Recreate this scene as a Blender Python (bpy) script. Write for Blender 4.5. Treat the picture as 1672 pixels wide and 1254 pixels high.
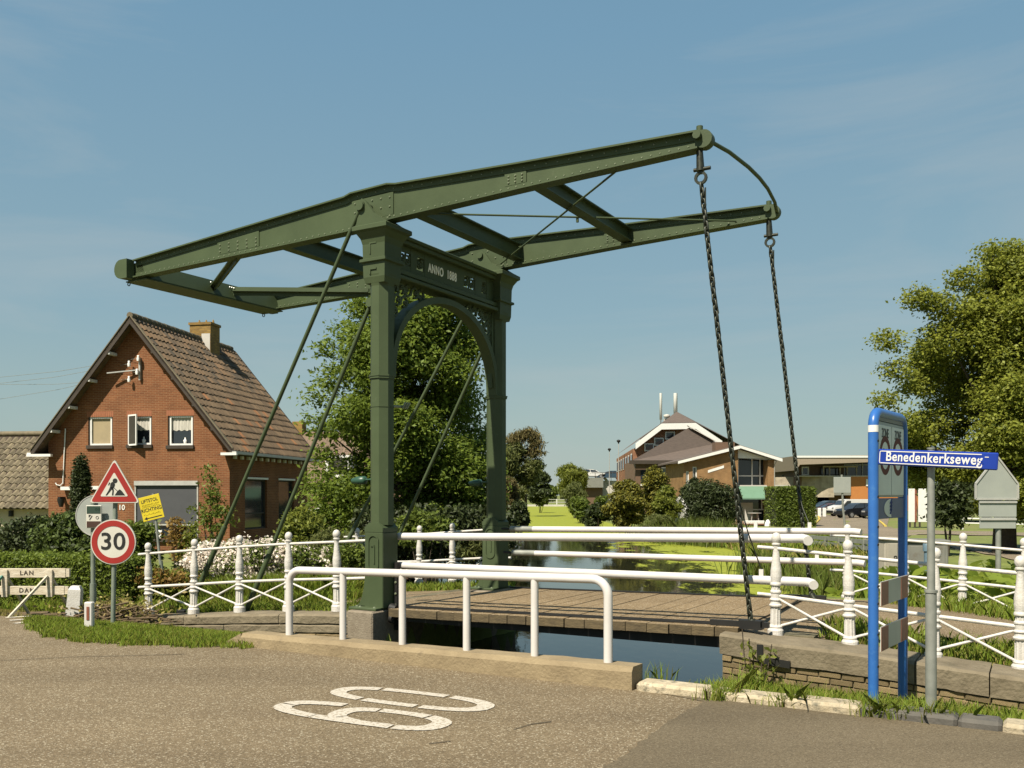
import bpy, bmesh, math, random
import numpy as np
from mathutils import Vector, Matrix, Euler
for _o in list(bpy.data.objects): bpy.data.objects.remove(_o)
random.seed(7); rng = np.random.default_rng(7)
SC = bpy.context.scene; COL = SC.collection
# ---------------------------------------------------------------- camera, sky, sun, exposure
F = 1500.0; HZ = 808.0; CX = 836.0; EYE = 1.7
cd = bpy.data.cameras.new('camera'); cam = bpy.data.objects.new('camera', cd); COL.objects.link(cam)
cam.location = (0, 0, EYE); cam.rotation_euler = (math.pi/2, 0, 0)
cd.sensor_width = 36; cd.lens = 36*F/1672; cd.shift_y = (HZ-627)/1672
cd.clip_start = .1; cd.clip_end = 6000
SC.camera = cam
SUN_DIR = Vector((-.586*.60, -.810*.60, .80)).normalized()     # towards the sun
SUN_EL = math.asin(SUN_DIR.z); SUN_ROT = math.atan2(SUN_DIR.x, SUN_DIR.y)
W = bpy.data.worlds.new('World'); SC.world = W; W.use_nodes = True
nt = W.node_tree; nt.nodes.clear()
wo = nt.nodes.new('ShaderNodeOutputWorld'); bg = nt.nodes.new('ShaderNodeBackground')
sky = nt.nodes.new('ShaderNodeTexSky'); sky.sky_type = 'NISHITA'; sky.sun_disc = False
sky.sun_elevation = SUN_EL; sky.sun_rotation = SUN_ROT; sky.air_density = 1.0; sky.dust_density = .7; sky.ozone_density = 1.2; sky.altitude = 0
tc = nt.nodes.new('ShaderNodeTexCoord')
mp = nt.nodes.new('ShaderNodeMapping'); mp.inputs['Scale'].default_value = (1.2, 2.2, 7.5); mp.inputs['Rotation'].default_value = (.12, .18, .3)
nz = nt.nodes.new('ShaderNodeTexNoise'); nz.inputs['Scale'].default_value = 1.3; nz.inputs['Detail'].default_value = 7; nz.inputs['Roughness'].default_value = .58; nz.inputs['Distortion'].default_value = .5
rp = nt.nodes.new('ShaderNodeValToRGB'); rp.color_ramp.elements[0].position = .47; rp.color_ramp.elements[1].position = .82
rp.color_ramp.elements[0].color = (0, 0, 0, 1); rp.color_ramp.elements[1].color = (.5, .5, .5, 1)
hs = nt.nodes.new('ShaderNodeHueSaturation'); hs.inputs['Saturation'].default_value = .86; hs.inputs['Hue'].default_value = .49
tint = nt.nodes.new('ShaderNodeMix'); tint.data_type = 'RGBA'; tint.blend_type = 'MULTIPLY'; tint.inputs[0].default_value = 1
tint.inputs[7].default_value = (1.0, 1.0, .88, 1)
mx = nt.nodes.new('ShaderNodeMix'); mx.data_type = 'RGBA'; mx.inputs[7].default_value = (4.0, 4.3, 4.3, 1)
L = nt.links.new
L(tc.outputs['Generated'], mp.inputs['Vector']); L(mp.outputs['Vector'], nz.inputs['Vector']); L(nz.outputs['Fac'], rp.inputs['Fac'])
# hazy summer sky: the Nishita sky softened towards a flatter haze gradient that depends on elevation only
sz = nt.nodes.new('ShaderNodeSeparateXYZ'); L(tc.outputs['Generated'], sz.inputs[0])
hr_ = nt.nodes.new('ShaderNodeValToRGB'); SK = 1/(.066*2**.9)
for i, (p_, c_) in enumerate(((0,(.335,.435,.42)),(.09,(.315,.43,.44)),(.19,(.25,.40,.48)),(.45,(.180,.35,.50)),(1,(.10,.225,.38)))):
    e_ = hr_.color_ramp.elements[i] if i < 2 else hr_.color_ramp.elements.new(p_)
    e_.position = p_; e_.color = (c_[0], c_[1], c_[2], 1)
L(sz.outputs[2], hr_.inputs['Fac'])
vm = nt.nodes.new('ShaderNodeVectorMath'); vm.operation = 'SCALE'; vm.inputs['Scale'].default_value = SK; L(hr_.outputs['Color'], vm.inputs[0])
hm = nt.nodes.new('ShaderNodeMix'); hm.data_type = 'RGBA'; hm.inputs[0].default_value = .80
L(sky.outputs['Color'], hs.inputs['Color']); L(hs.outputs['Color'], tint.inputs[6]); L(tint.outputs[2], hm.inputs[6]); L(vm.outputs[0], hm.inputs[7]); L(hm.outputs[2], mx.inputs[6]); L(rp.outputs['Color'], mx.inputs[0])
L(mx.outputs[2], bg.inputs['Color']); L(bg.outputs['Background'], wo.inputs['Surface'])
bg.inputs['Strength'].default_value = .066
sd = bpy.data.lights.new('sun', 'SUN'); sd.energy = 5.0; sd.angle = math.radians(.55); sd.color = (1.0, .915, .77)
sun = bpy.data.objects.new('sun', sd); COL.objects.link(sun); sun.location = (-8, -10, 30)
sun.rotation_euler = SUN_DIR.to_track_quat('Z', 'Y').to_euler()
vs = SC.view_settings; vs.view_transform = 'Standard'; vs.look = 'None'; vs.exposure = .9; vs.gamma = 1; vs.use_curve_mapping = False
SC.render.engine = 'CYCLES'
SC.cycles.max_bounces = 6; SC.cycles.diffuse_bounces = 2; SC.cycles.transparent_max_bounces = 12; SC.cycles.use_denoising = True

# ---------------------------------------------------------------- helpers
class Fr:
    """a local frame: origin and rotation about z"""
    def __init__(s, o, ang=0.0):
        s.o = Vector(o); s.ang = ang; s.c = math.cos(ang); s.s = math.sin(ang)
    def w(s, p): return Vector((s.o.x+s.c*p[0]-s.s*p[1], s.o.y+s.s*p[0]+s.c*p[1], s.o.z+p[2]))
    def l(s, p):
        dx, dy = p[0]-s.o.x, p[1]-s.o.y
        return Vector((s.c*dx+s.s*dy, -s.s*dx+s.c*dy, p[2]-s.o.z))
    def ray(s, px, py, axis, val):
        """local point where the sight line through a photo pixel meets the local plane axis = val"""
        o = s.l((0, 0, EYE)); d = s.l((s.o.x+(px-CX)/F, s.o.y+1, s.o.z-(py-HZ)/F))
        t = (val-o[axis])/d[axis]
        return o+d*t
WF = Fr((0, 0, 0))
def at(px, py, Y): return Vector(((px-CX)/F*Y, Y, EYE-(py-HZ)/F*Y))
def gnd(px, py, z=0.0):
    Y = F*(EYE-z)/(py-HZ); return Vector(((px-CX)/F*Y, Y, z))

class MB:
    def __init__(s): s.v = []; s.f = []; s.m = []; s.sm = []
    def add(s, vs, fs, m=0, smooth=False):
        n = len(s.v); s.v += [tuple(x) for x in vs]
        for f in fs: s.f.append(tuple(n+i for i in f)); s.m.append(m); s.sm.append(smooth)
        return s
    def box(s, a, b, m=0):
        (x0, y0, z0), (x1, y1, z1) = a, b
        return s.add([(x0,y0,z0),(x1,y0,z0),(x1,y1,z0),(x0,y1,z0),(x0,y0,z1),(x1,y0,z1),(x1,y1,z1),(x0,y1,z1)],
                     [(3,2,1,0),(4,5,6,7),(0,1,5,4),(1,2,6,5),(2,3,7,6),(3,0,4,7)], m)
    def cbox(s, a, b, c=.01, m=0):
        """box with chamfered edges (all twelve)"""
        (x0, y0, z0), (x1, y1, z1) = a, b
        bm = bmesh.new(); bmesh.ops.create_cube(bm, size=1)
        bmesh.ops.scale(bm, vec=(x1-x0, y1-y0, z1-z0), verts=bm.verts)
        bmesh.ops.translate(bm, vec=((x0+x1)/2, (y0+y1)/2, (z0+z1)/2), verts=bm.verts)
        bmesh.ops.bevel(bm, geom=bm.edges[:], offset=c, segments=1, affect='EDGES')
        bm.verts.index_update()
        s.add([tuple(v.co) for v in bm.verts], [[v.index for v in f.verts] for f in bm.faces], m); bm.free(); return s
    def bar(s, p, q, w, h=None, up=(0,0,1), m=0):
        p, q = Vector(p), Vector(q); h = w if h is None else h; d = (q-p).normalized(); up = Vector(up)
        if abs(d.dot(up)) > .98: up = Vector((1,0,0))
        x = d.cross(up).normalized()*w/2; y = x.cross(d).normalized()*h/2
        return s.add([p-x-y,p+x-y,p+x+y,p-x+y,q-x-y,q+x-y,q+x+y,q-x+y],[(3,2,1,0),(4,5,6,7),(0,1,5,4),(1,2,6,5),(2,3,7,6),(3,0,4,7)], m)
    def tube(s, pts, r, n=8, m=0, cap=True, smooth=True):
        pts = [Vector(p) for p in pts]; k = len(pts); rs = r if isinstance(r, (list, tuple)) else [r]*k
        t0 = (pts[1]-pts[0]).normalized(); a = Vector((0,0,1)) if abs(t0.z) < .9 else Vector((1,0,0))
        x = t0.cross(a).normalized(); vs = []
        for i, p in enumerate(pts):
            t = ((pts[min(i+1,k-1)]-p).normalized()+(p-pts[max(i-1,0)]).normalized()).normalized() if 0 < i < k-1 else (pts[1]-pts[0] if i == 0 else pts[-1]-pts[-2]).normalized()
            x = (x-t*x.dot(t)).normalized(); y = t.cross(x)
            for j in range(n):
                an = 2*math.pi*j/n; vs.append(p+(x*math.cos(an)+y*math.sin(an))*rs[i])
        fs = [(i*n+j, i*n+(j+1)%n, (i+1)*n+(j+1)%n, (i+1)*n+j) for i in range(k-1) for j in range(n)]
        s.add(vs, fs, m, smooth)
        if cap: s.add(vs[:n], [tuple(range(n))[::-1]], m); s.add(vs[-n:], [tuple(range(n))], m)
        return s
    def lathe(s, prof, c=(0,0,0), n=14, m=0, smooth=True):
        vs = []; k = len(prof)
        for r, z in prof:
            for j in range(n):
                an = 2*math.pi*j/n; vs.append((c[0]+r*math.cos(an), c[1]+r*math.sin(an), c[2]+z))
        fs = [(i*n+j, i*n+(j+1)%n, (i+1)*n+(j+1)%n, (i+1)*n+j) for i in range(k-1) for j in range(n)]
        s.add(vs, fs, m, smooth); s.add(vs[-n:], [tuple(range(n))], m); s.add(vs[:n], [tuple(range(n))[::-1]], m); return s
    def prism(s, poly, axis, a, b, m=0):
        """polygon (two coords) extruded along axis from a to b; coords are the other two axes in order"""
        def mk(p, t): q = [p[0], p[1]]; q.insert(axis, t); return tuple(q)
        n = len(poly); vs = [mk(p, a) for p in poly]+[mk(p, b) for p in poly]
        return s.add(vs, [tuple(range(n))[::-1], tuple(range(n, 2*n))]+[(i,(i+1)%n,n+(i+1)%n,n+i) for i in range(n)], m)
    def ring(s, c, r, w, axis, t, n=20, a0=0, a1=2*math.pi, m=0):
        """flat ring of radial width w and thickness t in the plane across axis"""
        k = n if a1-a0 < 6.28 else n; closed = a1-a0 >= 6.28; vs = []
        cnt = n if closed else n+1
        for i in range(cnt):
            an = a0+(a1-a0)*i/n
            for rr, tt in ((r-w/2,-t/2),(r+w/2,-t/2),(r+w/2,t/2),(r-w/2,t/2)):
                q = [rr*math.cos(an), rr*math.sin(an)]; q.insert(axis, tt); vs.append((c[0]+q[0], c[1]+q[1], c[2]+q[2]))
        fs = []
        for i in range(n):
            j = (i+1) % cnt
            for e in range(4): fs.append((i*4+e, j*4+e, j*4+(e+1)%4, i*4+(e+1)%4))
        return s.add(vs, fs, m)
    def build(s, name, mats, parent=None, stuff=False, flip=True):
        me = bpy.data.meshes.new(name); me.from_pydata(s.v, [], s.f)
        if not isinstance(mats, (list, tuple)): mats = [mats]
        for x in mats: me.materials.append(x)
        me.polygons.foreach_set('material_index', s.m); me.polygons.foreach_set('use_smooth', s.sm)
        if flip:
            bm = bmesh.new(); bm.from_mesh(me); bmesh.ops.recalc_face_normals(bm, faces=bm.faces); bm.to_mesh(me); bm.free()
        me.update(); o = bpy.data.objects.new(name, me); COL.objects.link(o)
        if parent is not None: o.parent = parent
        if stuff: o['kind'] = 'stuff'
        return o
def raw_mesh(name, verts, faces4, mat, parent=None, smooth=False):
    """fast mesh from numpy: faces (n,k)"""
    me = bpy.data.meshes.new(name); n, k = faces4.shape
    me.vertices.add(len(verts)); me.vertices.foreach_set('co', np.asarray(verts, dtype=np.float32).ravel())
    me.loops.add(n*k); me.loops.foreach_set('vertex_index', faces4.astype(np.int32).ravel())
    me.polygons.add(n); me.polygons.foreach_set('loop_start', np.arange(0, n*k, k, dtype=np.int32)); me.polygons.foreach_set('loop_total', np.full(n, k, dtype=np.int32))
    me.update(calc_edges=True); me.materials.append(mat)
    if smooth: me.polygons.foreach_set('use_smooth', np.ones(n, dtype=bool))
    o = bpy.data.objects.new(name, me); COL.objects.link(o)
    if parent is not None: o.parent = parent
    return o
def thing(name, label, cat, loc=(0,0,0), rotz=0.0, group=None):
    o = bpy.data.objects.new(name, None); COL.objects.link(o); o.location = loc; o.rotation_euler = (0,0,rotz)
    o.empty_display_size = .2
    return tag(o, label, cat, group)
def tag(o, label, cat, group=None):
    o['label'] = label; o['category'] = cat; o['kind'] = 'thing'
    if group: o['group'] = group
    return o
def struct(o): o['kind'] = 'structure'; return o
def inst(src, name, parent, loc=(0,0,0), rot=(0,0,0), scale=None):
    o = bpy.data.objects.new(name, src.data if hasattr(src, 'data') else src); COL.objects.link(o); o.parent = parent
    o.location = loc; o.rotation_euler = rot
    if scale: o.scale = scale
    return o
def copy_tree(root):
    r = root.copy(); COL.objects.link(r)
    for ch in list(root.children):
        c = ch.copy(); COL.objects.link(c); c.parent = r
        for g in ch.children:
            d = g.copy(); COL.objects.link(d); d.parent = c
    return r
def text_obj(txt, size, mat, parent, loc, rot, extrude=.002, bold=0.0, align='CENTER', name='lettering', sx=1.0, spacing=1.0):
    cu = bpy.data.curves.new('t', 'FONT'); cu.body = txt; cu.size = size; cu.extrude = extrude; cu.offset = bold; cu.align_x = align; cu.align_y = 'CENTER'; cu.space_character = spacing; cu.resolution_u = 4
    o = bpy.data.objects.new('t', cu); COL.objects.link(o); bpy.context.view_layer.update()
    me = bpy.data.meshes.new_from_object(o.evaluated_get(bpy.context.evaluated_depsgraph_get()))
    bpy.data.objects.remove(o); me.name = name; me.materials.clear(); me.materials.append(mat)
    r = bpy.data.objects.new(name, me); COL.objects.link(r); r.parent = parent; r.location = loc; r.rotation_euler = rot; r.scale = (sx, 1, 1)
    return r

# ---------------------------------------------------------------- materials
def newmat(name):
    m = bpy.data.materials.new(name); m.use_nodes = True; t = m.node_tree
    return m, t, t.nodes['Principled BSDF'], t.links.new
def ramp(t, pos, cols):
    r = t.nodes.new('ShaderNodeValToRGB'); e = r.color_ramp.elements
    while len(e) < len(pos): e.new(.5)
    for i, (p, c) in enumerate(zip(pos, cols)): e[i].position = p; e[i].color = (*c, 1)
    return r
def mul(c, k): return tuple(min(1, x*k) for x in c)
KA = .84   # overall albedo level that goes with the exposure above
KEEP = {'bridge_green_paint', 'bridge_green_rivets', 'lettering_cream'}
def M(name, c, c2=None, scale=6.0, rough=.6, bump=0.0, bscale=None, metallic=0.0, per_obj=0.0, spec=.4, detail=6, p=(.35,.68), c3=None, s3=1.2, p3=(.55,.7), stretch=None):
    """two-tone noise, optional third tone in larger patches, bump and per-object variation"""
    if name not in KEEP: c = mul(c, KA); c2 = c2 and mul(c2, KA); c3 = c3 and mul(c3, KA)
    m, t, b, l = newmat(name); c2 = c2 or mul(c, .72)
    tc = t.nodes.new('ShaderNodeTexCoord'); src = tc.outputs['Object']
    if stretch:
        mpn = t.nodes.new('ShaderNodeMapping'); mpn.inputs['Scale'].default_value = stretch; l(src, mpn.inputs['Vector']); src = mpn.outputs['Vector']
    n = t.nodes.new('ShaderNodeTexNoise'); n.inputs['Scale'].default_value = scale; n.inputs['Detail'].default_value = detail; n.inputs['Roughness'].default_value = .6
    l(src, n.inputs['Vector']); r = ramp(t, p, (c2, c)); l(n.outputs['Fac'], r.inputs['Fac']); out = r.outputs['Color']
    if c3:
        n3 = t.nodes.new('ShaderNodeTexNoise'); n3.inputs['Scale'].default_value = s3; n3.inputs['Detail'].default_value = 7; n3.inputs['Roughness'].default_value = .65
        l(src, n3.inputs['Vector']); r3 = ramp(t, p3, ((0,0,0),(1,1,1))); l(n3.outputs['Fac'], r3.inputs['Fac'])
        x = t.nodes.new('ShaderNodeMix'); x.data_type = 'RGBA'; l(r3.outputs['Color'], x.inputs[0]); l(out, x.inputs[6]); x.inputs[7].default_value = (*c3, 1); out = x.outputs[2]
    if per_obj:
        oi = t.nodes.new('ShaderNodeObjectInfo'); h = t.nodes.new('ShaderNodeHueSaturation'); mr = t.nodes.new('ShaderNodeMapRange')
        mr.inputs[3].default_value = 1-per_obj; mr.inputs[4].default_value = 1+per_obj; l(oi.outputs['Random'], mr.inputs[0]); l(mr.outputs[0], h.inputs['Value'])
        l(out, h.inputs['Color']); out = h.outputs['Color']
    l(out, b.inputs['Base Color']); b.inputs['Roughness'].default_value = rough; b.inputs['Metallic'].default_value = metallic; b.inputs['Specular IOR Level'].default_value = spec
    if bump:
        nb = t.nodes.new('ShaderNodeTexNoise'); nb.inputs['Scale'].default_value = bscale or scale*3; nb.inputs['Detail'].default_value = 5; l(src, nb.inputs['Vector'])
        bp = t.nodes.new('ShaderNodeBump'); bp.inputs['Strength'].default_value = bump; bp.inputs['Distance'].default_value = .02; l(nb.outputs['Fac'], bp.inputs['Height']); l(bp.outputs['Normal'], b.inputs['Normal'])
    return m
def asphalt(name, c, c2, spk, big, mapscale=1.0):
    """gritty chip-seal: stone-sized speckle over broad wear patches"""
    c, c2, spk = mul(c, KA), mul(c2, KA), mul(spk, KA*.92)
    m, t, b, l = newmat(name); tc = t.nodes.new('ShaderNodeTexCoord'); src = tc.outputs['Object']
    v = t.nodes.new('ShaderNodeTexVoronoi'); v.inputs['Scale'].default_value = 95*mapscale; l(src, v.inputs['Vector'])
    sp = t.nodes.new('ShaderNodeSeparateColor'); l(v.outputs['Color'], sp.inputs[0])
    r = ramp(t, (.0,.35,.86,1.0), (mul(c2,.72), c2, c, spk)); l(sp.outputs[0], r.inputs['Fac'])
    n = t.nodes.new('ShaderNodeTexNoise'); n.inputs['Scale'].default_value = .55; n.inputs['Detail'].default_value = 8; n.inputs['Roughness'].default_value = .62; l(src, n.inputs['Vector'])
    r2 = ramp(t, (.3,.72), (mul(big,.82), mul(big,1.12))); l(n.outputs['Fac'], r2.inputs['Fac'])
    x = t.nodes.new('ShaderNodeMix'); x.data_type = 'RGBA'; x.blend_type = 'MULTIPLY'; x.inputs[0].default_value = 1; l(r.outputs['Color'], x.inputs[6]); l(r2.outputs['Color'], x.inputs[7])
    # tyre-polished and oily streaks along the road
    mp = t.nodes.new('ShaderNodeMapping'); mp.inputs['Rotation'].default_value = (0,0,.52); mp.inputs['Scale'].default_value = (.18,1.3,1); l(src, mp.inputs['Vector'])
    n2 = t.nodes.new('ShaderNodeTexNoise'); n2.inputs['Scale'].default_value = 1.0; n2.inputs['Detail'].default_value = 6; l(mp.outputs['Vector'], n2.inputs['Vector'])
    r3 = ramp(t, (.42,.75), ((1,1,1),(.8,.79,.78))); l(n2.outputs['Fac'], r3.inputs['Fac'])
    y = t.nodes.new('ShaderNodeMix'); y.data_type = 'RGBA'; y.blend_type = 'MULTIPLY'; y.inputs[0].default_value = 1; l(x.outputs[2], y.inputs[6]); l(r3.outputs['Color'], y.inputs[7])
    l(y.outputs[2], b.inputs['Base Color']); b.inputs['Roughness'].default_value = .85; b.inputs['Specular IOR Level'].default_value = .25
    bp = t.nodes.new('ShaderNodeBump'); bp.inputs['Strength'].default_value = .7; bp.inputs['Distance'].default_value = .006; l(v.outputs['Distance'], bp.inputs['Height']); l(bp.outputs['Normal'], b.inputs['Normal'])
    return m
def brickmat(name, c1, c2, mortar, bw=.21, bh=.062, flip=False, dark=.75):
    c1, c2, mortar = mul(c1, KA), mul(c2, KA), mul(mortar, KA)
    m, t, b, l = newmat(name); tc = t.nodes.new('ShaderNodeTexCoord'); s = t.nodes.new('ShaderNodeSeparateXYZ'); l(tc.outputs['Object'], s.inputs[0])
    a = t.nodes.new('ShaderNodeMath'); a.operation = 'ADD'; l(s.outputs[0], a.inputs[0]); l(s.outputs[1], a.inputs[1])
    cb = t.nodes.new('ShaderNodeCombineXYZ'); l(a.outputs[0], cb.inputs[0]); l(s.outputs[2], cb.inputs[1])
    k = t.nodes.new('ShaderNodeTexBrick'); k.inputs['Scale'].default_value = 1; k.inputs['Brick Width'].default_value = bw; k.inputs['Row Height'].default_value = bh; k.inputs['Mortar Size'].default_value = .009; k.inputs['Mortar Smooth'].default_value = .3
    k.inputs['Color1'].default_value = (*c1,1); k.inputs['Color2'].default_value = (*c2,1); k.inputs['Mortar'].default_value = (*mortar,1); k.inputs['Bias'].default_value = -.1
    l(cb.outputs[0], k.inputs['Vector'])
    n = t.nodes.new('ShaderNodeTexNoise'); n.inputs['Scale'].default_value = 1.6; n.inputs['Detail'].default_value = 8; l(tc.outputs['Object'], n.inputs['Vector'])
    r = ramp(t, (.3,.7), ((dark,dark*.97,dark*.95),(1.1,1.08,1.05))); l(n.outputs['Fac'], r.inputs['Fac'])
    x = t.nodes.new('ShaderNodeMix'); x.data_type = 'RGBA'; x.blend_type = 'MULTIPLY'; x.inputs[0].default_value = 1; l(k.outputs['Color'], x.inputs[6]); l(r.outputs['Color'], x.inputs[7])
    l(x.outputs[2], b.inputs['Base Color']); b.inputs['Roughness'].default_value = .85; b.inputs['Specular IOR Level'].default_value = .2
    bp = t.nodes.new('ShaderNodeBump'); bp.inputs['Strength'].default_value = .6; bp.inputs['Distance'].default_value = .008; bp.invert = True; l(k.outputs['Fac'], bp.inputs['Height']); l(bp.outputs['Normal'], b.inputs['Normal'])
    return m
def leafmat(name, c, c2, trans=.35, hue=.03):
    """leaf colour differs leaf by leaf (each leaf is its own island), part of the light passes through"""
    m, t, b, l = newmat(name); g = t.nodes.new('ShaderNodeNewGeometry')
    r = ramp(t, (0,.55,1), (c2, c, mul(c,1.35))); l(g.outputs['Random Per Island'], r.inputs['Fac'])
    l(r.outputs['Color'], b.inputs['Base Color']); b.inputs['Roughness'].default_value = .55; b.inputs['Specular IOR Level'].default_value = .22
    tr = t.nodes.new('ShaderNodeBsdfTranslucent'); h = t.nodes.new('ShaderNodeHueSaturation'); h.inputs['Value'].default_value = 1.5; h.inputs['Hue'].default_value = .49; l(r.outputs['Color'], h.inputs['Color']); l(h.outputs['Color'], tr.inputs['Color'])
    x = t.nodes.new('ShaderNodeMixShader'); x.inputs[0].default_value = trans; l(b.outputs[0], x.inputs[1]); l(tr.outputs[0], x.inputs[2]); l(x.outputs[0], t.nodes['Material Output'].inputs['Surface'])
    return m
def glass(name, c=(.02,.025,.03), rough=.06):
    m, t, b, l = newmat(name); b.inputs['Base Color'].default_value = (*c,1); b.inputs['Roughness'].default_value = rough; b.inputs['Specular IOR Level'].default_value = .7
    return m

GREEN = M('bridge_green_paint', (.059,.080,.038), (.045,.062,.029), scale=1.3, rough=.5, c3=(.070,.088,.047), s3=9, p3=(.62,.75), bump=.06, bscale=40, spec=.22)
GREENR = M('bridge_green_rivets', (.16,.18,.11), (.11,.13,.075), rough=.28, spec=.8)  # paler than the beam paint: highlights on rivet heads put into the colour
CHAIN = M('chain_iron', (.045,.05,.032), (.02,.022,.016), scale=30, rough=.42, metallic=.35)
BLACKI = M('black_iron', (.014,.013,.011), (.008,.008,.007), rough=.6)
WHITE = M('white_paint', (.63,.605,.575), (.575,.545,.505), scale=3, rough=.36, c3=(.60,.55,.47), s3=7, p3=(.66,.82), bump=.05, bscale=60)
WHITEF = M('white_paint_cast_iron', (.62,.595,.555), (.52,.49,.435), scale=9, rough=.5, c3=(.42,.38,.32), s3=22, p3=(.68,.8), bump=.25, bscale=50)
GALV = M('galvanised_steel', (.32,.33,.29), (.22,.23,.2), scale=7, rough=.5, metallic=.25)
GALVG = M('greenish_steel', (.24,.27,.22), (.17,.2,.16), scale=7, rough=.55, metallic=.15)
SIGNBACK = M('sign_back_aluminium', (.36,.38,.34), (.31,.33,.3), scale=2, rough=.5, metallic=.1)
RED = M('sign_red', (.34,.028,.022), (.28,.022,.018), scale=2, rough=.4)
SIGNW = M('sign_white', (.60,.58,.50), (.54,.52,.45), scale=3, rough=.45)
ZONEW = M('zone_white', (.70,.72,.64), (.62,.64,.57), scale=3, rough=.4)
SIGNK = M('sign_black', (.012,.013,.012), (.02,.02,.02), rough=.5)
YEL = M('yellow_sign', (.66,.52,.02), (.58,.45,.02), scale=5, rough=.5)
BLUEP = M('blue_post_paint', (.035,.14,.42), (.028,.115,.36), scale=3, rough=.32, c3=(.05,.16,.40), s3=12)
BLUES = M('street_sign_blue', (.014,.045,.32), (.011,.038,.28), scale=2, rough=.35)
BLUED = M('emblem_blue', (.055,.075,.20), (.05,.065,.17), scale=2, rough=.45)
REDBR = M('faded_red_stripe', (.26,.09,.055), (.22,.075,.045), scale=3, rough=.5)
STRIPEW = M('stripe_white', (.50,.50,.43), (.44,.44,.38), scale=3, rough=.5)
ROAD = asphalt('road_chippings', (.232,.178,.108), (.172,.130,.076), (.50,.44,.32), (1,1,1))
ROADD = asphalt('road_newer_asphalt', (.172,.137,.086), (.142,.112,.069), (.25,.21,.14), (1,1,1), 1.3)
ROADF = asphalt('side_road_asphalt', (.27,.22,.155), (.22,.178,.122), (.34,.29,.21), (1,1,1), .6)
PATH = asphalt('approach_paving', (.25,.188,.108), (.20,.147,.084), (.5,.42,.3), (1,1,1), 1.0)
PAINT = M('road_marking_paint', (.50,.455,.38), (.27,.22,.15), scale=34, rough=.8, p=(.36,.5), bump=.3)
CONC = M('old_concrete', (.29,.225,.13), (.215,.163,.092), scale=3.5, rough=.85, bump=.5, bscale=35, c3=(.15,.115,.07), s3=5, p3=(.6,.78))
KERBW = M('whitewashed_kerb', (.48,.41,.29), (.34,.28,.18), scale=9, rough=.85, bump=.55, bscale=40, c3=(.13,.12,.085), s3=11, p3=(.53,.68), per_obj=.08)
KERBG = M('grey_kerb', (.115,.105,.088), (.08,.075,.064), scale=7, rough=.85, bump=.3, bscale=40)
STONE = M('coping_stone', (.215,.178,.118), (.15,.122,.078), scale=4, rough=.9, bump=.7, bscale=26, c3=(.10,.085,.05), s3=3, p3=(.56,.72), per_obj=.08)
PLINTH = M('plinth_stone', (.245,.205,.15), (.19,.155,.11), scale=14, rough=.9, bump=.5, bscale=50)
QBRICK = M('quay_brick', (.25,.185,.095), (.17,.125,.062), scale=12, rough=.9, bump=.5, bscale=40, per_obj=.3, c3=(.085,.085,.035), s3=6)
MORTAR = M('mossy_mortar', (.17,.145,.09), (.10,.09,.05), scale=12, rough=.95, bump=.5)
DECK = asphalt('deck_grit', (.29,.208,.112), (.22,.157,.083), (.58,.5,.37), (1,1,1), 1.0)
DECKE = M('deck_timber_end', (.135,.10,.05), (.075,.056,.03), scale=7, rough=.9, bump=.5, bscale=30, per_obj=.15, stretch=(1,1,4))
GRASSB = leafmat('grass_blades', (.145,.20,.024), (.20,.19,.04), .35)
DRYG = leafmat('dry_grass_blades', (.23,.20,.06), (.27,.21,.08), .3)
LEAFA = leafmat('chestnut_leaves', (.120,.165,.024), (.062,.095,.015), .42)
LEAFB = leafmat('linden_leaves', (.180,.200,.030), (.095,.118,.018), .42)
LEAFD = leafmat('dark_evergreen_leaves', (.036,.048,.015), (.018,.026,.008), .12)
LEAFY = leafmat('golden_juniper_sprays', (.135,.125,.018), (.06,.07,.014), .2)
LEAFG = leafmat('shrub_leaves', (.10,.132,.022), (.055,.08,.014), .32)
LEAFL = leafmat('light_shrub_leaves', (.15,.17,.028), (.085,.11,.02), .4)
LEAFW = leafmat('willow_leaves', (.115,.13,.04), (.07,.085,.025), .35)
LEAFBR = leafmat('browning_willow_leaves', (.14,.115,.045), (.085,.08,.03), .3)
LEAFO = leafmat('orange_tinged_leaves', (.19,.125,.03), (.13,.075,.025), .3)
BIGLEAF = leafmat('butterbur_leaves', (.17,.22,.03), (.11,.155,.022), .4)
REED = leafmat('reed_blades', (.105,.145,.024), (.15,.15,.045), .35)
PETAL = leafmat('white_flowers', (.66,.60,.52), (.5,.44,.36), .3)
PINK = leafmat('pink_flowers', (.5,.12,.25), (.4,.1,.2), .3)
BARK = M('bark', (.085,.065,.042), (.05,.038,.025), scale=14, rough=.9, bump=.5)
TWIG = M('dry_brushwood', (.15,.105,.055), (.08,.055,.03), scale=10, rough=.9)
HBRICK = brickmat('house_brick', (.225,.088,.037), (.165,.062,.027), (.27,.155,.082))
HBRICK2 = brickmat('yellow_brick', (.29,.165,.068), (.235,.135,.056), (.30,.205,.118), .22, .075)
HBRICK3 = brickmat('hotel_brick', (.30,.14,.075), (.24,.11,.06), (.33,.2,.13), .22, .075)
CHBRICK = brickmat('chimney_brick', (.32,.20,.055), (.20,.12,.04), (.22,.16,.07))
TILE = M('clay_pantile', (.150,.100,.055), (.095,.066,.038), scale=5, rough=.8, per_obj=.27, c3=(.085,.065,.038), s3=2.2, p3=(.5,.68), bump=.3)
TILEO = M('orange_pantile', (.27,.125,.05), (.2,.09,.037), scale=5, rough=.8, per_obj=.25, bump=.3)
TILEG = M('mossy_grey_pantile', (.19,.155,.095), (.12,.10,.062), scale=4, rough=.85, per_obj=.3, c3=(.09,.08,.05), s3=2, bump=.3)
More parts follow.
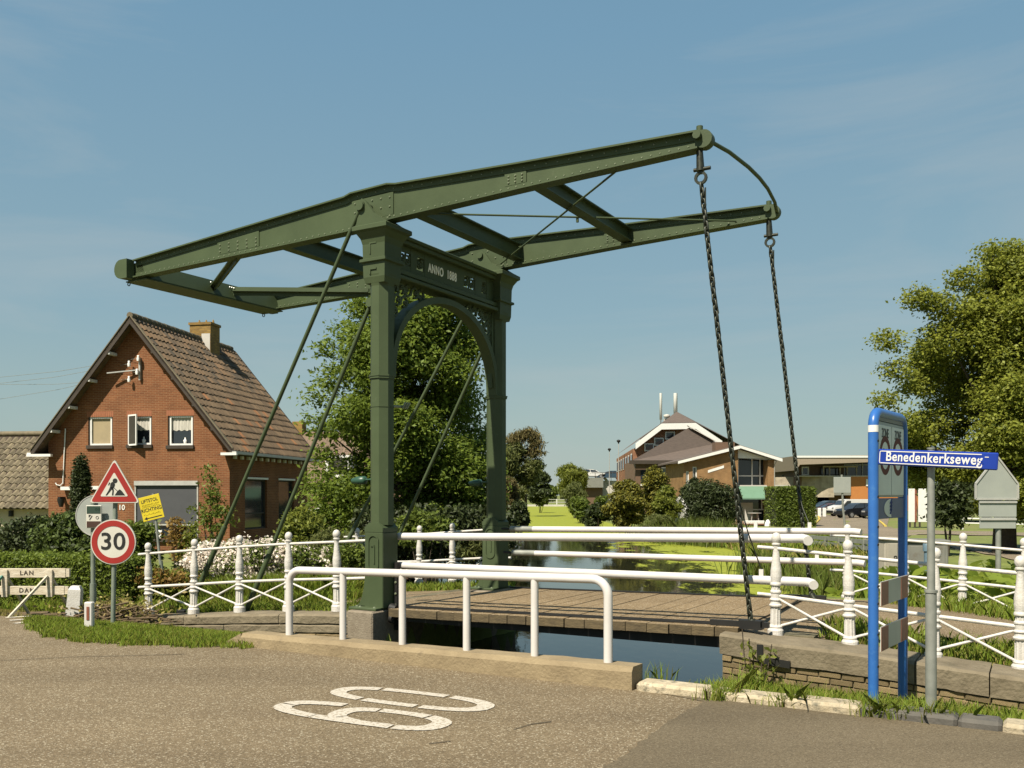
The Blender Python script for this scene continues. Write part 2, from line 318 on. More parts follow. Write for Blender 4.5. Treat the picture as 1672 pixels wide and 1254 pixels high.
ROOFD = M('dark_roof_tiles', (.13,.098,.078), (.095,.072,.058), scale=2, rough=.8, stretch=(1,1,8))
BARGE = M('bargeboard', (.055,.042,.03), (.04,.03,.022), scale=5, rough=.8)
ROOFU = M('roof_underlay', (.06,.042,.028), rough=.9)
WFRAME = M('white_window_frame', (.78,.77,.73), (.7,.69,.65), rough=.4)
CREAM = M('cream_render', (.52,.45,.32), (.45,.39,.28), scale=2, rough=.8)
GREYW = M('white_wall', (.55,.52,.46), (.48,.45,.4), scale=2, rough=.8)
GLASS = glass('dark_window_glass'); GLASS2 = glass('window_glass_grey', (.05,.048,.04), .15)
CURT = M('net_curtain', (.6,.57,.5), (.38,.36,.31), scale=6, rough=.9, stretch=(6,6,.5))
BLINDC = M('tan_roller_blind', (.36,.29,.17), (.31,.25,.15), scale=2, rough=.8)
SHUT = M('grey_roller_screen', (.068,.070,.076), (.058,.06,.066), scale=2, rough=.7)
ALU = M('aluminium_trim', (.5,.49,.45), (.42,.41,.38), rough=.45, metallic=.2)
AWN = M('green_awning', (.13,.235,.16), (.115,.21,.14), scale=2, rough=.8)
ORANGE = M('orange_wall', (.48,.19,.05), (.44,.17,.045), scale=1.5, rough=.7)
BROWN = M('brown_cladding', (.16,.095,.058), (.13,.078,.048), scale=3, rough=.7)
BEIGE = brickmat('beige_block_wall', (.42,.37,.28), (.38,.33,.25), (.30,.26,.2), .6, .2)
GREYC = M('grey_panel', (.22,.22,.19), (.19,.19,.165), scale=2, rough=.6)
CARW = M('white_car_paint', (.6,.59,.56), (.63,.62,.58), rough=.25); CARK = M('black_car_paint', (.012,.013,.016), (.016,.017,.02), rough=.2, spec=.6)
CARB = M('blue_car_paint', (.05,.085,.12), (.04,.07,.1), rough=.25); CARR = M('dark_red_car_paint', (.09,.02,.018), (.07,.015,.014), rough=.25)
TYRE = M('tyre', (.015,.015,.014), rough=.8); RIM = M('wheel_rim', (.45,.45,.44), rough=.35, metallic=.5)
LAMPR = M('rear_lamp', (.4,.02,.015), rough=.25)
CAB = M('beige_cabinet', (.42,.385,.31), (.36,.33,.265), scale=3, rough=.6, c3=(.26,.23,.17), s3=6)
CAB2 = M('grey_cabinet', (.20,.20,.17), (.155,.155,.135), scale=4, rough=.6, c3=(.13,.11,.08), s3=3)
BOARDW = M('weathered_white_boards', (.62,.56,.45), (.46,.39,.28), scale=8, rough=.8, bump=.3, c3=(.28,.2,.13), s3=9, p3=(.62,.74), stretch=(1,1,3))
TEAL = M('faded_teal_paint', (.10,.25,.19), (.08,.2,.15), rough=.7)
ZRED = M('zone_ring_red', (.13,.026,.018), (.11,.022,.015), rough=.6, spec=.15)
LAMPG = M('lamp_green', (.03,.085,.055), (.025,.07,.045), rough=.4)
SOIL = M('bare_soil', (.13,.095,.06), (.08,.06,.038), scale=5, rough=.95, bump=.6)
PLASTIC = M('patio_plastic', (.45,.42,.36), rough=.5)
# ---------------------------------------------------------------- bridge frame: u along the deck, v across it (away), z up
BANG = math.atan2(-.499, .867); N0 = Vector((-1.83, 12.95, 0)); BF = Fr(N0, BANG)
def uvz(u, v, z=0.0): return BF.w((u, v, z))
PU = [(-60,-.5),(-30,-.5),(-8,-.40),(-4.5,-.25),(-2,-.06),(0,.09),(5.9,.20),(7,.13),(8.2,.0),(11,-.15),(16,-.3),(30,-.5),(90,-.5)]
pu_x = np.array([a for a, _ in PU]); pu_z = np.array([b for _, b in PU])
canal_uv = [uvz(.12,-2.65), uvz(5.12,-2.65), uvz(5.02,-.3), uvz(5.1,3.5)]
CANAL = [(p.x, p.y) for p in canal_uv]+[(6.0,17.8),(7.6,23.2),(9.2,36),(9.4,46),(8.2,60),(7.9,84),(10.2,150),(11.4,195),(3.1,195),(1.6,130),(.3,78),(-2.2,50),(-3.7,38),(-3.6,28),(-2.7,20)]
CANAL += [(p.x, p.y) for p in (uvz(-.35,4.4), uvz(.1,3.5))]
cpoly = np.array(CANAL)
def in_poly(x, y, P):
    ins = np.zeros(x.shape, bool); n = len(P)
    for i in range(n):
        x0, y0 = P[i]; x1, y1 = P[(i+1) % n]
        c = ((y0 > y) != (y1 > y))
        with np.errstate(divide='ignore', invalid='ignore'): xi = (x1-x0)*(y-y0)/((y1-y0) if y1 != y0 else 1e-9)+x0
        ins ^= c & (x < xi)
    return ins
def dist_poly(x, y, P):
    d = np.full(x.shape, 1e9); n = len(P)
    for i in range(n):
        a = P[i]; b = P[(i+1) % n]; ab = b-a; t = np.clip(((x-a[0])*ab[0]+(y-a[1])*ab[1])/(ab@ab), 0, 1)
        d = np.minimum(d, np.hypot(x-a[0]-t*ab[0], y-a[1]-t*ab[1]))
    return d
def sstep(a, b, x): t = np.clip((x-a)/(b-a), 0, 1); return t*t*(3-2*t)
def vfront(u): return np.where(u < 2, -.30+.07*np.minimum(u, 0), -.36)
def hgt(x, y, water=True):
    x = np.asarray(x, float); y = np.asarray(y, float)
    dx, dy = x-N0.x, y-N0.y; u = BF.c*dx+BF.s*dy; v = -BF.s*dx+BF.c*dy
    pr = np.interp(u, pu_x, pu_z)-.03; road = np.full(u.shape, -.03)
    capz = np.where(u < 2, np.interp(u,[-5.2,-4.5,-2.5,-.8,-.28,2],[-.31,-.25,-.09,.01,.03,.03]), np.interp(u,[4.9,5.2,5.5,6.3,7.9,9,12],[.172,.155,.108,.083,-.036,-.10,-.22]))-.05
    capz = np.where((u < -5.2)|(u > 12), pr, capz); pr = capz+(pr-capz)*sstep(.25,.95,v)
    foot = np.where(u < 2, -.46, -.38)
    foot = foot+(pr-foot)*np.where(u < 2, sstep(-4.8, -5.9, u), sstep(8.6, 11.5, u))
    vf = vfront(u); t = np.clip((v+2.78)/(vf+.02+2.78), 0, 1)
    z = road+(foot-road)*t**1.15
    z = z+(pr-z)*sstep(vf+.06, vf+.26, v)
    far = -.10+(-.42)*sstep(9, 17, x)*sstep(22, 60, y)-.25*sstep(-5, -9, x)*sstep(14, 18, y)
    z = z+(far-z)*sstep(4.6, 8.0, v)
    z = np.where(v < -2.78, road, z)
    z = z+.035*np.sin(x*1.7+.6*y)*np.cos(y*1.3-x*.4)*sstep(4.6, 7, v)
    if water:
        ins = in_poly(x, y, cpoly); d = dist_poly(x, y, cpoly)
        z = np.where(~ins & (v > 4.2), -.58+(z+.58)*sstep(0, 1.3, d), z)
        z = np.where(ins, -.60-.9*sstep(0, .35, d), z)
    return z
def hz(x, y): return float(hgt(np.array([x]), np.array([y]))[0])
def axis_pts(segs):
    out = []
    for a, b, st in segs: out += list(np.arange(a, b-1e-6, st))
    return np.array(out+[segs[-1][1]])
XS = axis_pts([(-2500,-400,300),(-400,-60,34),(-60,-14,2.3),(-14,-8,.4),(-8,7.6,.13),(7.6,18,.5),(18,60,2.1),(60,400,34),(400,2500,300)])
YS = axis_pts([(-60,2,6),(2,7,.5),(7,18,.13),(18,34,.5),(34,70,1.6),(70,220,7),(220,600,40),(600,3000,300)])
gx, gy = np.meshgrid(XS, YS); gz = hgt(gx, gy)
nx, ny = len(XS), len(YS); idx = np.arange(nx*ny).reshape(ny, nx)
gf = np.stack([idx[:-1,:-1], idx[:-1,1:], idx[1:,1:], idx[1:,:-1]], -1).reshape(-1, 4)
GROUND = M('meadow_ground', (.17,.20,.04), (.115,.14,.03), scale=1.6, rough=.95, bump=.8, bscale=30, c3=(.19,.165,.065), s3=.35, p3=(.5,.7))
struct(raw_mesh('ground', np.stack([gx, gy, gz], -1).reshape(-1, 3), gf, GROUND, smooth=True))

def sheet(name, pts, z, mat, parent=None, div=0, follow=None):
    """flat or ground-following polygon sheet from xy points"""
    bm = bmesh.new(); vs = [bm.verts.new((p[0], p[1], z)) for p in pts]; bm.faces.new(vs); bmesh.ops.triangulate(bm, faces=bm.faces)
    for _ in range(div): bmesh.ops.subdivide_edges(bm, edges=bm.edges[:], cuts=1, use_grid_fill=True)
    if follow is not None:
        for q in bm.verts: q.co.z = hz(q.co.x, q.co.y)+follow
    bmesh.ops.recalc_face_normals(bm, faces=bm.faces)
    me = bpy.data.meshes.new(name); bm.to_mesh(me); bm.free(); me.materials.append(mat)
    if me.polygons[0].normal.z < 0: me.flip_normals()
    o = bpy.data.objects.new(name, me); COL.objects.link(o)
    if parent: o.parent = parent
    return o
def P2(*a): return [tuple(uvz(u, v)[:2]) for u, v in a]
struct(sheet('road', P2((-70,-16),(60,-16),(60,-2.7),(-70,-2.7)), 0.0, ROAD))
e0, e1, e2, e3 = gnd(1150,1146), gnd(1092,1178), gnd(1030,1226), gnd(985,1254)
far_e = [tuple(uvz(6,-4.6+.0)[:2])]
edge_ = []
for p_, q_ in ((e0,e1),(e1,e2),(e2,e3)):
    for t in np.linspace(0,1,14)[:-1]: edge_.append(tuple((p_.lerp(q_,t)+Vector((random.gauss(0,.012),random.gauss(0,.012),0)))[:2]))
struct(sheet('road_repair', [gnd(1030,1123.5)[:2], *edge_, e3[:2], gnd(940,1330)[:2], uvz(6.5,-9)[:2], uvz(40,-9)[:2], uvz(40,-2.86)[:2], uvz(5.2,-2.86)[:2]], .004, ROADD))
for pts, lab in ((((0,1079),(60,1076),(130,1073),(210,1071),(300,1069)),'c'),(((838,1192),(868,1184),(900,1180)),'c'),(((700,1215),(735,1212)),'c')):
    w_ = [gnd(*q) for q in pts]; mb = MB(); vs = []
    for i, q in enumerate(w_):
        wd = .006+.004*random.random(); jy = random.uniform(-.02,.02); vs += [(q.x,q.y-wd+jy,.0065),(q.x,q.y+wd+jy,.0065)]
    mb.add(vs,[(i*2,i*2+2,i*2+3,i*2+1) for i in range(len(w_)-1)]); struct(mb.build('road_crack', M('crack_dirt', (.07,.055,.035), (.05,.04,.025), rough=.95)))
# approach roads over the bridge hump
def strip(name, us, v0, v1, mat, dz, pf=None):
    vs = []; 
    for u in us:
        for v in np.linspace(v0, v1, 5): 
            p = uvz(u, v); vs.append((p.x, p.y, float(np.interp(u, pu_x, pu_z))+dz))
    k = len(us); fs = np.array([[i*5+j, (i+1)*5+j, (i+1)*5+j+1, i*5+j+1] for i in range(k-1) for j in range(4)])
    return struct(raw_mesh(name, np.array(vs), fs, mat, smooth=True))
strip('approach_road', np.linspace(5.03, 30, 60), .95, 3.55, PATH, .0)
struct(sheet('approach_road', P2((5.03,.235),(5.98,.235),(5.98,.96),(5.03,.96)), 0, PATH, None, 4, .034))
strip('approach_road', np.linspace(-26, .16, 60), .55, 3.3, PATH, -.005)
struct(sheet('verge', P2((.2,-2.6),(.22,-2.95),(-.25,-3.2),(-.57,-3.26),(-.95,-3.46),(-1.27,-3.5),(-1.7,-3.56),(-2.0,-3.5),(-2.59,-3.36),(-3.0,-3.22),(-3.3,-3.04),(-3.8,-2.75),(-3.8,-2.6)), .012, GROUND))
# water with its floating duckweed
def watermat():
    m, t, b, l = newmat('canal_water'); b.inputs['Base Color'].default_value = (.020,.021,.012,1); b.inputs['Roughness'].default_value = .04; b.inputs['IOR'].default_value = 1.33; b.inputs['Specular IOR Level'].default_value = .6
    tc = t.nodes.new('ShaderNodeTexCoord'); mp = t.nodes.new('ShaderNodeMapping'); mp.inputs['Scale'].default_value = (1,.45,1); l(tc.outputs['Object'], mp.inputs['Vector'])
    n = t.nodes.new('ShaderNodeTexNoise'); n.inputs['Scale'].default_value = 5; n.inputs['Detail'].default_value = 4; l(mp.outputs['Vector'], n.inputs['Vector'])
    bp = t.nodes.new('ShaderNodeBump'); bp.inputs['Strength'].default_value = .10; bp.inputs['Distance'].default_value = .02; l(n.outputs['Fac'], bp.inputs['Height']); l(bp.outputs['Normal'], b.inputs['Normal']); return m
wp = [tuple(uvz(-.3,-2.68)[:2]), tuple(uvz(5.6,-2.68)[:2]), tuple(uvz(5.5,3.5)[:2])]+[(x+.9, y) for x, y in CANAL[4:12]]+[(x-.9, y) for x, y in CANAL[12:19]]+[tuple(uvz(-.9,4.4)[:2]), tuple(uvz(-.3,3.5)[:2])]
struct(sheet('canal_water', wp, -.65, watermat()))
def duckmat():
    m, t, b, l = newmat('duckweed'); tc = t.nodes.new('ShaderNodeTexCoord'); s = t.nodes.new('ShaderNodeSeparateXYZ'); l(tc.outputs['Object'], s.inputs[0])
    def mr(sock, a, bb, c, d):
        q = t.nodes.new('ShaderNodeMapRange'); q.inputs[1].default_value = a; q.inputs[2].default_value = bb; q.inputs[3].default_value = c; q.inputs[4].default_value = d; l(sock, q.inputs[0]); return q.outputs[0]
    def add(x, y):
        q = t.nodes.new('ShaderNodeMath'); q.operation = 'ADD'; l(x, q.inputs[0]); l(y, q.inputs[1]); return q.outputs[0]
    mp = t.nodes.new('ShaderNodeMapping'); mp.inputs['Scale'].default_value = (1.4,.55,1); l(tc.outputs['Object'], mp.inputs['Vector'])
    n = t.nodes.new('ShaderNodeTexNoise'); n.inputs['Scale'].default_value = 1.0; n.inputs['Detail'].default_value = 11; n.inputs['Roughness'].default_value = .74; l(mp.outputs['Vector'], n.inputs['Vector'])
    side = mr(s.outputs[0], 1.2, 7.2, -.17, .17); far = mr(s.outputs[1], 52, 62, -.02, .75); near = mr(s.outputs[1], 12, 16, -.4, 0)
    tot = add(add(add(n.outputs['Fac'], side), far), near)
    fac = mr(tot, .54, .60, 0, 1)
    n2 = t.nodes.new('ShaderNodeTexNoise'); n2.inputs['Scale'].default_value = 9; n2.inputs['Detail'].default_value = 6; l(tc.outputs['Object'], n2.inputs['Vector'])
    r = ramp(t, (.3,.7), ((.15,.178,.018),(.235,.25,.028))); l(n2.outputs['Fac'], r.inputs['Fac']); l(r.outputs['Color'], b.inputs['Base Color']); b.inputs['Roughness'].default_value = .8; b.inputs['Specular IOR Level'].default_value = .2
    tr = t.nodes.new('ShaderNodeBsdfTransparent'); x = t.nodes.new('ShaderNodeMixShader'); l(fac, x.inputs[0]); l(tr.outputs[0], x.inputs[1]); l(b.outputs[0], x.inputs[2]); l(x.outputs[0], t.nodes['Material Output'].inputs['Surface']); return m
dk = sheet('duckweed', [(2.0,13.6)]+[(x+.4, y) for x, y in CANAL[4:12]]+[(x-.4, y) for x, y in CANAL[12:19]]+[(-.1,16.6)], -.644, duckmat()); dk['kind'] = 'stuff'; dk['label'] = 'bright green duckweed floating on the canal'

# ---------------------------------------------------------------- road lettering: stencilled 60 lying along the road
def stencil(name, cx, cy, pts, w, closed_breaks):
    mb = MB()
    for a in closed_breaks:
        q = [pts(t) for t in np.linspace(a[0], a[1], 14)]; n = len(q); vs = []
        for i, (p, nrm, ww) in enumerate(q):
            for sgn in (-.5, .5): vs.append((p[0]+nrm[0]*ww*sgn, p[1]+nrm[1]*ww*sgn, 0))
        mb.add(vs, [(i*2, i*2+1, i*2+3, i*2+2) for i in range(n-1)])
    return mb
def ell(cx, cy, a, b, w, n=2.6):
    def f(t):
        c, s = math.cos(t), math.sin(t); x = cx+a*math.copysign(abs(c)**(2/n), c); y = cy+b*math.copysign(abs(s)**(2/n), s)
        nx, ny = math.copysign(abs(c)**(2-2/n), c)/a, math.copysign(abs(s)**(2-2/n), s)/b; k = math.hypot(nx, ny) or 1
        ww = w*(1.0+.5*abs(nx/k)); return (x, y), (nx/k, ny/k), ww
    return f
rmk = thing('road_marking', 'worn white number 60 painted on the tan road surface', 'road marking', tuple(gnd(632,1155)))
rmk.rotation_euler = (0, 0, BANG+.045)
RF = Fr(gnd(632,1155), BANG+.045)
def rl(px, py): return RF.ray(px, py, 2, 0.0)
def digit_zero():
    l_, r_, t_, b_ = rl(538,1131), rl(809,1152), rl(640,1124), rl(700,1158)
    a = (r_.x-l_.x)/2-.045; cx = (l_.x+r_.x)/2; cy = (l_.y+r_.y)/2; b = .215
    f = ell(cx, cy, a, b, .10); P = math.pi
    return stencil('0', cx, cy, f, .1, [(-.42*P, .40*P), (.425*P, .66*P), (.68*P, 1.36*P), (1.385*P, 1.56*P)])
z_ = digit_zero(); zo = z_.build('numeral_zero', PAINT, rmk); zo.location.z = .006
l_, r_ = rl(453,1153), rl(729,1183); mb = MB(); cx = (l_.x+r_.x)/2; cy = (l_.y+r_.y)/2; a = (r_.x-l_.x)/2-.05; P = math.pi
fb = ell(cx+a*.40, cy+.0, a*.62, .20, .105)      # bowl of the six (nearer right)
ft = ell(cx, cy, a, .21, .105)                    # back and top hook
for f, rr in ((fb, [(-.40*P,.34*P),(.36*P,.62*P),(.64*P,1.2*P),(1.22*P,1.58*P)]), (ft, [(.60*P,.98*P),(.995*P,1.40*P),(1.405*P,1.66*P)])):
    for a_ in rr:
        q = [f(t) for t in np.linspace(a_[0], a_[1], 14)]; vs = []
        for p, nr, ww in q:
            for sg in (-.5,.5): vs.append((p[0]+nr[0]*ww*sg, p[1]+nr[1]*ww*sg, 0 if f is fb else .0012))
        mb.add(vs, [(i*2,i*2+1,i*2+3,i*2+2) for i in range(13)])
so = mb.build('numeral_six', PAINT, rmk); so.location.z = .006
zb = thing('road_marking', 'white stripes painted at the road edge in front of the wooden barricade', 'road marking', tuple(gnd(50,1012)))
for (xa, ya, xb, yb) in ((9,1009,52,1006.2),(16,1013.5,66,1009.6),(24,1018.5,76,1011.8)):
    p0, p1 = gnd(xa, ya), gnd(xb, yb); mb = MB(); n = (p1-p0).cross(Vector((0,0,1))).normalized()*.05
    o = zb.location; mb.add([p0-n-o, p0+n-o, p1+n-o, p1-n-o], [(0,1,2,3)]); mb.build('stripe', PAINT, zb).location.z = .006

# ---------------------------------------------------------------- concrete kerb beam and its pipe railing
kb = thing('kerb_beam', 'long tan concrete beam along the road edge under the low white railing', 'concrete kerb', uvz(.25,-2.75), BANG)
KF = Fr(uvz(.25,-2.75), BANG)
def kz(u): return .145+.012*u
mb = MB(); Lk = 4.72; ns = 24
prof = lambda x: [(-.13,-.35),(-.13,kz(x)-.045),(-.10,kz(x)),(.12,kz(x)),(.12,-.35)]
vs = []
for i in range(ns+1):
    x = Lk*i/ns
    for (yy, zz) in prof(x): vs.append((x, yy+random.uniform(-.004,.004), zz+random.uniform(-.004,.004)))
mb.add(vs, [(i*5+j, (i+1)*5+j, (i+1)*5+(j+1)%5, i*5+(j+1)%5) for i in range(ns) for j in range(5)]+[tuple(range(5)), tuple(ns*5+j for j in range(5))])
mb.build('beam', CONC, kb)
mb = MB(); mb.prism([(-.5,-.1),(0,-.1),(0,kz(0)-.002)], 1, -.13, .1); mb.build('sloped_end', CONC, kb)
pr = thing('pipe_railing', 'low white pipe railing with rounded corners on the concrete beam', 'railing', uvz(.25,-2.73), BANG)
PF = Fr(uvz(.25,-2.73), BANG)
posts = [PF.ray(px, 1050, 1, 0.0).x for px in (472.5,560,657,762,873,993)]
ztop = lambda x: .862+.017*x
r_ = .041; a0, a1 = posts[0], posts[-1]; pts = [(a0,0,kz(a0)-.01),(a0,0,ztop(a0)-.15)]
pts += [(a0+.15-.15*math.cos(t),0,ztop(a0)-.15+.15*math.sin(t)) for t in np.linspace(.2,math.pi/2,7)]
pts += [(a1-.15+.15*math.sin(t),0,ztop(a1)-.15+.15*math.cos(t)) for t in np.linspace(0,math.pi/2-.2,7)]
pts += [(a1,0,ztop(a1)-.15),(a1,0,kz(a1)-.01)]
MB().tube(pts, r_, 12).build('top_rail', WHITE, pr)
for x in posts[1:-1]: MB().tube([(x,0,kz(x)-.01),(x,0,ztop(x)-.005)], .037, 12).build('post', WHITE, pr)
# kerb stones to the right
ks = thing('kerb', 'row of whitewashed and grey kerb stones right of the concrete beam', 'kerb', uvz(4.98,-2.76), BANG)
x = .02; cuts = [.85,.8,.02,.92,.6,.62,.9,.95,.9,.9,.9]
for i, l_ in enumerate([.65,.62,.57,.68,.29,.8,.9,.9,.9,.9]):
    grey = i in (3,4); mb = MB(); mb.cbox((x,-.11,-.12),(x+l_-.004,.13+random.uniform(-.006,.006),.072+random.uniform(-.005,.006)),.026); mb.build('kerb_stone', KERBG if grey else KERBW, ks).rotation_euler = (0,0,random.uniform(-.006,.006)); x += l_

# ---------------------------------------------------------------- quay walls
def wall_run(root, us, vfn, ztops, hcap, depth, mat, name):
    for i in range(len(us)-1):
        u0, u1 = us[i]+.006, us[i+1]-.006; mb = MB(); n = 7; vs = []
        for k in range(n+1):
            u = u0+(u1-u0)*k/n; z = float(np.interp(u, [q[0] for q in ztops], [q[1] for q in ztops])); vf = float(vfn(u)); j = lambda s=.006: random.uniform(-s, s)
            for vv, zz in ((vf,z-hcap),(vf-.01,z-.03),(vf+.02,z),(vf+depth,z),(vf+depth,z-hcap)): vs.append((u, vv+j(), zz+j()))
        mb.add(vs, [(a*5+b, (a+1)*5+b, (a+1)*5+(b+1)%5, a*5+(b+1)%5) for a in range(n) for b in range(5)]+[tuple(range(5)), tuple(n*5+b for b in range(5))])
        mb.build(name, mat, root)
rw = thing('quay_wall', 'stone capped brick wall right of the bridge, below the white fence', 'wall', tuple(N0), BANG)
ZR = [(4.9,.172),(5.2,.155),(5.5,.108),(6.3,.083),(7.9,-.036),(9,-.10),(12,-.22)]
wall_run(rw, [4.96,6.96,7.62,8.75,10.2,12], lambda u: -.37+.02*max(0,5.15-u)*4, ZR, .225, .62, STONE, 'coping_stone')
def bwall(root, u0, u1, vfn, ztop, zbot, rows, bl=.23):
    bh = .068; 
    base = MB().cbox((-.5,-.5,-.5),(.5,.5,.5),.05).build('brick', QBRICK, root); first = True
    for r in range(rows):
        u = u0+(bl/2 if r % 2 else 0)-bl/2
        while u < u1:
            a, b = max(u, u0), min(u+bl, u1)
            if b-a > .05:
                z = ztop((a+b)/2)-.008-bh*(r+.5)
                o = base if first else inst(base, 'brick', root); first = False
                o.location = ((a+b)/2, float(vfn((a+b)/2))+.06+random.uniform(-.012,.012), z); o.scale = (b-a-.012, .12, bh-.012+random.uniform(-.006,.004)); o.rotation_euler = (random.uniform(-.03,.03), random.uniform(-.03,.03)-math.atan((ztop(b)-ztop(a))/(b-a+1e-6))*1.0, random.uniform(-.05,.05))
            u += bl
bwall(rw, 4.99, 9.0, lambda u: -.35, lambda u: float(np.interp(u, [q[0] for q in ZR], [q[1] for q in ZR]))-.225, -.5, 8)
mb = MB(); vs = []
for k in range(13):
    u = 4.99+7*k/12; z = float(np.interp(u, [q[0] for q in ZR], [q[1] for q in ZR]))-.22
    vs += [(u,-.325,-1),(u,-.325,z),(u,.2,z),(u,.2,-1)]
mb.add(vs, [(a*4+b,(a+1)*4+b,(a+1)*4+(b+1)%4,a*4+(b+1)%4) for a in range(12) for b in range(4)]+[(0,1,2,3),(48,49,50,51)]); mb.build('mortar_core', MORTAR, rw)
mb = MB(); mb.box((5.0,.22,-1),(5.86,3.6,.12)); mb.build('abutment', MORTAR, rw)
mb = MB(); mb.box((5.39,-.402,-.09),(5.455,-.36,.085)); mb.bar((5.47,-.388,-.085),(5.74,-.386,-.105),.03,.075); mb.build('dark_slab', BLACKI, rw)  # dark slabs on the wall face stand in for a T-shaped shadow
lw = thing('quay_wall', 'cracked stone wall under the white fence left of the bridge', 'wall', tuple(N0), BANG)
ZL = [(-5.2,-.31),(-4.5,-.25),(-2.5,-.09),(-.8,.01),(-.28,.03)]
LF = lambda u: -.33+.07*min(u, 0)
wall_run(lw, [-5.0,-3.4,-1.55,-.32], LF, ZL, .13, .5, STONE, 'coping_stone')
wall_run(lw, [-5.02,-4.1,-2.6,-1.3,-.3], lambda u: LF(u)+.012, [(a, b-.138) for a, b in ZL], .12, .45, STONE, 'wall_stone')
wall_run(lw, [-5.0,-4.3,-3.6,-2.9,-2.2,-1.5,-.9,-.3], lambda u: LF(u)+.03, [(a, b-.266) for a, b in ZL], .14, .4, QBRICK, 'wall_stone')
mb = MB(); mb.box((-4.57,-.69,-.66),(-4.43,-.62,-.262)); mb.build('dark_slab', BLACKI, lw)  # dark slab on the wall face below the first fence post
for u in (-3.0,-2.55):
    mb = MB(); mb.tube([(u,-.56,-.33),(u+.02,-.64,-.36),(u+.06,-.7,-.42),(u+.1,-.66,-.47)],.03,6); mb.build('mooring_hook', BLACKI, lw)
mb = MB(); mb.box((-.9,-.02,-1),(.11,3.6,.03)); mb.build('abutment', MORTAR, lw)
for s_, nm in ((-1,'plinth'),):
    pass

# ---------------------------------------------------------------- the lifting bridge: portal
po = thing('bridge_portal', 'dark green cast iron portal of the drawbridge with arch and ANNO 1888 lintel', 'bridge portal', tuple(N0), BANG)
WD = 3.13
def octa(mb, r, z0, z1, v, r1=None, m=0):
    k = r/math.cos(math.pi/8); k1 = (r1 or r)/math.cos(math.pi/8); vs = []
    for kk, z in ((k, z0), (k1, z1)):
        for j in range(8):
            a = math.pi/8+j*math.pi/4; vs.append((kk*math.cos(a), v+kk*math.sin(a), z))
    mb.add(vs, [tuple(range(8))[::-1], tuple(range(8,16))]+[(j,(j+1)%8,8+(j+1)%8,8+j) for j in range(8)], m)
def square_flare(mb, pts, v):
    vs = []
    for r, z in pts: vs += [(-r,v-r,z),(r,v-r,z),(r,v+r,z),(-r,v+r,z)]
    n = len(pts); mb.add(vs, [(i*4+j,i*4+(j+1)%4,(i+1)*4+(j+1)%4,(i+1)*4+j) for i in range(n-1) for j in range(4)]+[(3,2,1,0), tuple((n-1)*4+j for j in range(4))])
def bolts(mb, pts, r=.018, axis=1, sgn=-1):
    for p in pts:
        q = list(p); vs = []
        for j in range(6):
            a = j*math.pi/3; d = [r*math.cos(a), r*math.sin(a)]; d.insert(axis, 0); vs.append((q[0]+d[0], q[1]+d[1], q[2]+d[2]))
        d = [0,0]; d.insert(axis, sgn*r*.8)
        for j in range(6):
            a = j*math.pi/3; e = [r*.6*math.cos(a), r*.6*math.sin(a)]; e.insert(axis, sgn*r*.7); vs.append((q[0]+e[0], q[1]+e[1], q[2]+e[2]))
        mb.add(vs, [(j,(j+1)%6,6+(j+1)%6,6+j) for j in range(6)]+[tuple(range(6,12))], 0, False)
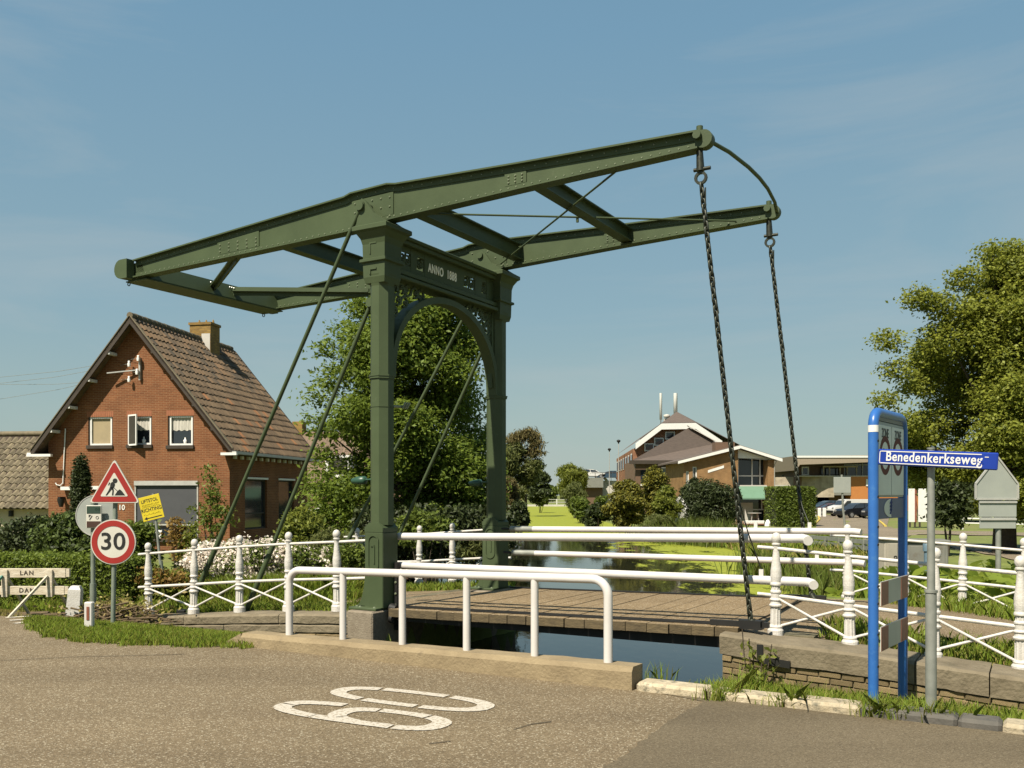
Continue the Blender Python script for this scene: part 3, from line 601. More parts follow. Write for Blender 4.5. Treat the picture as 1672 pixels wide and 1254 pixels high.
for v, si in ((0.0,-1),(WD,1)):
    mb = MB(); octa(mb,.155,1.28,4.62,v); octa(mb,.155,4.62,4.78,v,.19)
    p_ = mb.build('post', GREEN, po)
    mb = MB(); mb.cbox((-.175,v-.175,.12),(.145,v+.175,1.18),.012); mb.prism([(-.175,1.18),(.145,1.18),(.145,1.24),(.07,1.31),(-.10,1.31),(-.175,1.24)],1,v-.175,v+.175); mb.build('pedestal', GREEN, p_)
    # recessed keyhole panel moulding on both pedestal faces
    for sgn in (-1, 1):
        mb = MB(); y = v+sgn*.182; mb.ring((-.015,y,1.05),.085,.02,1,.016,12,0,math.pi); mb.box((-.11,y-.008,.72),(-.09,y+.008,1.05)); mb.box((.06,y-.008,.72),(.08,y+.008,1.05)); mb.ring((-.015,y,.72),.085,.02,1,.016,12,math.pi,2*math.pi)
        mb.box((-.06,y-.006,.98),(.0,y+.006,1.0)); mb.box((-.01,y-.006,.74),(.01,y+.006,.98)); mb.build('panel_moulding', GREEN, p_)
    mb = MB(); mb.cbox((-.36,v-.30,.097),(.12,v+.30,.135),.008); mb.build('base_plate', GREEN, p_)
    mb = MB(); bolts(mb, [(-.29,v-.2,.135),(-.2,v-.24,.135),(-.29,v+.2,.135),(.06,v-.25,.135)], .022, 2, 1); mb.build('bolt', GREENR, p_)
    mb = MB(); q = [(-.172,.75)]+[(-.172-.155*(1-math.cos(t)),.75-.6*math.sin(t)) for t in np.linspace(.15,math.pi/2,9)]+[(-.172,.14)]
    mb.prism(q,1,v-.16,v-.12); mb.prism(q,1,v+.12,v+.16); mb.build('foot_bracket', GREEN, p_)
    for z in (3.33, 2.93) if v == 0 else (3.33,):
        mb = MB(); octa(mb,.172 if z > 3 else .161,z,z+(.03 if z > 3 else .012),v); octa(mb,.18,z+.03,z+.05,v) if z > 3 else None; mb.build('collar', GREEN, p_)
    mb = MB(); square_flare(mb, [(.165,4.66),(.185,4.74),(.19,4.93),(.19,4.94),(.225,4.955),(.225,4.99),(.19,5.005),(.195,5.2),(.215,5.28),(.265,5.36),(.30,5.385),(.30,5.44),(.275,5.455)], v); mb.build('capital', GREEN, p_)
    mb = MB()
    for z0, z1 in ((5.06,5.22),(4.78,4.86)):
        mb.box((-.07,v+si*.197-.006,z0),(-.05,v+si*.197+.006,z1)); mb.box((-.05,v+si*.197-.006,z1-.02),(.05,v+si*.197+.006,z1))
    mb.build('panel_moulding', GREEN, p_)
    # pivot bracket on the capital
    mb = MB(); q = [(-.30,5.455),(-.26,5.60),(-.25,5.80),(-.19,5.85),(-.12,5.80),(.02,5.62),(.20,5.50),(.28,5.455)]
    vb = v+si*.19; mb.prism(q,1,vb-.03,vb+.03); mb.prism([(x*.96, z) for x, z in q],1,v-si*.18-.025,v-si*.18+.025)
    mb.tube([(-.19,v-.24,5.76),(-.19,v+.24,5.76)],.055,12); mb.build('pivot_bracket', GREEN, p_)
    # plinth stone
    mb = MB(); mb.cbox((-.31,v-.40,-.75),(.14,v+.42,.096),.02); mb.build('plinth', PLINTH, p_)
    # stays down to the ground behind
    vs_ = v+si*.215
    for (u0, z0, u1, vv0, vv1) in ((-.20,5.74,-4.05,vs_,v),(-.17,4.42,-2.74,v+si*.03,v)):
        a = Vector((u0,vv0,z0)); b = Vector((u1,vv1,float(np.interp(u1,pu_x,pu_z))-.15)); mb = MB(); c = a.lerp(b,.74)
        mb.tube([a, c],.030,10); mb.tube([c, c.lerp(b,.02), b],[.03,.042,.042],10); mb.tube([a+Vector((0,-.05,.0)), a+Vector((0,.05,0))],.065,12); st = mb.build('stay_rod', GREEN, po)
        MB().cbox((b.x-.09,b.y-.09,b.z-.05),(b.x+.09,b.y+.09,b.z+.2),.01).build('stay_foot', BLACKI, st)
    # small lamp on an arm
    mb = MB(); mb.tube([(-.15,v,1.92),(-.30,v,1.915)],.014,6); am = mb.build('lamp_arm', LAMPG, po)
    mb = MB(); mb.tube([(-.29,v,1.915),(-.31,v,1.91),(-.42,v,1.905),(-.54,v,1.90),(-.56,v,1.90)],[.02,.062,.06,.035,.01],10); mb.build('lamp_head', LAMPG, am)
mb = MB(); mb.bar((.19,.1,-.2),(.19,.1,.75),.07,.05); bar_ = mb.build('hinge_plate', BLACKI, po)
mb = MB(); bolts(mb,[(.19,.06,.15+.16*i) for i in range(4)],.02,1,-1); mb.build('bolt', GREENR, bar_)
for z in (.12,-.02): MB().tube([(.17,-.02,z),(.27,-.02,z-.02)],.07,8).build('hinge_knuckle', BLACKI, po)
for a, b in (((-.02,-.19,2.93),(-.02,.55,3.02)),): pass
mb = MB(); mb.tube([(.1,.1,2.95),(.16,.38,2.96)],.022,6); [mb.tube([(.16,.26+.05*i,2.93),(.19,.30+.05*i,3.02)],.016,6) for i in range(3)]; mb.build('wire_insulators', GREENR, po)
# lintel
va, vb = .19, WD-.19
mb = MB(); mb.cbox((-.13,va,5.30),(.15,vb,5.36),.008); mb.cbox((-.17,va,5.36),(.19,vb,5.41),.01); mb.build('lintel_cornice', GREEN, po)
mb = MB(); mb.cbox((-.12,va,4.86),(.13,vb,4.93),.008); mb.cbox((-.15,va,4.78),(.16,vb,4.84),.012); mb.build('lintel_moulding', GREEN, po)
holes = [(.33,.60),(.74,.95),(2.02,2.36),(2.56,2.72)]
cur = va; webs = []
for h0, h1 in holes+[(vb, vb)]: webs.append((cur, h0)); cur = h1
for a, b in webs: MB().box((.02,a,4.90),(.06,b,5.32)).build('lintel_panel', GREEN, po)
mb = MB()
for h0, h1 in holes:
    mb.box((.024,h0,4.92),(.056,h1,5.03)); mb.box((.024,h0,5.22),(.056,h1,5.31)); k = max(1, round((h1-h0)/.15)); w = (h1-h0)/k
    for i in range(k):
        c = (.04,h0+w*(i+.5),5.125); mb.ring(c,.062,.02,0,.03,14,.5 if i%2 else 2.6,5.6 if i%2 else 7.7); mb.ring((c[0],c[1]+.012,c[2]-.01),.025,.016,0,.03,10)
        mb.bar((.04,h0+w*i,5.03),(.04,h0+w*i+.03,5.22),.03,.018)
mb.build('lintel_scrollwork', GREEN, po, stuff=True)
LET = M('lettering_cream', (.85,.83,.74), (.78,.76,.68), rough=.5)
for tx, vv in (('ANNO',1.235),('1888',1.67)):
    text_obj(tx, .185, LET, po, (.062, vv, 5.115), (math.pi/2, 0, math.pi/2), .005, .004, sx=.68, spacing=1.12)
# arch: rib and pierced spandrels
vc = WD/2; ra = vc-.165; zs, za = 3.38, 4.66
def arch(t, off=0): return (vc+(ra+off)*math.cos(t), zs+(za-zs+off)*math.sin(t)**.86)
mb = MB(); n = 40; vs = []
for i in range(n+1):
    t = math.pi*i/n
    for off, u in ((-.02,-.085),(-.02,.105),(.075,.105),(.075,-.085)):
        v_, z_ = arch(t, off); vs.append((u, v_, z_))
mb.add(vs, [(i*4+e,(i+1)*4+e,(i+1)*4+(e+1)%4,i*4+(e+1)%4) for i in range(n) for e in range(4)]+[(0,1,2,3), tuple(n*4+e for e in range(4))]); mb.build('arch_rib', GREEN, po)
for sd_ in (-1, 1):
    mb = MB(); items = []
    for row in range(7):
        z = 4.68-row*.175
        for cidx in range(7):
            dv = .25+cidx*.165+(.08 if row % 2 else 0); vv = (dv if sd_ < 0 else WD-dv); r = .05
            q = (vv-vc)/(ra+.09); lim = zs+(za-zs+.09)*max(0, 1-q*q)**.43
            if abs(q) < 1 and z-.045 > lim and dv < 1.35:
                a0 = random.uniform(0,6); mb.ring((.01,vv,z),.072,.026,0,.035,14,a0,a0+5.0); mb.ring((.01,vv+.03*math.cos(a0+2),z+.03*math.sin(a0+2)),.024,.02,0,.035,8)
                mb.bar((.01,vv-.09,z-.05),(.01,vv-.06,z+.05),.03,.03); mb.bar((.01,vv-.02,z+.075),(.01,vv+.05,z+.12),.03,.026)
    # frame of the spandrel
    vv = .175 if sd_ < 0 else WD-.175
    mb.box((-.03,min(vv,vv-sd_*.05),3.5),(.05,max(vv,vv-sd_*.05),4.78)); mb.build('spandrel_scrollwork', GREEN, po, stuff=True)
# ---------------------------------------------------------------- balance frame
bf = thing('balance_frame', 'riveted green balance beams with counterweight box, tipped level above the portal', 'balance beams', tuple(N0), BANG)
TOPZ = [(-5.2,5.66),(-.62,5.985),(-.5,6.02),(.15,6.045),(.3,6.02),(2.3,5.955),(4.62,5.90)]
BOTZ = [(-5.2,5.36),(-.54,5.47),(.17,5.53),(2.3,5.615),(4.62,5.69)]
tz = lambda u: float(np.interp(u,[a for a,_ in TOPZ],[b for _,b in TOPZ])); bz = lambda u: float(np.interp(u,[a for a,_ in BOTZ],[b for _,b in BOTZ]))
ust = [-5.2,-4.2,-2.9,-1.7,-.62,-.5,.15,.3,1.3,2.3,3.5,4.62]
for v in (0.0, WD):
    def loft(mb, f, y0, y1):
        vs = []
        for u in ust:
            z0, z1 = f(u); vs += [(u,v+y0,z0),(u,v+y1,z0),(u,v+y1,z1),(u,v+y0,z1)]
        n = len(ust); mb.add(vs, [(i*4+e,(i+1)*4+e,(i+1)*4+(e+1)%4,i*4+(e+1)%4) for i in range(n-1) for e in range(4)]+[(0,1,2,3), tuple((n-1)*4+e for e in range(4))])
    mb = MB(); loft(mb, lambda u: (bz(u)+.02, tz(u)-.02), -.02, .02); bm_ = mb.build('beam', GREEN, bf)
    mb = MB(); loft(mb, lambda u: (tz(u)-.022, tz(u)), -.10, .10); loft(mb, lambda u: (tz(u)-.10, tz(u)-.0225), -.032, .032); mb.build('top_flange', GREEN, bm_)
    mb = MB(); loft(mb, lambda u: (bz(u), bz(u)+.022), -.095, .095); loft(mb, lambda u: (bz(u)+.0225, bz(u)+.085), -.034, .034); mb.build('bottom_flange', GREEN, bm_)
    mb = MB()
    for sg in (-1, 1):
        y = v+sg*.036; pts = []
        for u in np.arange(-5.05, 4.55, .115): pts.append((u, y, bz(u)+.055))
        bolts(mb, pts, .015, 1, sg)
        bolts(mb, [(u, v+sg*.034, tz(u)-.06) for u in np.arange(-5.05,4.55,.16)], .011, 1, sg)
    mb.build('rivets', GREENR, bm_, stuff=True)
    for (u0, u1) in ((-.52,.22),(-3.25,-2.35),(2.02,2.34)):
        mb = MB(); q = [(u0,bz(u0)+.09),(u1,bz(u1)+.09),(u1,tz(u1)-.105),(u0,tz(u0)-.105)]
        mb.prism(q,1,v-.034,v+.034); sp = mb.build('splice_plate', GREEN, bm_)
        mb = MB()
        for sg in (-1, 1):
            k = 5 if u1-u0 > .5 else 3
            bolts(mb, [(u0+.06+(u1-u0-.12)*i/(k-1), v+sg*.035, bz(u0)+.13+(tz(u0)-bz(u0)-.28)*j/2) for i in range(k) for j in range(3)], .017, 1, sg)
        mb.build('rivets', GREENR, bm_, stuff=True)
    # sheave with pin at the tip, nose at the tail
    mb = MB(); mb.tube([(4.68,v-.06,5.80),(4.68,v+.06,5.80)],.105,16); mb.tube([(4.62,v-.12,5.84),(4.62,v+.12,5.84)],.05,8); mb.tube([(4.62,v,5.69),(4.62,v,5.97)],.04,8); mb.build('tip_sheave', GREEN, bf)
    mb = MB(); mb.tube([(4.62,v,5.68),(4.63,v,5.45)],[.04,.05],8); mb.ring((4.635,v,5.37),.062,.03,1,.035,14); mb.tube([(4.55,v,5.47),(4.75,v,5.47)],.022,6); mb.build('chain_shackle', CHAIN, bf)
    mb = MB(); q = [(-5.22,5.34),(-5.22,5.66)]+[(-5.38-.16*math.sin(t),5.50+.16*math.cos(t)) for t in np.linspace(.0,math.pi,10)]
    y0 = v-.20 if v == 0 else v+.05; mb.prism(q,1,y0,y0+.15); ns_ = mb.build('tail_nose', GREEN, bf)
    mb = MB(); mb.ring((-5.42,v,5.29),.03,.012,1,.012,12); mb.build('eye_ring', CHAIN, ns_)
mb = MB(); mb.prism([(-5.42,5.335),(-4.98,5.355),(-5.06,5.62),(-5.34,5.62)],1,-.02,WD+.02); mb.build('counterweight_box', GREEN, bf)
mb = MB(); mb.box((-5.46,-.03,5.315),(-4.93,WD+.03,5.334)); mb.build('counterweight_plate', GREEN, bf)
for u, h in ((-2.08,.22),(.45,.22),(2.42,.17)):
    z = (bz(u)+tz(u))/2-.02; mb = MB(); mb.box((u-.012,.04,z-h/2),(u+.012,WD-.04,z+h/2)); mb.box((u-.09,.04,z+h/2),(u+.09,WD-.04,z+h/2+.018)); mb.box((u-.09,.04,z-h/2-.018),(u+.09,WD-.04,z-h/2)); mb.build('cross_beam', GREEN, bf)
for (p, q) in (((-2.92,.05,5.44),(-5.02,1.5,5.50)),((-2.72,WD-.05,5.44),(-5.02,1.95,5.50))):
    mb = MB(); mb.bar(p,q,.15,.02); mb.bar(p,q,.02,.16); st = mb.build('tail_brace', GREEN, bf); mb = MB(); qq = Vector(q); bolts(mb,[qq+Vector((.03,-.1+.05*i,.05)) for i in range(4)],.022,0,1); mb.build('bolt', GREENR, st)
for p, q in (((.55,.06,5.60),(4.15,WD-.05,5.74)),((3.55,.06,5.66),(.15,WD-.1,5.60))):
    MB().tube([p,q],.014,6).build('tie_rod', GREEN, bf)
MB().tube([(2.3,1.55,5.6),(2.3,1.55,5.9)],.02,6).build('tie_bolt', GREEN, bf)
pts = [(4.74,.02,5.78)]+[(4.74+.16*math.sin(math.pi*t)**.8,.02+(WD-.04)*t,5.79) for t in (.15,.35,.5,.65,.85)]+[(4.74,WD-.02,5.78)]
MB().tube(pts,.024,8).build('tip_spreader', GREEN, bf)

# ---------------------------------------------------------------- deck
dz = lambda u: .115+.0185*u
dkr = thing('bridge_deck', 'gritty tan plank deck of the drawbridge with white tube handrails', 'bridge deck', tuple(N0), BANG)
u = .22
while u < 4.9:
    w = .272; mb = MB(); a, b = u, u+w-.010; v0, v1 = -.14+random.uniform(-.012,.012), 3.27; za, zb_ = dz(a)+random.uniform(-.003,.003), dz(b)+random.uniform(-.003,.003)
    vs = [(a,v0,za-.105),(b,v0,zb_-.105),(b,v1,zb_-.105),(a,v1,za-.105),(a,v0,za),(b,v0,zb_),(b,v1,zb_),(a,v1,za)]
    mb.add(vs, [(3,2,1,0)], 1); mb.add(vs, [(4,5,6,7)], 0); mb.add(vs, [(0,1,5,4),(1,2,6,5),(2,3,7,6),(3,0,4,7)], 1)
    mb.build('deck_plank', [DECK, DECKE], dkr); u += w
for v, w_ in ((.02,.022),(.14,.016),(3.16,.05)):
    mb = MB(); mb.add([(.24,v,dz(.24)+.004),(5.0,v,dz(5.0)+.004),(5.0,v+w_,dz(5.0)+.004),(.24,v+w_,dz(.24)+.004),(.24,v,dz(.24)+.022),(5.0,v,dz(5.0)+.022),(5.0,v+w_,dz(5.0)+.022),(.24,v+w_,dz(.24)+.022)],[(3,2,1,0),(4,5,6,7),(0,1,5,4),(1,2,6,5),(2,3,7,6),(3,0,4,7)]); mb.build('edge_strip', BLACKI, dkr)
for v in (.0,1.5,3.1):
    mb = MB(); mb.add([(.2,v-.03,-.05),(5.1,v-.03,-.045),(5.1,v+.06,-.045),(.2,v+.06,-.05),(.2,v-.03,dz(.2)-.11),(5.1,v-.03,dz(5.1)-.11),(5.1,v+.06,dz(5.1)-.11),(.2,v+.06,dz(.2)-.11)],[(3,2,1,0),(4,5,6,7),(0,1,5,4),(1,2,6,5),(2,3,7,6),(3,0,4,7)]); mb.build('girder', BLACKI, dkr)
mb = MB(); mb.bar((4.75,.0,dz(4.75)+.035),(5.42,.0,dz(5.42)+.03),.06,.06); mb.bar((5.1,.0,dz(5.2)+.03),(5.35,-.02,dz(5.3)+.03),.13,.10); mb.build('lifting_bar', BLACKI, dkr)
mb = MB(); mb.bar((4.75,3.13,dz(4.75)+.035),(5.42,3.13,dz(5.42)+.03),.06,.06); mb.build('lifting_bar', BLACKI, dkr)
def hrail(u0, z0, u1, z1, v, r, hook):
    pts = [(u0,v,z0)]+[(u0+(u1-u0)*t,v,z0+(z1-z0)*t) for t in (.25,.5,.75,.955)]
    if hook: pts += [(u1-.09,v-.02,z1),(u1-.03,v-.065,z1-.01),(u1,v-.14,z1-.02)]
    else: pts += [(u1-.1,v,z1),(u1,v-.02,z1-.01)]
    mb = MB(); mb.tube(pts,r,14); return mb.build('handrail', WHITE, dkr)
hr = [hrail(.10,1.107,5.82,1.212,.25,.052,True), hrail(.12,.694,5.88,.725,.25,.051,True), hrail(.42,1.135,5.93,1.20,2.9,.046,False), hrail(.46,.742,5.98,.775,2.9,.045,False)]
for h, u0, z in ((hr[2],.42,1.135),(hr[3],.46,.742)):
    MB().tube([(u0,2.9,z),(u0+.42,2.9,z+.004)],.049,14).build('sleeve', GALV, h); MB().tube([(u0-.2,2.95,z),(u0,2.9,z)],.02,6).build('pivot_pin', BLACKI, h)
for h, u0, z in ((hr[0],.10,1.107),(hr[1],.12,.694)): MB().tube([(u0-.1,.22,z),(u0,.25,z)],.03,6).build('pivot_pin', BLACKI, h)
for h, px, v, z in ((hr[2],1322,2.9,1.19),(hr[2],1234,2.9,1.18),(hr[3],1334,2.9,.77),(hr[1],1243,.25,.722)):
    p = BF.ray(px, 880, 1, v); mb = MB(); mb.box((p.x-.025,v-.008,z+.03),(p.x+.025,v+.008,z+.125)); mb.build('lug', WHITE, h)
# ---------------------------------------------------------------- lifting chains
lk = None
def link_mesh():
    mb = MB(); pts = []; R, hl = .021, .024
    ring = [( R*math.cos(t), (hl if math.sin(t) >= 0 else -hl)+R*math.sin(t)) for t in np.linspace(0, 2*math.pi, 13)[:-1]]
    n = len(ring); m_ = 5; vs = []
    for i, (x, z) in enumerate(ring):
        px_, pz_ = ring[i-1]; nx_, nz_ = ring[(i+1) % n]; tx, tz_ = nx_-px_, nz_-pz_; k = math.hypot(tx, tz_); nrm = (tz_/k, -tx/k)
        for j in range(m_):
            a = 2*math.pi*j/m_; vs.append((x+nrm[0]*.0125*math.cos(a), .0125*math.sin(a), z+nrm[1]*.0125*math.cos(a)))
    mb.add(vs, [(i*m_+j, i*m_+(j+1)%m_, ((i+1)%n)*m_+(j+1)%m_, ((i+1)%n)*m_+j) for i in range(n) for j in range(m_)], 0, True); return mb
for v, lab, side in ((0.0,'long iron lifting chain nearest the camera, from beam tip to deck edge','near'),(WD,'long iron lifting chain farther away, behind the white handrails','far')):
    top = Vector((4.64,v,5.335)); bot = Vector((5.22,v,dz(5.2)+.06)); ch = thing('lifting_chain', lab, 'chain', tuple(uvz(4.64,v,5.30)), BANG, 'lifting chains of the drawbridge')
    d = bot-top; Ln = d.length; nl = int(Ln/.066); rotm = d.normalized().to_track_quat('Z','Y')
    for i in range(nl):
        if lk is None: o = link_mesh().build('chain_link', CHAIN, ch); lk = o
        else: o = inst(lk, 'chain_link', ch)
        o.location = d*((i+.5)/nl); o.rotation_mode = 'QUATERNION'
        from mathutils import Quaternion
        o.rotation_quaternion = rotm @ Quaternion((0,0,1), (math.pi/2 if i % 2 else 0)+.5+random.uniform(-.25,.25)); o.scale = (1.12,1.12,1.12)
    mb = MB(); mb.tube([(.05,0,-.05),(.05,0,-.6)]+[tuple(d*.3+Vector((.03,0,0)))],.009,5); mb.tube([tuple(d-Vector((.0,0,-.05))),tuple(d+Vector((.05,-.02,-.03)))],.05,8); mb.build('shackle', CHAIN, ch)
for (pa, pb, va_, vb_, lab) in (((1199,790),(1243,930),0.0,.25,'thin safety chain from the near lifting chain to the handrail'),((1300,790),(1322,857),WD,2.9,'thin safety chain from the far lifting chain to the handrail')):
    a = BF.w(BF.ray(*pa,1,va_)); b = BF.w(BF.ray(*pb,1,vb_)); m = a.lerp(b,.5)-Vector((0,0,.06)); mb = MB(); mb.tube([Vector((0,0,0)), m-a, b-a],.008,5); o = mb.build('safety_chain', CHAIN); o.location = a; tag(o, lab, 'chain')

# ---------------------------------------------------------------- white cast iron fences
prof = [(.088,0),(.088,.075),(.078,.09),(.07,.10),(.074,.115),(.058,.14),(.055,.33),(.07,.345),(.073,.36),(.06,.375),(.056,.40),(.068,.415),(.068,.425),(.054,.44),(.054,.49),(.062,.50),(.062,.515),(.05,.53),(.05,.575),(.063,.585),(.063,.60),(.054,.62),(.061,.68),(.06,.75),(.046,.85),(.036,.95),(.034,1.00),(.038,1.03),(.048,1.04),(.048,1.055),(.034,1.065)]
fprof = [(.036,1.06),(.05,1.085),(.056,1.115),(.05,1.145),(.032,1.17),(.004,1.18)]
def post_mesh():
    n = 20; vs = []; k = len(prof)
    for r, z in prof:
        fl = (.13 < z < .34) or (.52 < z < .58)
        for j in range(n):
            rr = r*(.86 if fl and j % 2 else 1.0); a = 2*math.pi*j/n; vs.append((rr*math.cos(a), rr*math.sin(a), z))
    return MB().add(vs, [(i*n+j,i*n+(j+1)%n,(i+1)*n+(j+1)%n,(i+1)*n+j) for i in range(k-1) for j in range(n)], 0, False).add(vs[:n], [tuple(range(n))[::-1]])
proto_post = None; proto_fin = None
def fence(label, pts, ext=(None, None), skip_cross=(), npost=None):
    """pts: local (u,v,z) of post feet; rails run post to post; ext adds rail stubs"""
    global proto_post, proto_fin
    root = thing('cast_iron_fence', label, 'fence', tuple(N0), BANG, 'white cast iron fences at the bridge'); n = len(pts)
    for i, p in enumerate(pts):
        if proto_post is None:
            o = post_mesh().build('post', WHITEF, root); proto_post = o; f = MB().lathe(fprof, n=16).build('finial', WHITEF, o); proto_fin = f
        else: o = inst(proto_post, 'post', root); inst(proto_fin, 'finial', o)
        o.location = p; o.rotation_euler = (random.uniform(-.015,.015), random.uniform(-.02,.02), random.uniform(0,.3))
    ends = ([ext[0]] if ext[0] is not None else [])+[Vector(p) for p in pts]+([ext[1]] if ext[1] is not None else [])
    for z, r in ((1.0,.021),(.465,.022)):
        for i in range(len(ends)-1):
            a, b = Vector(ends[i]), Vector(ends[i+1]); q = Vector((0,0,z)); MB().tube([a+q,b+q],r,8).build('rail', WHITEF, root)
    for i in range(n-1):
        a, b = Vector(pts[i]), Vector(pts[i+1]); off = Vector((0,.012,0))
        for s_, (z0, z1) in ((-1,(.43,.12)),(1,(.12,.43))):
            MB().tube([a+Vector((.04,0,z0))+off*s_, b+Vector((-.04,0,z1))+off*s_],.0155,7).build('cross_brace', WHITEF, root)
    return root
pl = [Vector((u, -.045+.087*(u+.78), z)) for u, z in ((-4.49,-.25),(-3.56,-.172),(-2.63,-.095),(-1.70,-.03),(-.78,.018))]
pl2 = []
for px, p in zip((243,316,391,471,551), pl):
    q = BF.ray(px, 1000, 1, p.y); pl2.append(Vector((q.x, p.y, p.z)))
fence('white cast iron fence left of the portal on the cracked stone wall', pl2, (pl2[0]+Vector((-.22,-.02,-.02)), Vector((-.12,.02,.06))))
pr_ = []
for px, v, z in ((1266,.2,.094),(1388,.19,.03),(1524,.18,-.028),(1667,.176,-.085),(1830,.17,-.15),(2010,.17,-.2)):
    q = BF.ray(px, 1040, 1, v); pr_.append(Vector((q.x, v, z)))
fence('white cast iron fence on the right quay wall, nearest the blue sign', pr_, (pr_[0]+Vector((-.2,0,.01)), None))
pf = []
for px, z in ((583.6,-.16),(636,-.12),(684,-.085),(738.8,-.02),(797,.04)):
    q = BF.ray(px, 900, 1, 4.55); pf.append(Vector((q.x, 4.55, z)))
fence('white cast iron fence behind the portal, seen through the arch', pf, (pf[0]+Vector((-.35,0,-.02)), pf[-1]+Vector((.5,0,.02))))
pf = []
for px, z in ((1383,.07),(1478,.02),(1571,-.03),(1671,-.085),(1785,-.15),(1910,-.2)):
    q = BF.ray(px, 900, 1, 4.5); pf.append(Vector((q.x, 4.5, z)))
fence('white cast iron fence across the right approach road, in front of the big leaves', pf, (pf[0]+Vector((-.25,0,0)), None))
# ---------------------------------------------------------------- brick house on the left
HR = Vector((-9.835,32.0,0)); HA = math.atan2(-.167,.986); HL = Fr((HR.x-.986*7.0, HR.y+.167*7.0, -.62), HA)
def wall_holes(mb, x0, x1, z0, z1, holes, depth=.13, m=0):
    """front wall sheet in the plane y = 0 with recessed openings"""
    xs = sorted({x0, x1, *[h[0] for h in holes], *[h[1] for h in holes]}); zs = sorted({z0, z1, *[h[2] for h in holes], *[h[3] for h in holes]})
    for i in range(len(xs)-1):
        for j in range(len(zs)-1):
            cx, cz = (xs[i]+xs[i+1])/2, (zs[j]+zs[j+1])/2
            if any(h[0] < cx < h[1] and h[2] < cz < h[3] for h in holes): continue
            mb.add([(xs[i],0,zs[j]),(xs[i+1],0,zs[j]),(xs[i+1],0,zs[j+1]),(xs[i],0,zs[j+1])],[(0,1,2,3)],m)
    for a, b, c, d in holes:
        mb.add([(a,0,c),(b,0,c),(b,0,d),(a,0,d),(a,depth,c),(b,depth,c),(b,depth,d),(a,depth,d)],[(0,1,5,4),(1,2,6,5),(2,3,7,6),(3,0,4,7)],m)
ho = thing('brick_house', 'red brick gabled house with clay tiled roof and three small upstairs windows', 'house', tuple(HL.o), HA)
def hp(px, py): q = HL.ray(px, py, 1, 0.0); return q.x, q.z
EZ = 1.7+91*32/1500+.62; RZ = 1.7+286*32.58/1500+.62; WID = 7.0; DEP = 7.0
wins = []
for (xa, ya, xb, yb) in ((144,679,184,729),(209,678,248,728),(274,677,316,729)):
    a, d = hp(xa, ya); b, c = hp(xb, yb); wins.append((a, b, c, d))
sa, sdz = hp(221,788); sb, sc = hp(323,880); big = (sa, sb, sc, sdz)
mb = MB(); zw = max(w[3] for w in wins)+.02; rx = lambda z: (z-EZ)/(RZ-.06-EZ)*WID/2
def cells(holes, x0, x1, z0, z1):
    xs = sorted({x0, x1, *[h[0] for h in holes], *[h[1] for h in holes]}); zs = sorted({z0, z1, *[min(max(h[2],z0),z1) for h in holes], *[min(max(h[3],z0),z1) for h in holes]})
    for i in range(len(xs)-1):
        for j in range(len(zs)-1):
            cx, cz = (xs[i]+xs[i+1])/2, (zs[j]+zs[j+1])/2
            if not any(h[0] < cx < h[1] and h[2] < cz < h[3] for h in holes): mb.add([(xs[i],0,zs[j]),(xs[i+1],0,zs[j]),(xs[i+1],0,zs[j+1]),(xs[i],0,zs[j+1])],[(0,1,2,3)])
cells(wins+[big], 0, WID, 0, EZ); cells(wins, rx(zw), WID-rx(zw), EZ, zw)
mb.add([(0,0,EZ),(rx(zw),0,EZ),(rx(zw),0,zw)],[(0,1,2)]); mb.add([(WID,0,EZ),(WID-rx(zw),0,zw),(WID-rx(zw),0,EZ)],[(0,1,2)]); mb.add([(rx(zw),0,zw),(WID-rx(zw),0,zw),(WID/2,0,RZ-.06)],[(0,1,2)])
for h in wins+[big]:
    x0,x1,z0,z1 = h; q = .13; mb.add([(x0,0,z0),(x1,0,z0),(x1,0,z1),(x0,0,z1),(x0,q,z0),(x1,q,z0),(x1,q,z1),(x0,q,z1)],[(0,1,5,4),(1,2,6,5),(2,3,7,6),(3,0,4,7)])
mb.build('front_wall', HBRICK, ho, flip=False)
mb = MB(); mb.add([(0,0,0),(0,DEP,0),(0,DEP,EZ),(0,0,EZ)],[(0,1,2,3)])
mb.add([(0,DEP,0),(WID,DEP,0),(WID,DEP,EZ),(WID/2,DEP,RZ-.06),(0,DEP,EZ)],[(0,1,2,3,4)]); mb.build('rear_wall', HBRICK, ho, flip=False)
sw = MB(); sideh = []
def sp(px, py): q = HL.ray(px, py, 0, WID); return q.y, q.z
for xa, ya, xb, yb in ((400,782,436,862),(455,784,480,862)):
    a, d = sp(xa, ya); b, c = sp(xb, yb); sideh.append((a, b, c, d))
wall_holes(sw, 0, DEP, 0, EZ, sideh); s_o = sw.build('side_wall', HBRICK, ho, flip=False); s_o.location = (WID,0,0); s_o.rotation_euler = (0,0,math.pi/2)
for i, (a, b, c, d) in enumerate(sideh):
    w = MB().box((WID-.125,a,c),(WID-.12,b,d)).build('window', GLASS, ho); mb = MB()
    for q in (((WID-.12,a,c),(WID-.07,a+.06,d)),((WID-.12,b-.06,c),(WID-.07,b,d)),((WID-.12,a+.06,d-.06),(WID-.07,b-.06,d)),((WID-.12,a+.06,c),(WID-.07,b-.06,c+.06)),((WID-.12,a+.06,c+(d-c)*.3),(WID-.08,b-.06,c+(d-c)*.3+.05))): mb.box(*q)
    mb.build('frame', BARGE, w); MB().box((WID-.03,a-.04,d),(WID+.04,b+.04,d+.07)).build('lintel', WFRAME, w)
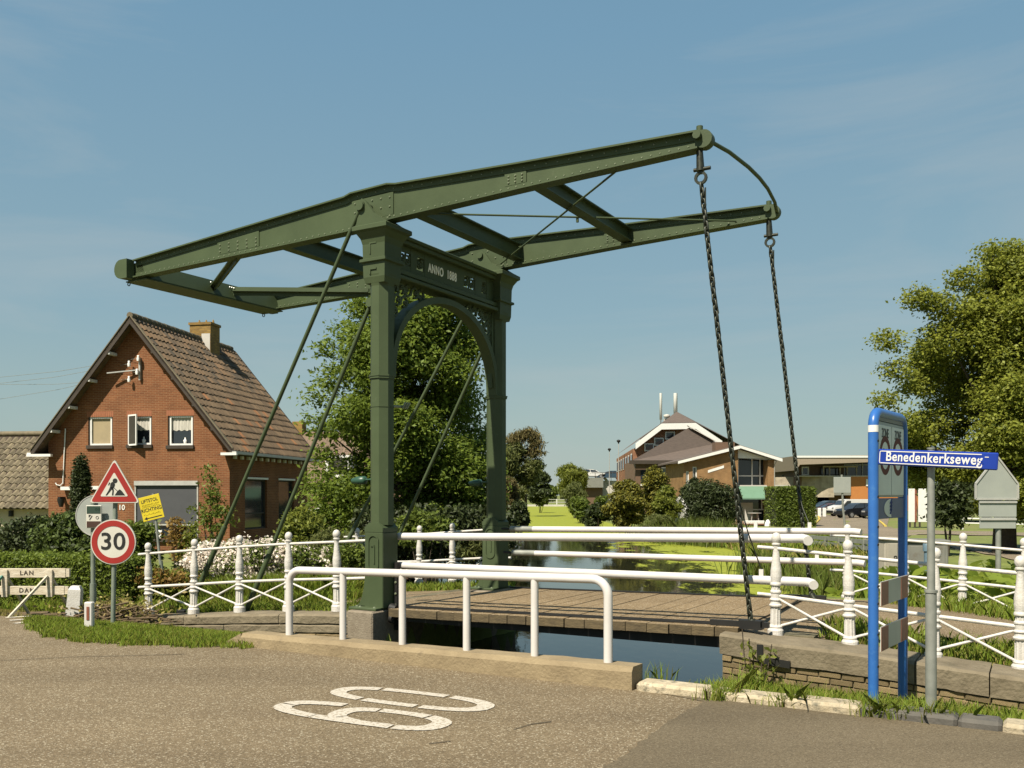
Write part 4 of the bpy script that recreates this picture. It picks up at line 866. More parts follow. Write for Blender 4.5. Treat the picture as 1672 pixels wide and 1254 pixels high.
for i, (a, b, c, d) in enumerate(wins):
    fo = MB(); y0, y1 = .03,.10
    for q in (((a-.005,y0,c),(a+.05,y1,d)),((b-.05,y0,c),(b+.005,y1,d)),((a+.05,y0,d-.05),(b-.05,y1,d)),((a+.05,y0,c),(b-.05,y1,c+.05))): fo.box(*q)
    fo.build('outer_frame', BARGE, ho); a, b, c, d = a+.05, b-.05, c+.05, d-.05
    fr = MB(); y0, y1 = .04,.095; t = .06
    for q in (((a,y0,c),(a+t,y1,d)),((b-t,y0,c),(b,y1,d)),((a+t,y0,d-t),(b-t,y1,d)),((a+t,y0,c),(b-t,y1,c+t))): fr.box(*q)
    w = fr.build('window', WFRAME, ho)
    if i == 0: MB().box((a+t,.10,c+t),(b-t,.105,d-t)).build('roller_blind', BLINDC, w)
    else:
        MB().box((a+t,.125,c+t),(b-t,.13,d-t)).build('pane', GLASS, w); mb = MB(); n = 18; zt, zb = d-t, c+t+(d-c)*.45
        vs = []
        for k in range(n+1):
            x = a+t+(b-a-2*t)*k/n; yy = .11+.012*math.sin(k*2.1); vs += [(x,yy,zb+.02*math.sin(k*1.3)),(x,yy,zt)]
        mb.add(vs,[(k*2,k*2+2,k*2+3,k*2+1) for k in range(n)]); mb.build('net_curtain', CURT, w)
        MB().lathe([(.05,0),(.07,.12),(.03,.15),(.025,.22)],(b-t-.25,.09,c+t),8).build('ornament', WFRAME, w)
    MB().cbox((a-.10,-.07,c-.13),(b+.08,.10,c-.005),.008).build('window_sill', BARGE, w)
    mb = MB()
    for k in range(int((b-a+.2)/.075)): mb.box((a-.1+k*.075,-.004,d+.004),(a-.1+k*.075+.064,.02,d+.20))
    mb.build('soldier_course', M('lintel_brick_%d' % i, (.34,.13,.06), (.27,.10,.048), scale=14, rough=.85), w)
# the middle window's casement stands open
a, b, c, d = wins[1]; mb = MB(); w_ = (b-a)*.62; ang = math.radians(-30)
for q in (((0,-.02,0),(.055,.02,d-c)),((w_-.055,-.02,0),(w_,.02,d-c)),((.055,-.02,d-c-.055),(w_-.055,.02,d-c)),((.055,-.02,0),(w_-.055,.02,.055))): mb.box(*q)
cs = mb.build('open_casement', WFRAME, ho); cs.location = (a+.03,-.02,c+.01); cs.rotation_euler = (0,0,ang)
g_ = MB().box((.055,-.004,.055),(w_-.055,.004,d-c-.055)).build('pane', GLASS2, cs)
a, b, c, d = big
w = MB().box((a,.10,c),(b,.12,d)).build('shop_window', GLASS, ho)
MB().box((a+.03,.03,c+(d-c)*.24),(b-.03,.045,d-.1)).build('roller_screen', SHUT, w)
mb = MB(); mb.box((a-.02,-.06,d-.10),(b+.02,.05,d+.06)); mb.box((a-.02,-.02,c),(a+.03,.06,d-.1)); mb.box((b-.03,-.02,c),(b+.02,.06,d-.1)); mb.box((a+.03,.02,c+(d-c)*.235),(b-.03,.06,c+(d-c)*.26)); mb.build('screen_frame', ALU, w)
MB().cbox((a-.1,-.1,c-.12),(b+.1,.12,c-.01),.01).build('window_sill', BARGE, w)
for k in range(4): MB().lathe([(.10,0),(.15,.30),(.13,.30),(.0,.28)],(a+.35+k*.52,.065,c+.002),10).build('flower_pot', WFRAME if k < 2 else BARGE, w).scale = (1,.25,1)
for (px0, px1, py) in ((105,122,797),(151,176,796)):
    x0, z0 = hp(px0, py); x1, _ = hp(px1, py); MB().box((x0,-.22,z0-.07),(x1,-.004,z0+.05)).build('white_ledge', WFRAME, ho)
# roof: slabs, pantiles, ridge, barges, gutters, chimney
slope = math.atan2(RZ-EZ, WID/2); SL = math.hypot(WID/2+.36, (WID/2+.36)*math.tan(slope)); ov = .48
tile_cache = {}
def tile_mesh(name, w, l, mat):
    mb = MB(); n = 8; vs = []
    for k in range(n+1):
        x = w*k/n; zz = .034*math.sin(2*math.pi*k/n-.6)+.045
        vs += [(x,0,zz),(x,l,zz-.030),(x,0,zz-.035)]
    mb.add(vs,[(k*3,k*3+3,k*3+4,k*3+1) for k in range(n)]+[(k*3+2,k*3+5,k*3+3,k*3) for k in range(n)],0,False); return mb
def roof_side(root, org, rotz, tilt, width, length, tw, tl, mat, mat2, n_single, oname='roof_slope', odd=.06):
    """a tiled slope: local x along the eave, y up the slope"""
    sl = MB().box((0,0,-.05),(width,length,0)).build(oname, ROOFU, root); sl.location = org; sl.rotation_euler = (tilt,0,rotz)
    sl.rotation_mode = 'XYZ'
    cols, rows = int(width/tw), int(length/tl)+1; base = None; base2 = None; rest = []; cnt = 0
    for r in range(rows):
        for c in range(cols):
            y = r*tl-.03
            if y+tl*.6 > length: continue
            pos = (c*tw+random.uniform(-.008,.008), y+random.uniform(-.01,.01), random.uniform(.0,.012)); rot = (-.03+random.uniform(-.012,.012), random.uniform(-.02,.02), random.uniform(-.015,.015))
            if cnt < n_single:
                if base is None:
                    o = tile_mesh('t', tw*1.06, tl*1.12, mat).build('roof_tile', mat, sl); base = o
                elif mat2 and random.random() < odd:
                    if base2 is None: base2 = tile_mesh('t', tw*1.06, tl*1.12, mat2).build('roof_tile', mat2, sl); o = base2
                    else: o = inst(base2, 'roof_tile', sl)
                else: o = inst(base, 'roof_tile', sl)
                o.location = pos; o.rotation_euler = rot; cnt += 1
            else: rest.append((pos, rot))
    if rest:
        mb = MB(); t = tile_mesh('t', tw*1.06, tl*1.12, mat)
        for pos, rot in rest:
            mt = Matrix.Translation(pos) @ Euler(rot).to_matrix().to_4x4(); mb.add([mt @ Vector(v) for v in t.v], t.f)
        mb.build('roof_tiles', TILEISL if mat is TILE else mat, sl, stuff=True)
    return sl
def islandmat():
    m, t, b, l = newmat('clay_pantile_rows'); g = t.nodes.new('ShaderNodeNewGeometry'); r = ramp(t,(0,.35,.7,1),((.058,.046,.03),(.092,.064,.037),(.125,.084,.046),(.155,.095,.048))); l(g.outputs['Random Per Island'], r.inputs['Fac'])
    tc = t.nodes.new('ShaderNodeTexCoord'); n = t.nodes.new('ShaderNodeTexNoise'); n.inputs['Scale'].default_value = 5; n.inputs['Detail'].default_value = 6; l(tc.outputs['Object'], n.inputs['Vector'])
    r2 = ramp(t,(.3,.7),((.75,.75,.72),(1.15,1.12,1.1))); l(n.outputs['Fac'], r2.inputs['Fac']); x = t.nodes.new('ShaderNodeMix'); x.data_type='RGBA'; x.blend_type='MULTIPLY'; x.inputs[0].default_value=1; l(r.outputs['Color'],x.inputs[6]); l(r2.outputs['Color'],x.inputs[7]); l(x.outputs[2],b.inputs['Base Color']); b.inputs['Roughness'].default_value=.8; return m
TILEISL = islandmat()
# right slope: eave along +y; local x runs down the depth, seen from outside x must run from back to front
ez_ = EZ-.36*math.tan(slope)+.02
roof_side(ho, (WID+.36, -ov, ez_), math.pi/2, slope, DEP+2*ov, SL, .262, .345, TILE, TILEO, 300)
ls = MB().box((0,0,-.05),(DEP+2*ov,SL,.03)).build('roof_slope', TILE, ho); ls.location = (-.36,DEP+ov,ez_); ls.rotation_euler = (slope,0,-math.pi/2)
mb = MB()
for k in range(24): mb.tube([(WID/2,-ov+k*.316,RZ+.07+.008*(k%2)),(WID/2,-ov+k*.316+.33,RZ+.075+.008*(k%2))],[.12,.105],8)
mb.build('ridge_tiles', TILEG, ho, stuff=True)
for k, yy in enumerate((-ov, DEP+ov-.05)):
    for sx in (-1, 1):
        mb = MB(); xe = WID/2+sx*(WID/2+.36)
        mb.prism([(WID/2,RZ+.05),(xe,ez_+.05),(xe,ez_-.19),(WID/2,RZ-.22)],1,yy,yy+.05); mb.build('bargeboard', BARGE, ho)
        if k == 0:
            mb = MB()
            mb.prism([(WID/2,RZ+.10),(xe,ez_+.10),(xe,ez_+.055),(WID/2,RZ+.055)],1,yy-.03,yy+.10); mb.build('verge_tiles', TILEG, ho)
            for t in (.22,.42,.62,.80):
                x_ = WID/2+(xe-WID/2)*t; z_ = RZ+(ez_-RZ)*t-.19; MB().box((x_-.06,yy+.02,z_-.05),(x_+.06,.0,z_+.05)).build('purlin_end', WFRAME if sx < 0 else BARGE, ho)
for sx, xe in ((-1,-.36),(1,WID+.36)):
    mb = MB(); x0 = xe-.06; x1 = xe+.10
    mb.box((min(xe-sx*.02,xe+sx*.13),-ov-.02,ez_-.12),(max(xe-sx*.02,xe+sx*.13),DEP+ov,ez_-.02)); mb.build('gutter', ALU if sx > 0 else WFRAME, ho)
    mb = MB(); mb.box((min(xe,xe-sx*.55),-ov,ez_-.14),(max(xe,xe-sx*.55),DEP+ov-.06,ez_-.125)); mb.build('eave_soffit', BARGE, ho)
    for k in range(13): MB().box((WID+.02 if sx > 0 else -.12,.2+k*.53,ez_-.26),(WID+.12 if sx > 0 else -.02,.32+k*.53,ez_-.145)).build('eave_bracket', WFRAME, ho)
    mb = MB(); mb.box((-.5 if sx < 0 else WID-.08,-ov-.03,ez_-.16),(.45 if sx < 0 else WID+.5,-ov+.1,ez_-.07)); mb.build('eave_return', WFRAME, ho)
q = HL.ray(326,545,0,WID/2); cy = q.y; mb = MB(); mb.box((WID/2-.42,cy-.02,RZ-.6),(WID/2+.48,cy+.75,RZ+.62)); mb.box((WID/2-.46,cy-.06,RZ+.62),(WID/2+.52,cy+.79,RZ+.72))
ch_ = mb.build('chimney', CHBRICK, ho)
mb = MB(); mb.box((WID/2+.1,cy-.034,RZ-.5),(WID/2+.46,cy-.022,RZ+.26)); mb.build('lead_flashing', GREYW, ch_)
mb = MB(); [mb.lathe([(.07,0),(.03,.14),(.005,.17)],(WID/2-.2+.3*k,cy+.35,RZ+.72),6) for k in range(3)]; mb.build('chimney_pot', CHBRICK, ch_)
x_, z_ = hp(108,700); x2_, z2_ = hp(102,793); mb = MB(); mb.tube([(x_,-.04,z_),(x2_+.05,-.04,z2_+.1),(x2_-.05,-.05,z2_),(x2_-.2,-.05,z2_+.03),(x2_-.24,-.05,z2_+.1)],.022,6); mb.build('conduit', WFRAME, ho)
xx, zz = hp(105,814); mb = MB(); mb.box((xx-.05,-.3,zz),(xx+.05,0,zz+.06)); mb.lathe([(.06,-.3),(.12,-.1),(.13,0)],(xx+.05,-.25,zz),8); mb.build('wall_lantern', BLACKI, ho)
# insulator bracket and overhead wires on the gable
x_, z_ = hp(230,605); mb = MB(); mb.box((x_-.03,-.10,z_-.35),(x_+.03,-.01,z_+.45)); x3, z3 = hp(183,611); mb.bar((x3,-.3,z3),(x_,-.06,z_+.02),.05,.04)
ib = mb.build('insulator_bracket', ALU, ho); mb = MB(); ins = []
for px, py in ((230,586),(215,595),(215,620),(228,608)):
    a, c = hp(px, py); mb.lathe([(.05,-.1),(.06,0),(.035,.05),(.045,.09),(.01,.11)],(a,-.16,c),8); ins.append((a,-.16,c))
mb.build('insulators', WFRAME, ib)
for i, ((px, py), e, lab) in enumerate(zip(((0,602),(0,612),(0,614),(0,638)), ins, ('uppermost overhead wire left of the brick gable','second overhead wire from the top, left of the brick gable','third overhead wire from the top, left of the brick gable','lowest overhead wire, well below the other three left of the gable'))):
    b = HL.w(e); a = at(px, py, 36+i*.3); d = a-b; a2 = b+d*2.2; o = MB().tube([(0,0,0)]+[tuple((a2-b)*t+Vector((0,0,-.35*4*t*(1-t)))) for t in (.25,.5,.75,1)],.007,4).build('overhead_wire', GALV); o.location = b; tag(o, lab, 'wire', 'overhead wires to the gable')
mb = MB(); x_, z_ = hp(199,829); tx = text_obj('10', .26, WFRAME, ho, (x_, -.012, z_), (math.pi/2,0,0), .006, .004, name='house_number')

# ---------------------------------------------------------------- low barn on the far left
bo = Fr((at(-40,830,34).x,34,-.62), HA*.6); 
ba = thing('barn', 'low cream barn with mossy grey tiled roof at the left edge', 'barn', tuple(bo.o), bo.ang)
q0 = bo.ray(-190,830,1,0); q1 = bo.ray(84,829,1,0); e_ = q1.z; wdt = q1.x-q0.x+.5
mb = MB(); mb.box((q0.x,0.0,0),(q0.x+wdt,4,e_-.05)); mb.build('wall', CREAM, ba)
qr = bo.ray(40,710,1,2.6); tl_ = math.atan2(qr.z-e_, 2.95); ln = math.hypot(qr.z-e_, 2.95)
roof_side(ba, (q0.x,-.35,e_-.02), 0, tl_, wdt, ln, .25, .33, TILEG, None, 300)
mb = MB(); mb.prism([(-.35,e_-.03),(2.6,qr.z-.03),(5.6,e_)],0,q0.x+.02,q0.x+wdt-.02); mb.build('gable', CREAM, ba)
mb = MB(); [mb.tube([(q0.x+.33*k,2.6,qr.z+.04),(q0.x+.33*k+.34,2.6,qr.z+.045)],[.11,.1],8) for k in range(int(wdt/.33))]; mb.build('ridge_tiles', TILEG, ba, stuff=True)
q = bo.ray(19,838,1,-.0); MB().lathe([(.09,-.12),(.09,.1)],(q.x,-.03,q.z),8).build('wall_vent', BLACKI, ba)
# annex house seen between the brick house and the big tree
ax = Fr((at(478,830,46).x,46,-.6), HA); an = thing('rear_house', 'brown roofed house behind the brick house, half hidden by the big tree', 'house', tuple(ax.o), HA)
e_ = ax.ray(500,785,1,0).z; r_z = ax.ray(500,705,1,3).z
mb = MB(); mb.box((-1,0,0),(6,6,e_)); mb.build('wall', BROWN, an)
mb = MB(); mb.prism([(-.35,e_-.1),(3,r_z),(6.3,e_-.1)],0,-1.2,6.2); 
RIB = M('ribbed_brown_roof', (.20,.135,.085), (.11,.075,.05), scale=2.5, rough=.8, stretch=(7,.3,.3)); mb.build('roof', RIB, an)
q = ax.ray(536,760,1,-.02); mb = MB(); mb.box((q.x-.1,-.15,q.z-.6),(q.x+1.2,.6,q.z+.5)); dm = mb.build('dormer_window', WFRAME, an); MB().box((q.x+.05,-.16,q.z-.45),(q.x+1.05,-.15,q.z+.38)).build('pane', GLASS2, dm)
q = ax.ray(512,832,1,-.01); MB().box((q.x-1.2,-.2,q.z-.1),(q.x+2,0,q.z+.08)).build('fascia', WFRAME, an)
q = ax.ray(488,695,1,3); MB().box((q.x-.25,2.7,r_z-.3),(q.x+.3,3.3,q.z+.2)).build('chimney', CHBRICK, an)

# ---------------------------------------------------------------- yellow brick house across the canal
YH = Fr((at(1118,850,77).x,77,-.5), 0.02); yh = thing('yellow_brick_house', 'yellow brick house with white gable fascia, balcony glazing and green awning', 'house', tuple(YH.o), .02)
def yp(px, py, y=0.0): q = YH.ray(px, py, 1, y); return q.x, q.z
xl, _ = yp(1116,850); xm, _ = yp(1205,850); xr, _ = yp(1264,850); _, zl = yp(1110,753); xp, zp = yp(1206,729); _, zr = yp(1268,748)
pitch = (zp-zl)/(xp-xl)
mb = MB(); wl = []
for a in ((1120,769,1125,812),(1131,762,1138,806)):
    x0, z1 = yp(a[0], a[1]); x1, z0 = yp(a[2], a[3]); wl.append((x0, x1, z0, z1))
wall_holes(mb, xl, xm, 0, zl-.15, wl, .2); mb.add([(xl,0,zl-.15),(xm,0,zl-.15),(xm,0,zp-.2),(xl,0,zl-.1)],[(0,1,2,3)]); mb.add([(xl,0,0),(xl,8,0),(xl,8,zl-.1),(xl,0,zl-.1)],[(0,1,2,3)]); mb.add([(xm,0,0),(xm,1.5,0),(xm,1.5,zp-.2),(xm,0,zp-.2)],[(0,1,2,3)])
mb.build('brick_wall', HBRICK2, yh, flip=False)
for x0, x1, z0, z1 in wl:
    mb = MB(); t = .09
    for q in (((x0,.1,z0),(x0+t,.18,z1)),((x1-t,.1,z0),(x1,.18,z1)),((x0+t,.1,z1-t),(x1-t,.18,z1)),((x0+t,.1,z0),(x1-t,.18,z0+t))): mb.box(*q)
    w = mb.build('window', WFRAME, yh); MB().box((x0+t,.15,z0+t),(x1-t,.16,z1-t)).build('pane', GLASS2, w)
x0, z0 = yp(1254,850); mb = MB(); mb.box((x0,.0,0),(xr,6,zr-.15)); mb.build('brick_pier', HBRICK2, yh)
_, zf = yp(1230,792); _, zg = yp(1230,748)
mb = MB(); mb.prism([(xm,zg),(xr-.02,zg),(xr-.02,zr-.2),(xp,zp-.22),(xm,zp-.24)],1,.12,.2); mb.build('gable_panel', WFRAME, yh)
mb = MB(); mb.box((xm,1.4,0),(x0,1.5,zg)); mb.build('glazing', GLASS, yh)
mb = MB(); mb.box((xm+.01,.3,zf-.22),(x0,1.4,zf)); mb.build('balcony_slab', GREYW, yh)
for px in (1205,1228,1241,1254):
    x_, _ = yp(px, 790, 1.3); mb = MB(); mb.box((x_-.05,1.3,zf),(x_+.05,1.39,zg)); mb.build('mullion', WFRAME, yh)
_, zb_ = yp(1230,777,1.3); mb = MB(); mb.box((xm+.05,1.31,zb_-.05),(x0,1.385,zb_+.05)); mb.build('transom', WFRAME, yh)
x0a, za = yp(1206,794,.2); x1a, zb = yp(1267,813,-1.0); x1b, _ = yp(1262,796,.2)
mb = MB(); mb.add([(x0a,.25,za),(x1b,.25,za),(x1a,-1.1,zb),(x0a,-1.1,zb),(x0a,.25,za-.03),(x1b,.25,za-.03),(x1a,-1.1,zb-.12),(x0a,-1.1,zb-.12)],[(0,1,2,3),(7,6,5,4),(3,2,6,7),(0,3,7,4),(1,5,6,2),(0,4,5,1)]); mb.build('awning', AWN, yh)
x_, z_ = yp(1226,822,1.3); x2, z2 = yp(1258,832,1.3); mb = MB()
for q in (((x_,1.3,z2-.05),(x2,1.39,z2+.05)),((x2-.1,1.3,z2+.05),(x2,1.39,z_+.6)),((yp(1244,830,1.3)[0]-.05,1.3,z2+.05),(yp(1244,830,1.3)[0]+.05,1.39,z_+.6))): mb.box(*q)
mb.build('window_frame', WFRAME, yh); x_, z_ = yp(1206,838,1.3); MB().box((x_,1.2,0),(x_+1.2,1.39,z_+.9)).build('door', GREYW, yh)
# roof slabs with white fascia
for (xa, za_, xb, zb_, nm) in ((xl-.55,zl-.02-.0,xp,zp+.06,'l'),(xp,zp+.06,xr+.55,zr-.06,'r')):
    mb = MB(); mb.prism([(xa,za_),(xb,zb_),(xb,zb_-.26),(xa,za_-.22)],1,-.5,-.43); mb.build('fascia', WFRAME, yh)
    mb = MB(); mb.prism([(xa,za_+.04),(xb,zb_+.04),(xb,zb_-.1),(xa,za_-.1)],1,-.43,9); mb.build('roof', ROOFD, yh)
x_, z_ = yp(1181,767,-.02); a0, b0 = yp(1156,769,-.02); a1, b1 = yp(1182,761,-.02); mb = MB(); mb.add([(a0,-.03,b0-.16),(a1,-.03,b1-.16),(a1,-.03,b1+.06),(a0,-.03,b0+.06),(a0,.0,b0-.16),(a1,.0,b1-.16),(a1,.0,b1+.06),(a0,.0,b0+.06)],[(0,1,2,3),(4,7,6,5),(0,4,5,1),(1,5,6,2),(2,6,7,3),(3,7,4,0)]); sg = mb.build('name_board', WFRAME, yh)
MB().tube([(xr+.1,-.3,zr-.3),(xr+.02,-.05,zr-.6),(xr+.02,-.05,0)],.05,6).build('downpipe', ALU, yh)
x0, z0 = yp(1196,724,3); mb = MB(); mb.box((x0-1.5,3,z0-1.2),(x0+.2,4.2,z0+.12)); mb.build('chimney', BROWN, yh)
# terrace in front with table, chairs and low white beam
tp = at(1290,852,70); ter = struct(sheet('terrace', [at(1190,858,66)[:2], at(1325,858,66)[:2], at(1325,848,76)[:2], at(1190,848,76)[:2]], 0, M('terrace_brick', (.30,.16,.10), (.24,.12,.075), scale=4, rough=.9), follow=.05))
bz_ = hz(at(1260,850,68).x, 68); lb = thing('terrace_edging', 'low white beam edging the brick terrace under the green awning', 'edging', (at(1215,850,67).x,67,bz_))
x1 = at(1320,850,67).x-lb.location.x; MB().cbox((0,-.15,.12),(x1,.15,.36),.03).build('beam', WFRAME, lb); MB().box((0,-.1,-.1),(x1,.1,.12)).build('footing', ORANGE, lb)
for px, lab in ((1254,'white mushroom bollard nearest the awning on the terrace edge'),(1291,'white mushroom bollard at the right end of the terrace edge')):
    p = at(px,852,65.5); o = MB().lathe([(.25,0),(.23,.22),(.12,.46),(.0,.52)],(0,0,0),10).build('bollard', WFRAME); o.location = (p.x,p.y,hz(p.x,p.y)-.02); tag(o, lab, 'bollard', 'white bollards on the terrace edge')
tb = at(1232,845,72); tz_ = hz(tb.x,72)+.05
t = thing('patio_table', 'small pale patio table with pink flowers under the awning', 'table', (tb.x,72,tz_)); MB().lathe([(.0,.72),(.55,.72),(.55,.76),(.0,.77)],n=12).build('table_top', PLASTIC, t)
for i in range(4): MB().tube([(.3*math.cos(i*1.57+.7),.3*math.sin(i*1.57+.7),.72),(.42*math.cos(i*1.57+.7),.42*math.sin(i*1.57+.7),0)],.03,5).build('leg', PLASTIC, t)
for k, (dx, lab) in enumerate(((-1.3,'pale patio chair left of the flower table'),(1.25,'pale patio chair right of the flower table'))):
    c = thing('patio_chair', lab, 'chair', (tb.x+dx,72,tz_), 0, 'patio chairs under the awning'); sg = -1 if dx < 0 else 1
    MB().cbox((-.25,-.25,.42),(.25,.25,.46),.01).build('seat', PLASTIC, c); MB().bar((sg*.24,0,.44),(sg*.36,0,.95),.48,.04,(0,1,0)).build('backrest', PLASTIC, c)
    for a in (-.21,.21):
        for b in (-.21,.21): MB().tube([(a,b,.42),(a*1.25,b*1.25,0)],.025,5).build('leg', PLASTIC, c)
# ---------------------------------------------------------------- hotel-like brick block
HT = Fr((at(1008,830,105).x,105,-.5), .0); ht = thing('apartment_block', 'tall brick block with dark hipped roof, white fascia and two white antennas', 'building', tuple(HT.o))
def tp_(px, py, y=0.0): q = HT.ray(px, py, 1, y); return q.x, q.z
P_ = [tp_(*a) for a in ((1036,726),(1078,694),(1133,693),(1176,722))]
x0, z0 = tp_(1010,747,10); x0f, zf0 = tp_(1034,728)
xe, ze = tp_(1205,742)
mb = MB(); mb.prism([(x0f,0),(xe,0),(xe,ze-.2),(P_[2][0],P_[2][1]-.3),(P_[1][0],P_[1][1]-.3),(x0f,zf0-.4)],1,0,.3); mb.build('brick_wall', HBRICK3, ht)
mb = MB()
for a, b in zip(P_[:-1], P_[1:]):
    mb.prism([(a[0],a[1]+.1),(b[0],b[1]+.1),(b[0],b[1]-.58),(a[0],a[1]-.58)],1,-1.0,-.85)
mb.build('white_fascia', WFRAME, ht)
xa, zapex = tp_(1105,672,5); mb = MB(); B = [(P_[0][0]-.3,-.9,P_[0][1]),(P_[1][0],-.9,P_[1][1]+.15),(P_[2][0],-.9,P_[2][1]+.15),(xe+2,-.9,ze)]
Bk = [(x+1.5,30,z) for x, _, z in B]; ap = (xa,5,zapex); ap2 = (xa+1.2,26,zapex)
mb.add(B+Bk+[ap,ap2],[(1,2,8),(0,1,8,9,5,4),(2,3,7,6,9,8),(5,6,9)]); mb.build('roof', ROOFD, ht)
# left wing facade stepping back
xw0, zw0 = tp_(1009,746,12); mb = MB(); mb.add([(x0f,0,0),(x0f,0,zf0-.3),(x0f+1.5,30,zf0-.3),(x0f+1.5,30,0)],[(0,1,2,3)]); zw0 = zf0-.3; xw0 = x0f+1.5; mb.build('side_wall', HBRICK3, ht, flip=False)
nwin = 7
for r, (zt, hh) in enumerate(((zw0-2.0,1.5),(zw0-4.9,1.5))):
    for k in range(nwin):
        t0 = (k+.25)/nwin; t1 = (k+.75)/nwin; a = Vector((x0f+1.5*t0-.06, 30*t0-.03, 0)); b = Vector((x0f+1.5*t1-.06, 30*t1-.03, 0))
        w = MB().add([(a.x,a.y,zt),(b.x,b.y,zt),(b.x,b.y,zt+hh),(a.x,a.y,zt+hh)],[(0,1,2,3)]).build('window', WFRAME, ht)
        MB().add([(a.x-.03+.05*(b.x-a.x),a.y-.02,zt+.15),(b.x-.03,b.y-.02,zt+.15),(b.x-.03,b.y-.02,zt+hh-.15),(a.x-.03,a.y-.02,zt+hh-.15)],[(0,1,2,3)]).build('pane', GLASS, w)
for px, py in ((1094,712),(1076,722),(1060,731)):
    x_, z_ = tp_(px, py, -.1); w = MB().box((x_-.55,-.12,z_-.4),(x_+.55,-.0,z_+.5)).build('dormer_window', WFRAME, ht); MB().box((x_-.42,-.14,z_-.28),(x_+.42,-.12,z_+.38)).build('pane', GLASS, w)
# front wing with the big hip roof
FW = -12.0; E = [tp_(1032,752,FW),tp_(1120,757,FW)]; xr1, zr1 = tp_(1125,698,FW+7); xr2, zr2 = tp_(1178,722,FW+6); ee = E[0][1]
xr0 = tp_(1200,757,FW)[0]; mb = MB(); mb.add([(E[0][0],FW,ee),(xr0,FW,ee),(xr1,FW+7,zr1),(xr2,FW+8,zr2),(xr0+3,FW+9,ee),(E[0][0]+1.6,FW+11,ee)],[(0,1,3,2),(0,2,5),(1,4,3)]); mb.build('front_roof', ROOFD, ht)
mb = MB(); mb.add([(xr2-.2,FW+7.5,zr2+.2),(xr1-.2,FW+6.6,zr1+.2),(xr1-.2,FW+7.3,zr1+.2),(xr2-.2,FW+8.3,zr2+.2),(xr2,FW+7.5,zr2),(xr1,FW+6.6,zr1),(xr1,FW+7.3,zr1),(xr2,FW+8.3,zr2)],[(0,1,2,3),(0,4,5,1)]); mb.build('ridge_cap', GREYW, ht)
mb = MB(); mb.box((E[0][0]+.4,FW+.5,0),(xr0-.3,FW+9,ee-.02)); mb.build('front_wing', BROWN, ht)
mb = MB(); mb.box((E[0][0]-.3,FW-.25,ee-.35),(xr0+.2,FW-.05,ee+.02)); mb.build('gutter_board', BARGE, ht)
for (a, b, c, d, mt) in ((1046,768,1078,790,GLASS),(1080,762,1116,789,GREYC)):
    xa_, za_ = tp_(a, b, FW+.45); xb_, zb_ = tp_(c, d, FW+.45); w = MB().box((xa_,FW+.42,zb_),(xb_,FW+.499,za_)).build('window', mt, ht); MB().box((xa_,FW+.36,zb_-.2),(xb_,FW+.45,zb_)).build('sill', WFRAME, w)
for px, h0, h1, r in ((1079,680,642,.16),(1103,672,642,.24)):
    x_, za_ = tp_(px, h0, 5); _, zb_ = tp_(px, h1, 5); mb = MB(); mb.tube([(x_,5,za_-1.6),(x_,5,zb_)],[r*.5,r],8) if False else mb.tube([(x_,5,za_-1.8),(x_,5,za_-.4),(x_,5,za_-.39),(x_,5,zb_)],[r*.35,r*.35,r,r],8); mb.build('antenna', WFRAME, ht)
x_, z_ = tp_(1088,678,5); mb = MB(); mb.lathe([(.0,-.2),(.35,-.1),(.4,.2),(.0,.3)],(x_,4.6,z_-.2),8); mb.box((x_-.3,4.7,z_-1.6),(x_+.2,5.2,z_-.4)); mb.build('rooftop_dish', GREYW, ht)
# ---------------------------------------------------------------- parking deck with cars
PD = Fr((at(949,800,150).x,150,-.5),0); pd = thing('parking_deck', 'grey concrete parking deck beyond the willow, cars parked on top', 'parking deck', tuple(PD.o))
def dp(px, py, y=0.0): q = PD.ray(px, py, 1, y); return q.x, q.z
x0, z0 = dp(945,778); x1, _ = dp(985,778); mb = MB(); zd = dp(950,780)[1]; _, zl_ = dp(950,796); mb.box((x0,0,zl_),(x1,14,zd)); mb.build('parapet_wall', GREYC, pd)
mb = MB(); mb.box((x0,1,0),(x1,14,zl_)); mb.build('lower_storey', BROWN, pd)
xx0, _ = dp(985,790); xx1, _ = dp(1012,790); mb = MB(); mb.box((xx0,3,0),(xx1,14,dp(990,780,3)[1]-.5)); mb.add([(xx0,2.9,dp(985,778)[1]),(xx0+.6,2.9,dp(985,778)[1]),(xx0+2.6,2.9,dp(995,800)[1]),(xx0+2.0,2.9,dp(995,800)[1])],[(0,1,2,3)]); mb.build('ramp', GREYW, pd)
mb = MB(); zr_ = dp(980,772)[1]; mb.tube([(dp(966,772)[0],.2,zr_),(dp(1010,772)[0],.2,zr_)],.05,5); [mb.tube([(dp(px,772)[0],.2,zr_),(dp(px,772)[0],.2,zd-.5)],.04,5) for px in (972,984,998)]; mb.build('guard_rail', BARGE, pd)
DECK_CARS = [(967,774,153,CARW,'white saloon parked at the edge of the rooftop deck'),(962,771,157,CARW,'white car half hidden behind another on the rooftop deck'),(996,776,153,CARB,'dark car on the ramp side of the rooftop deck')]
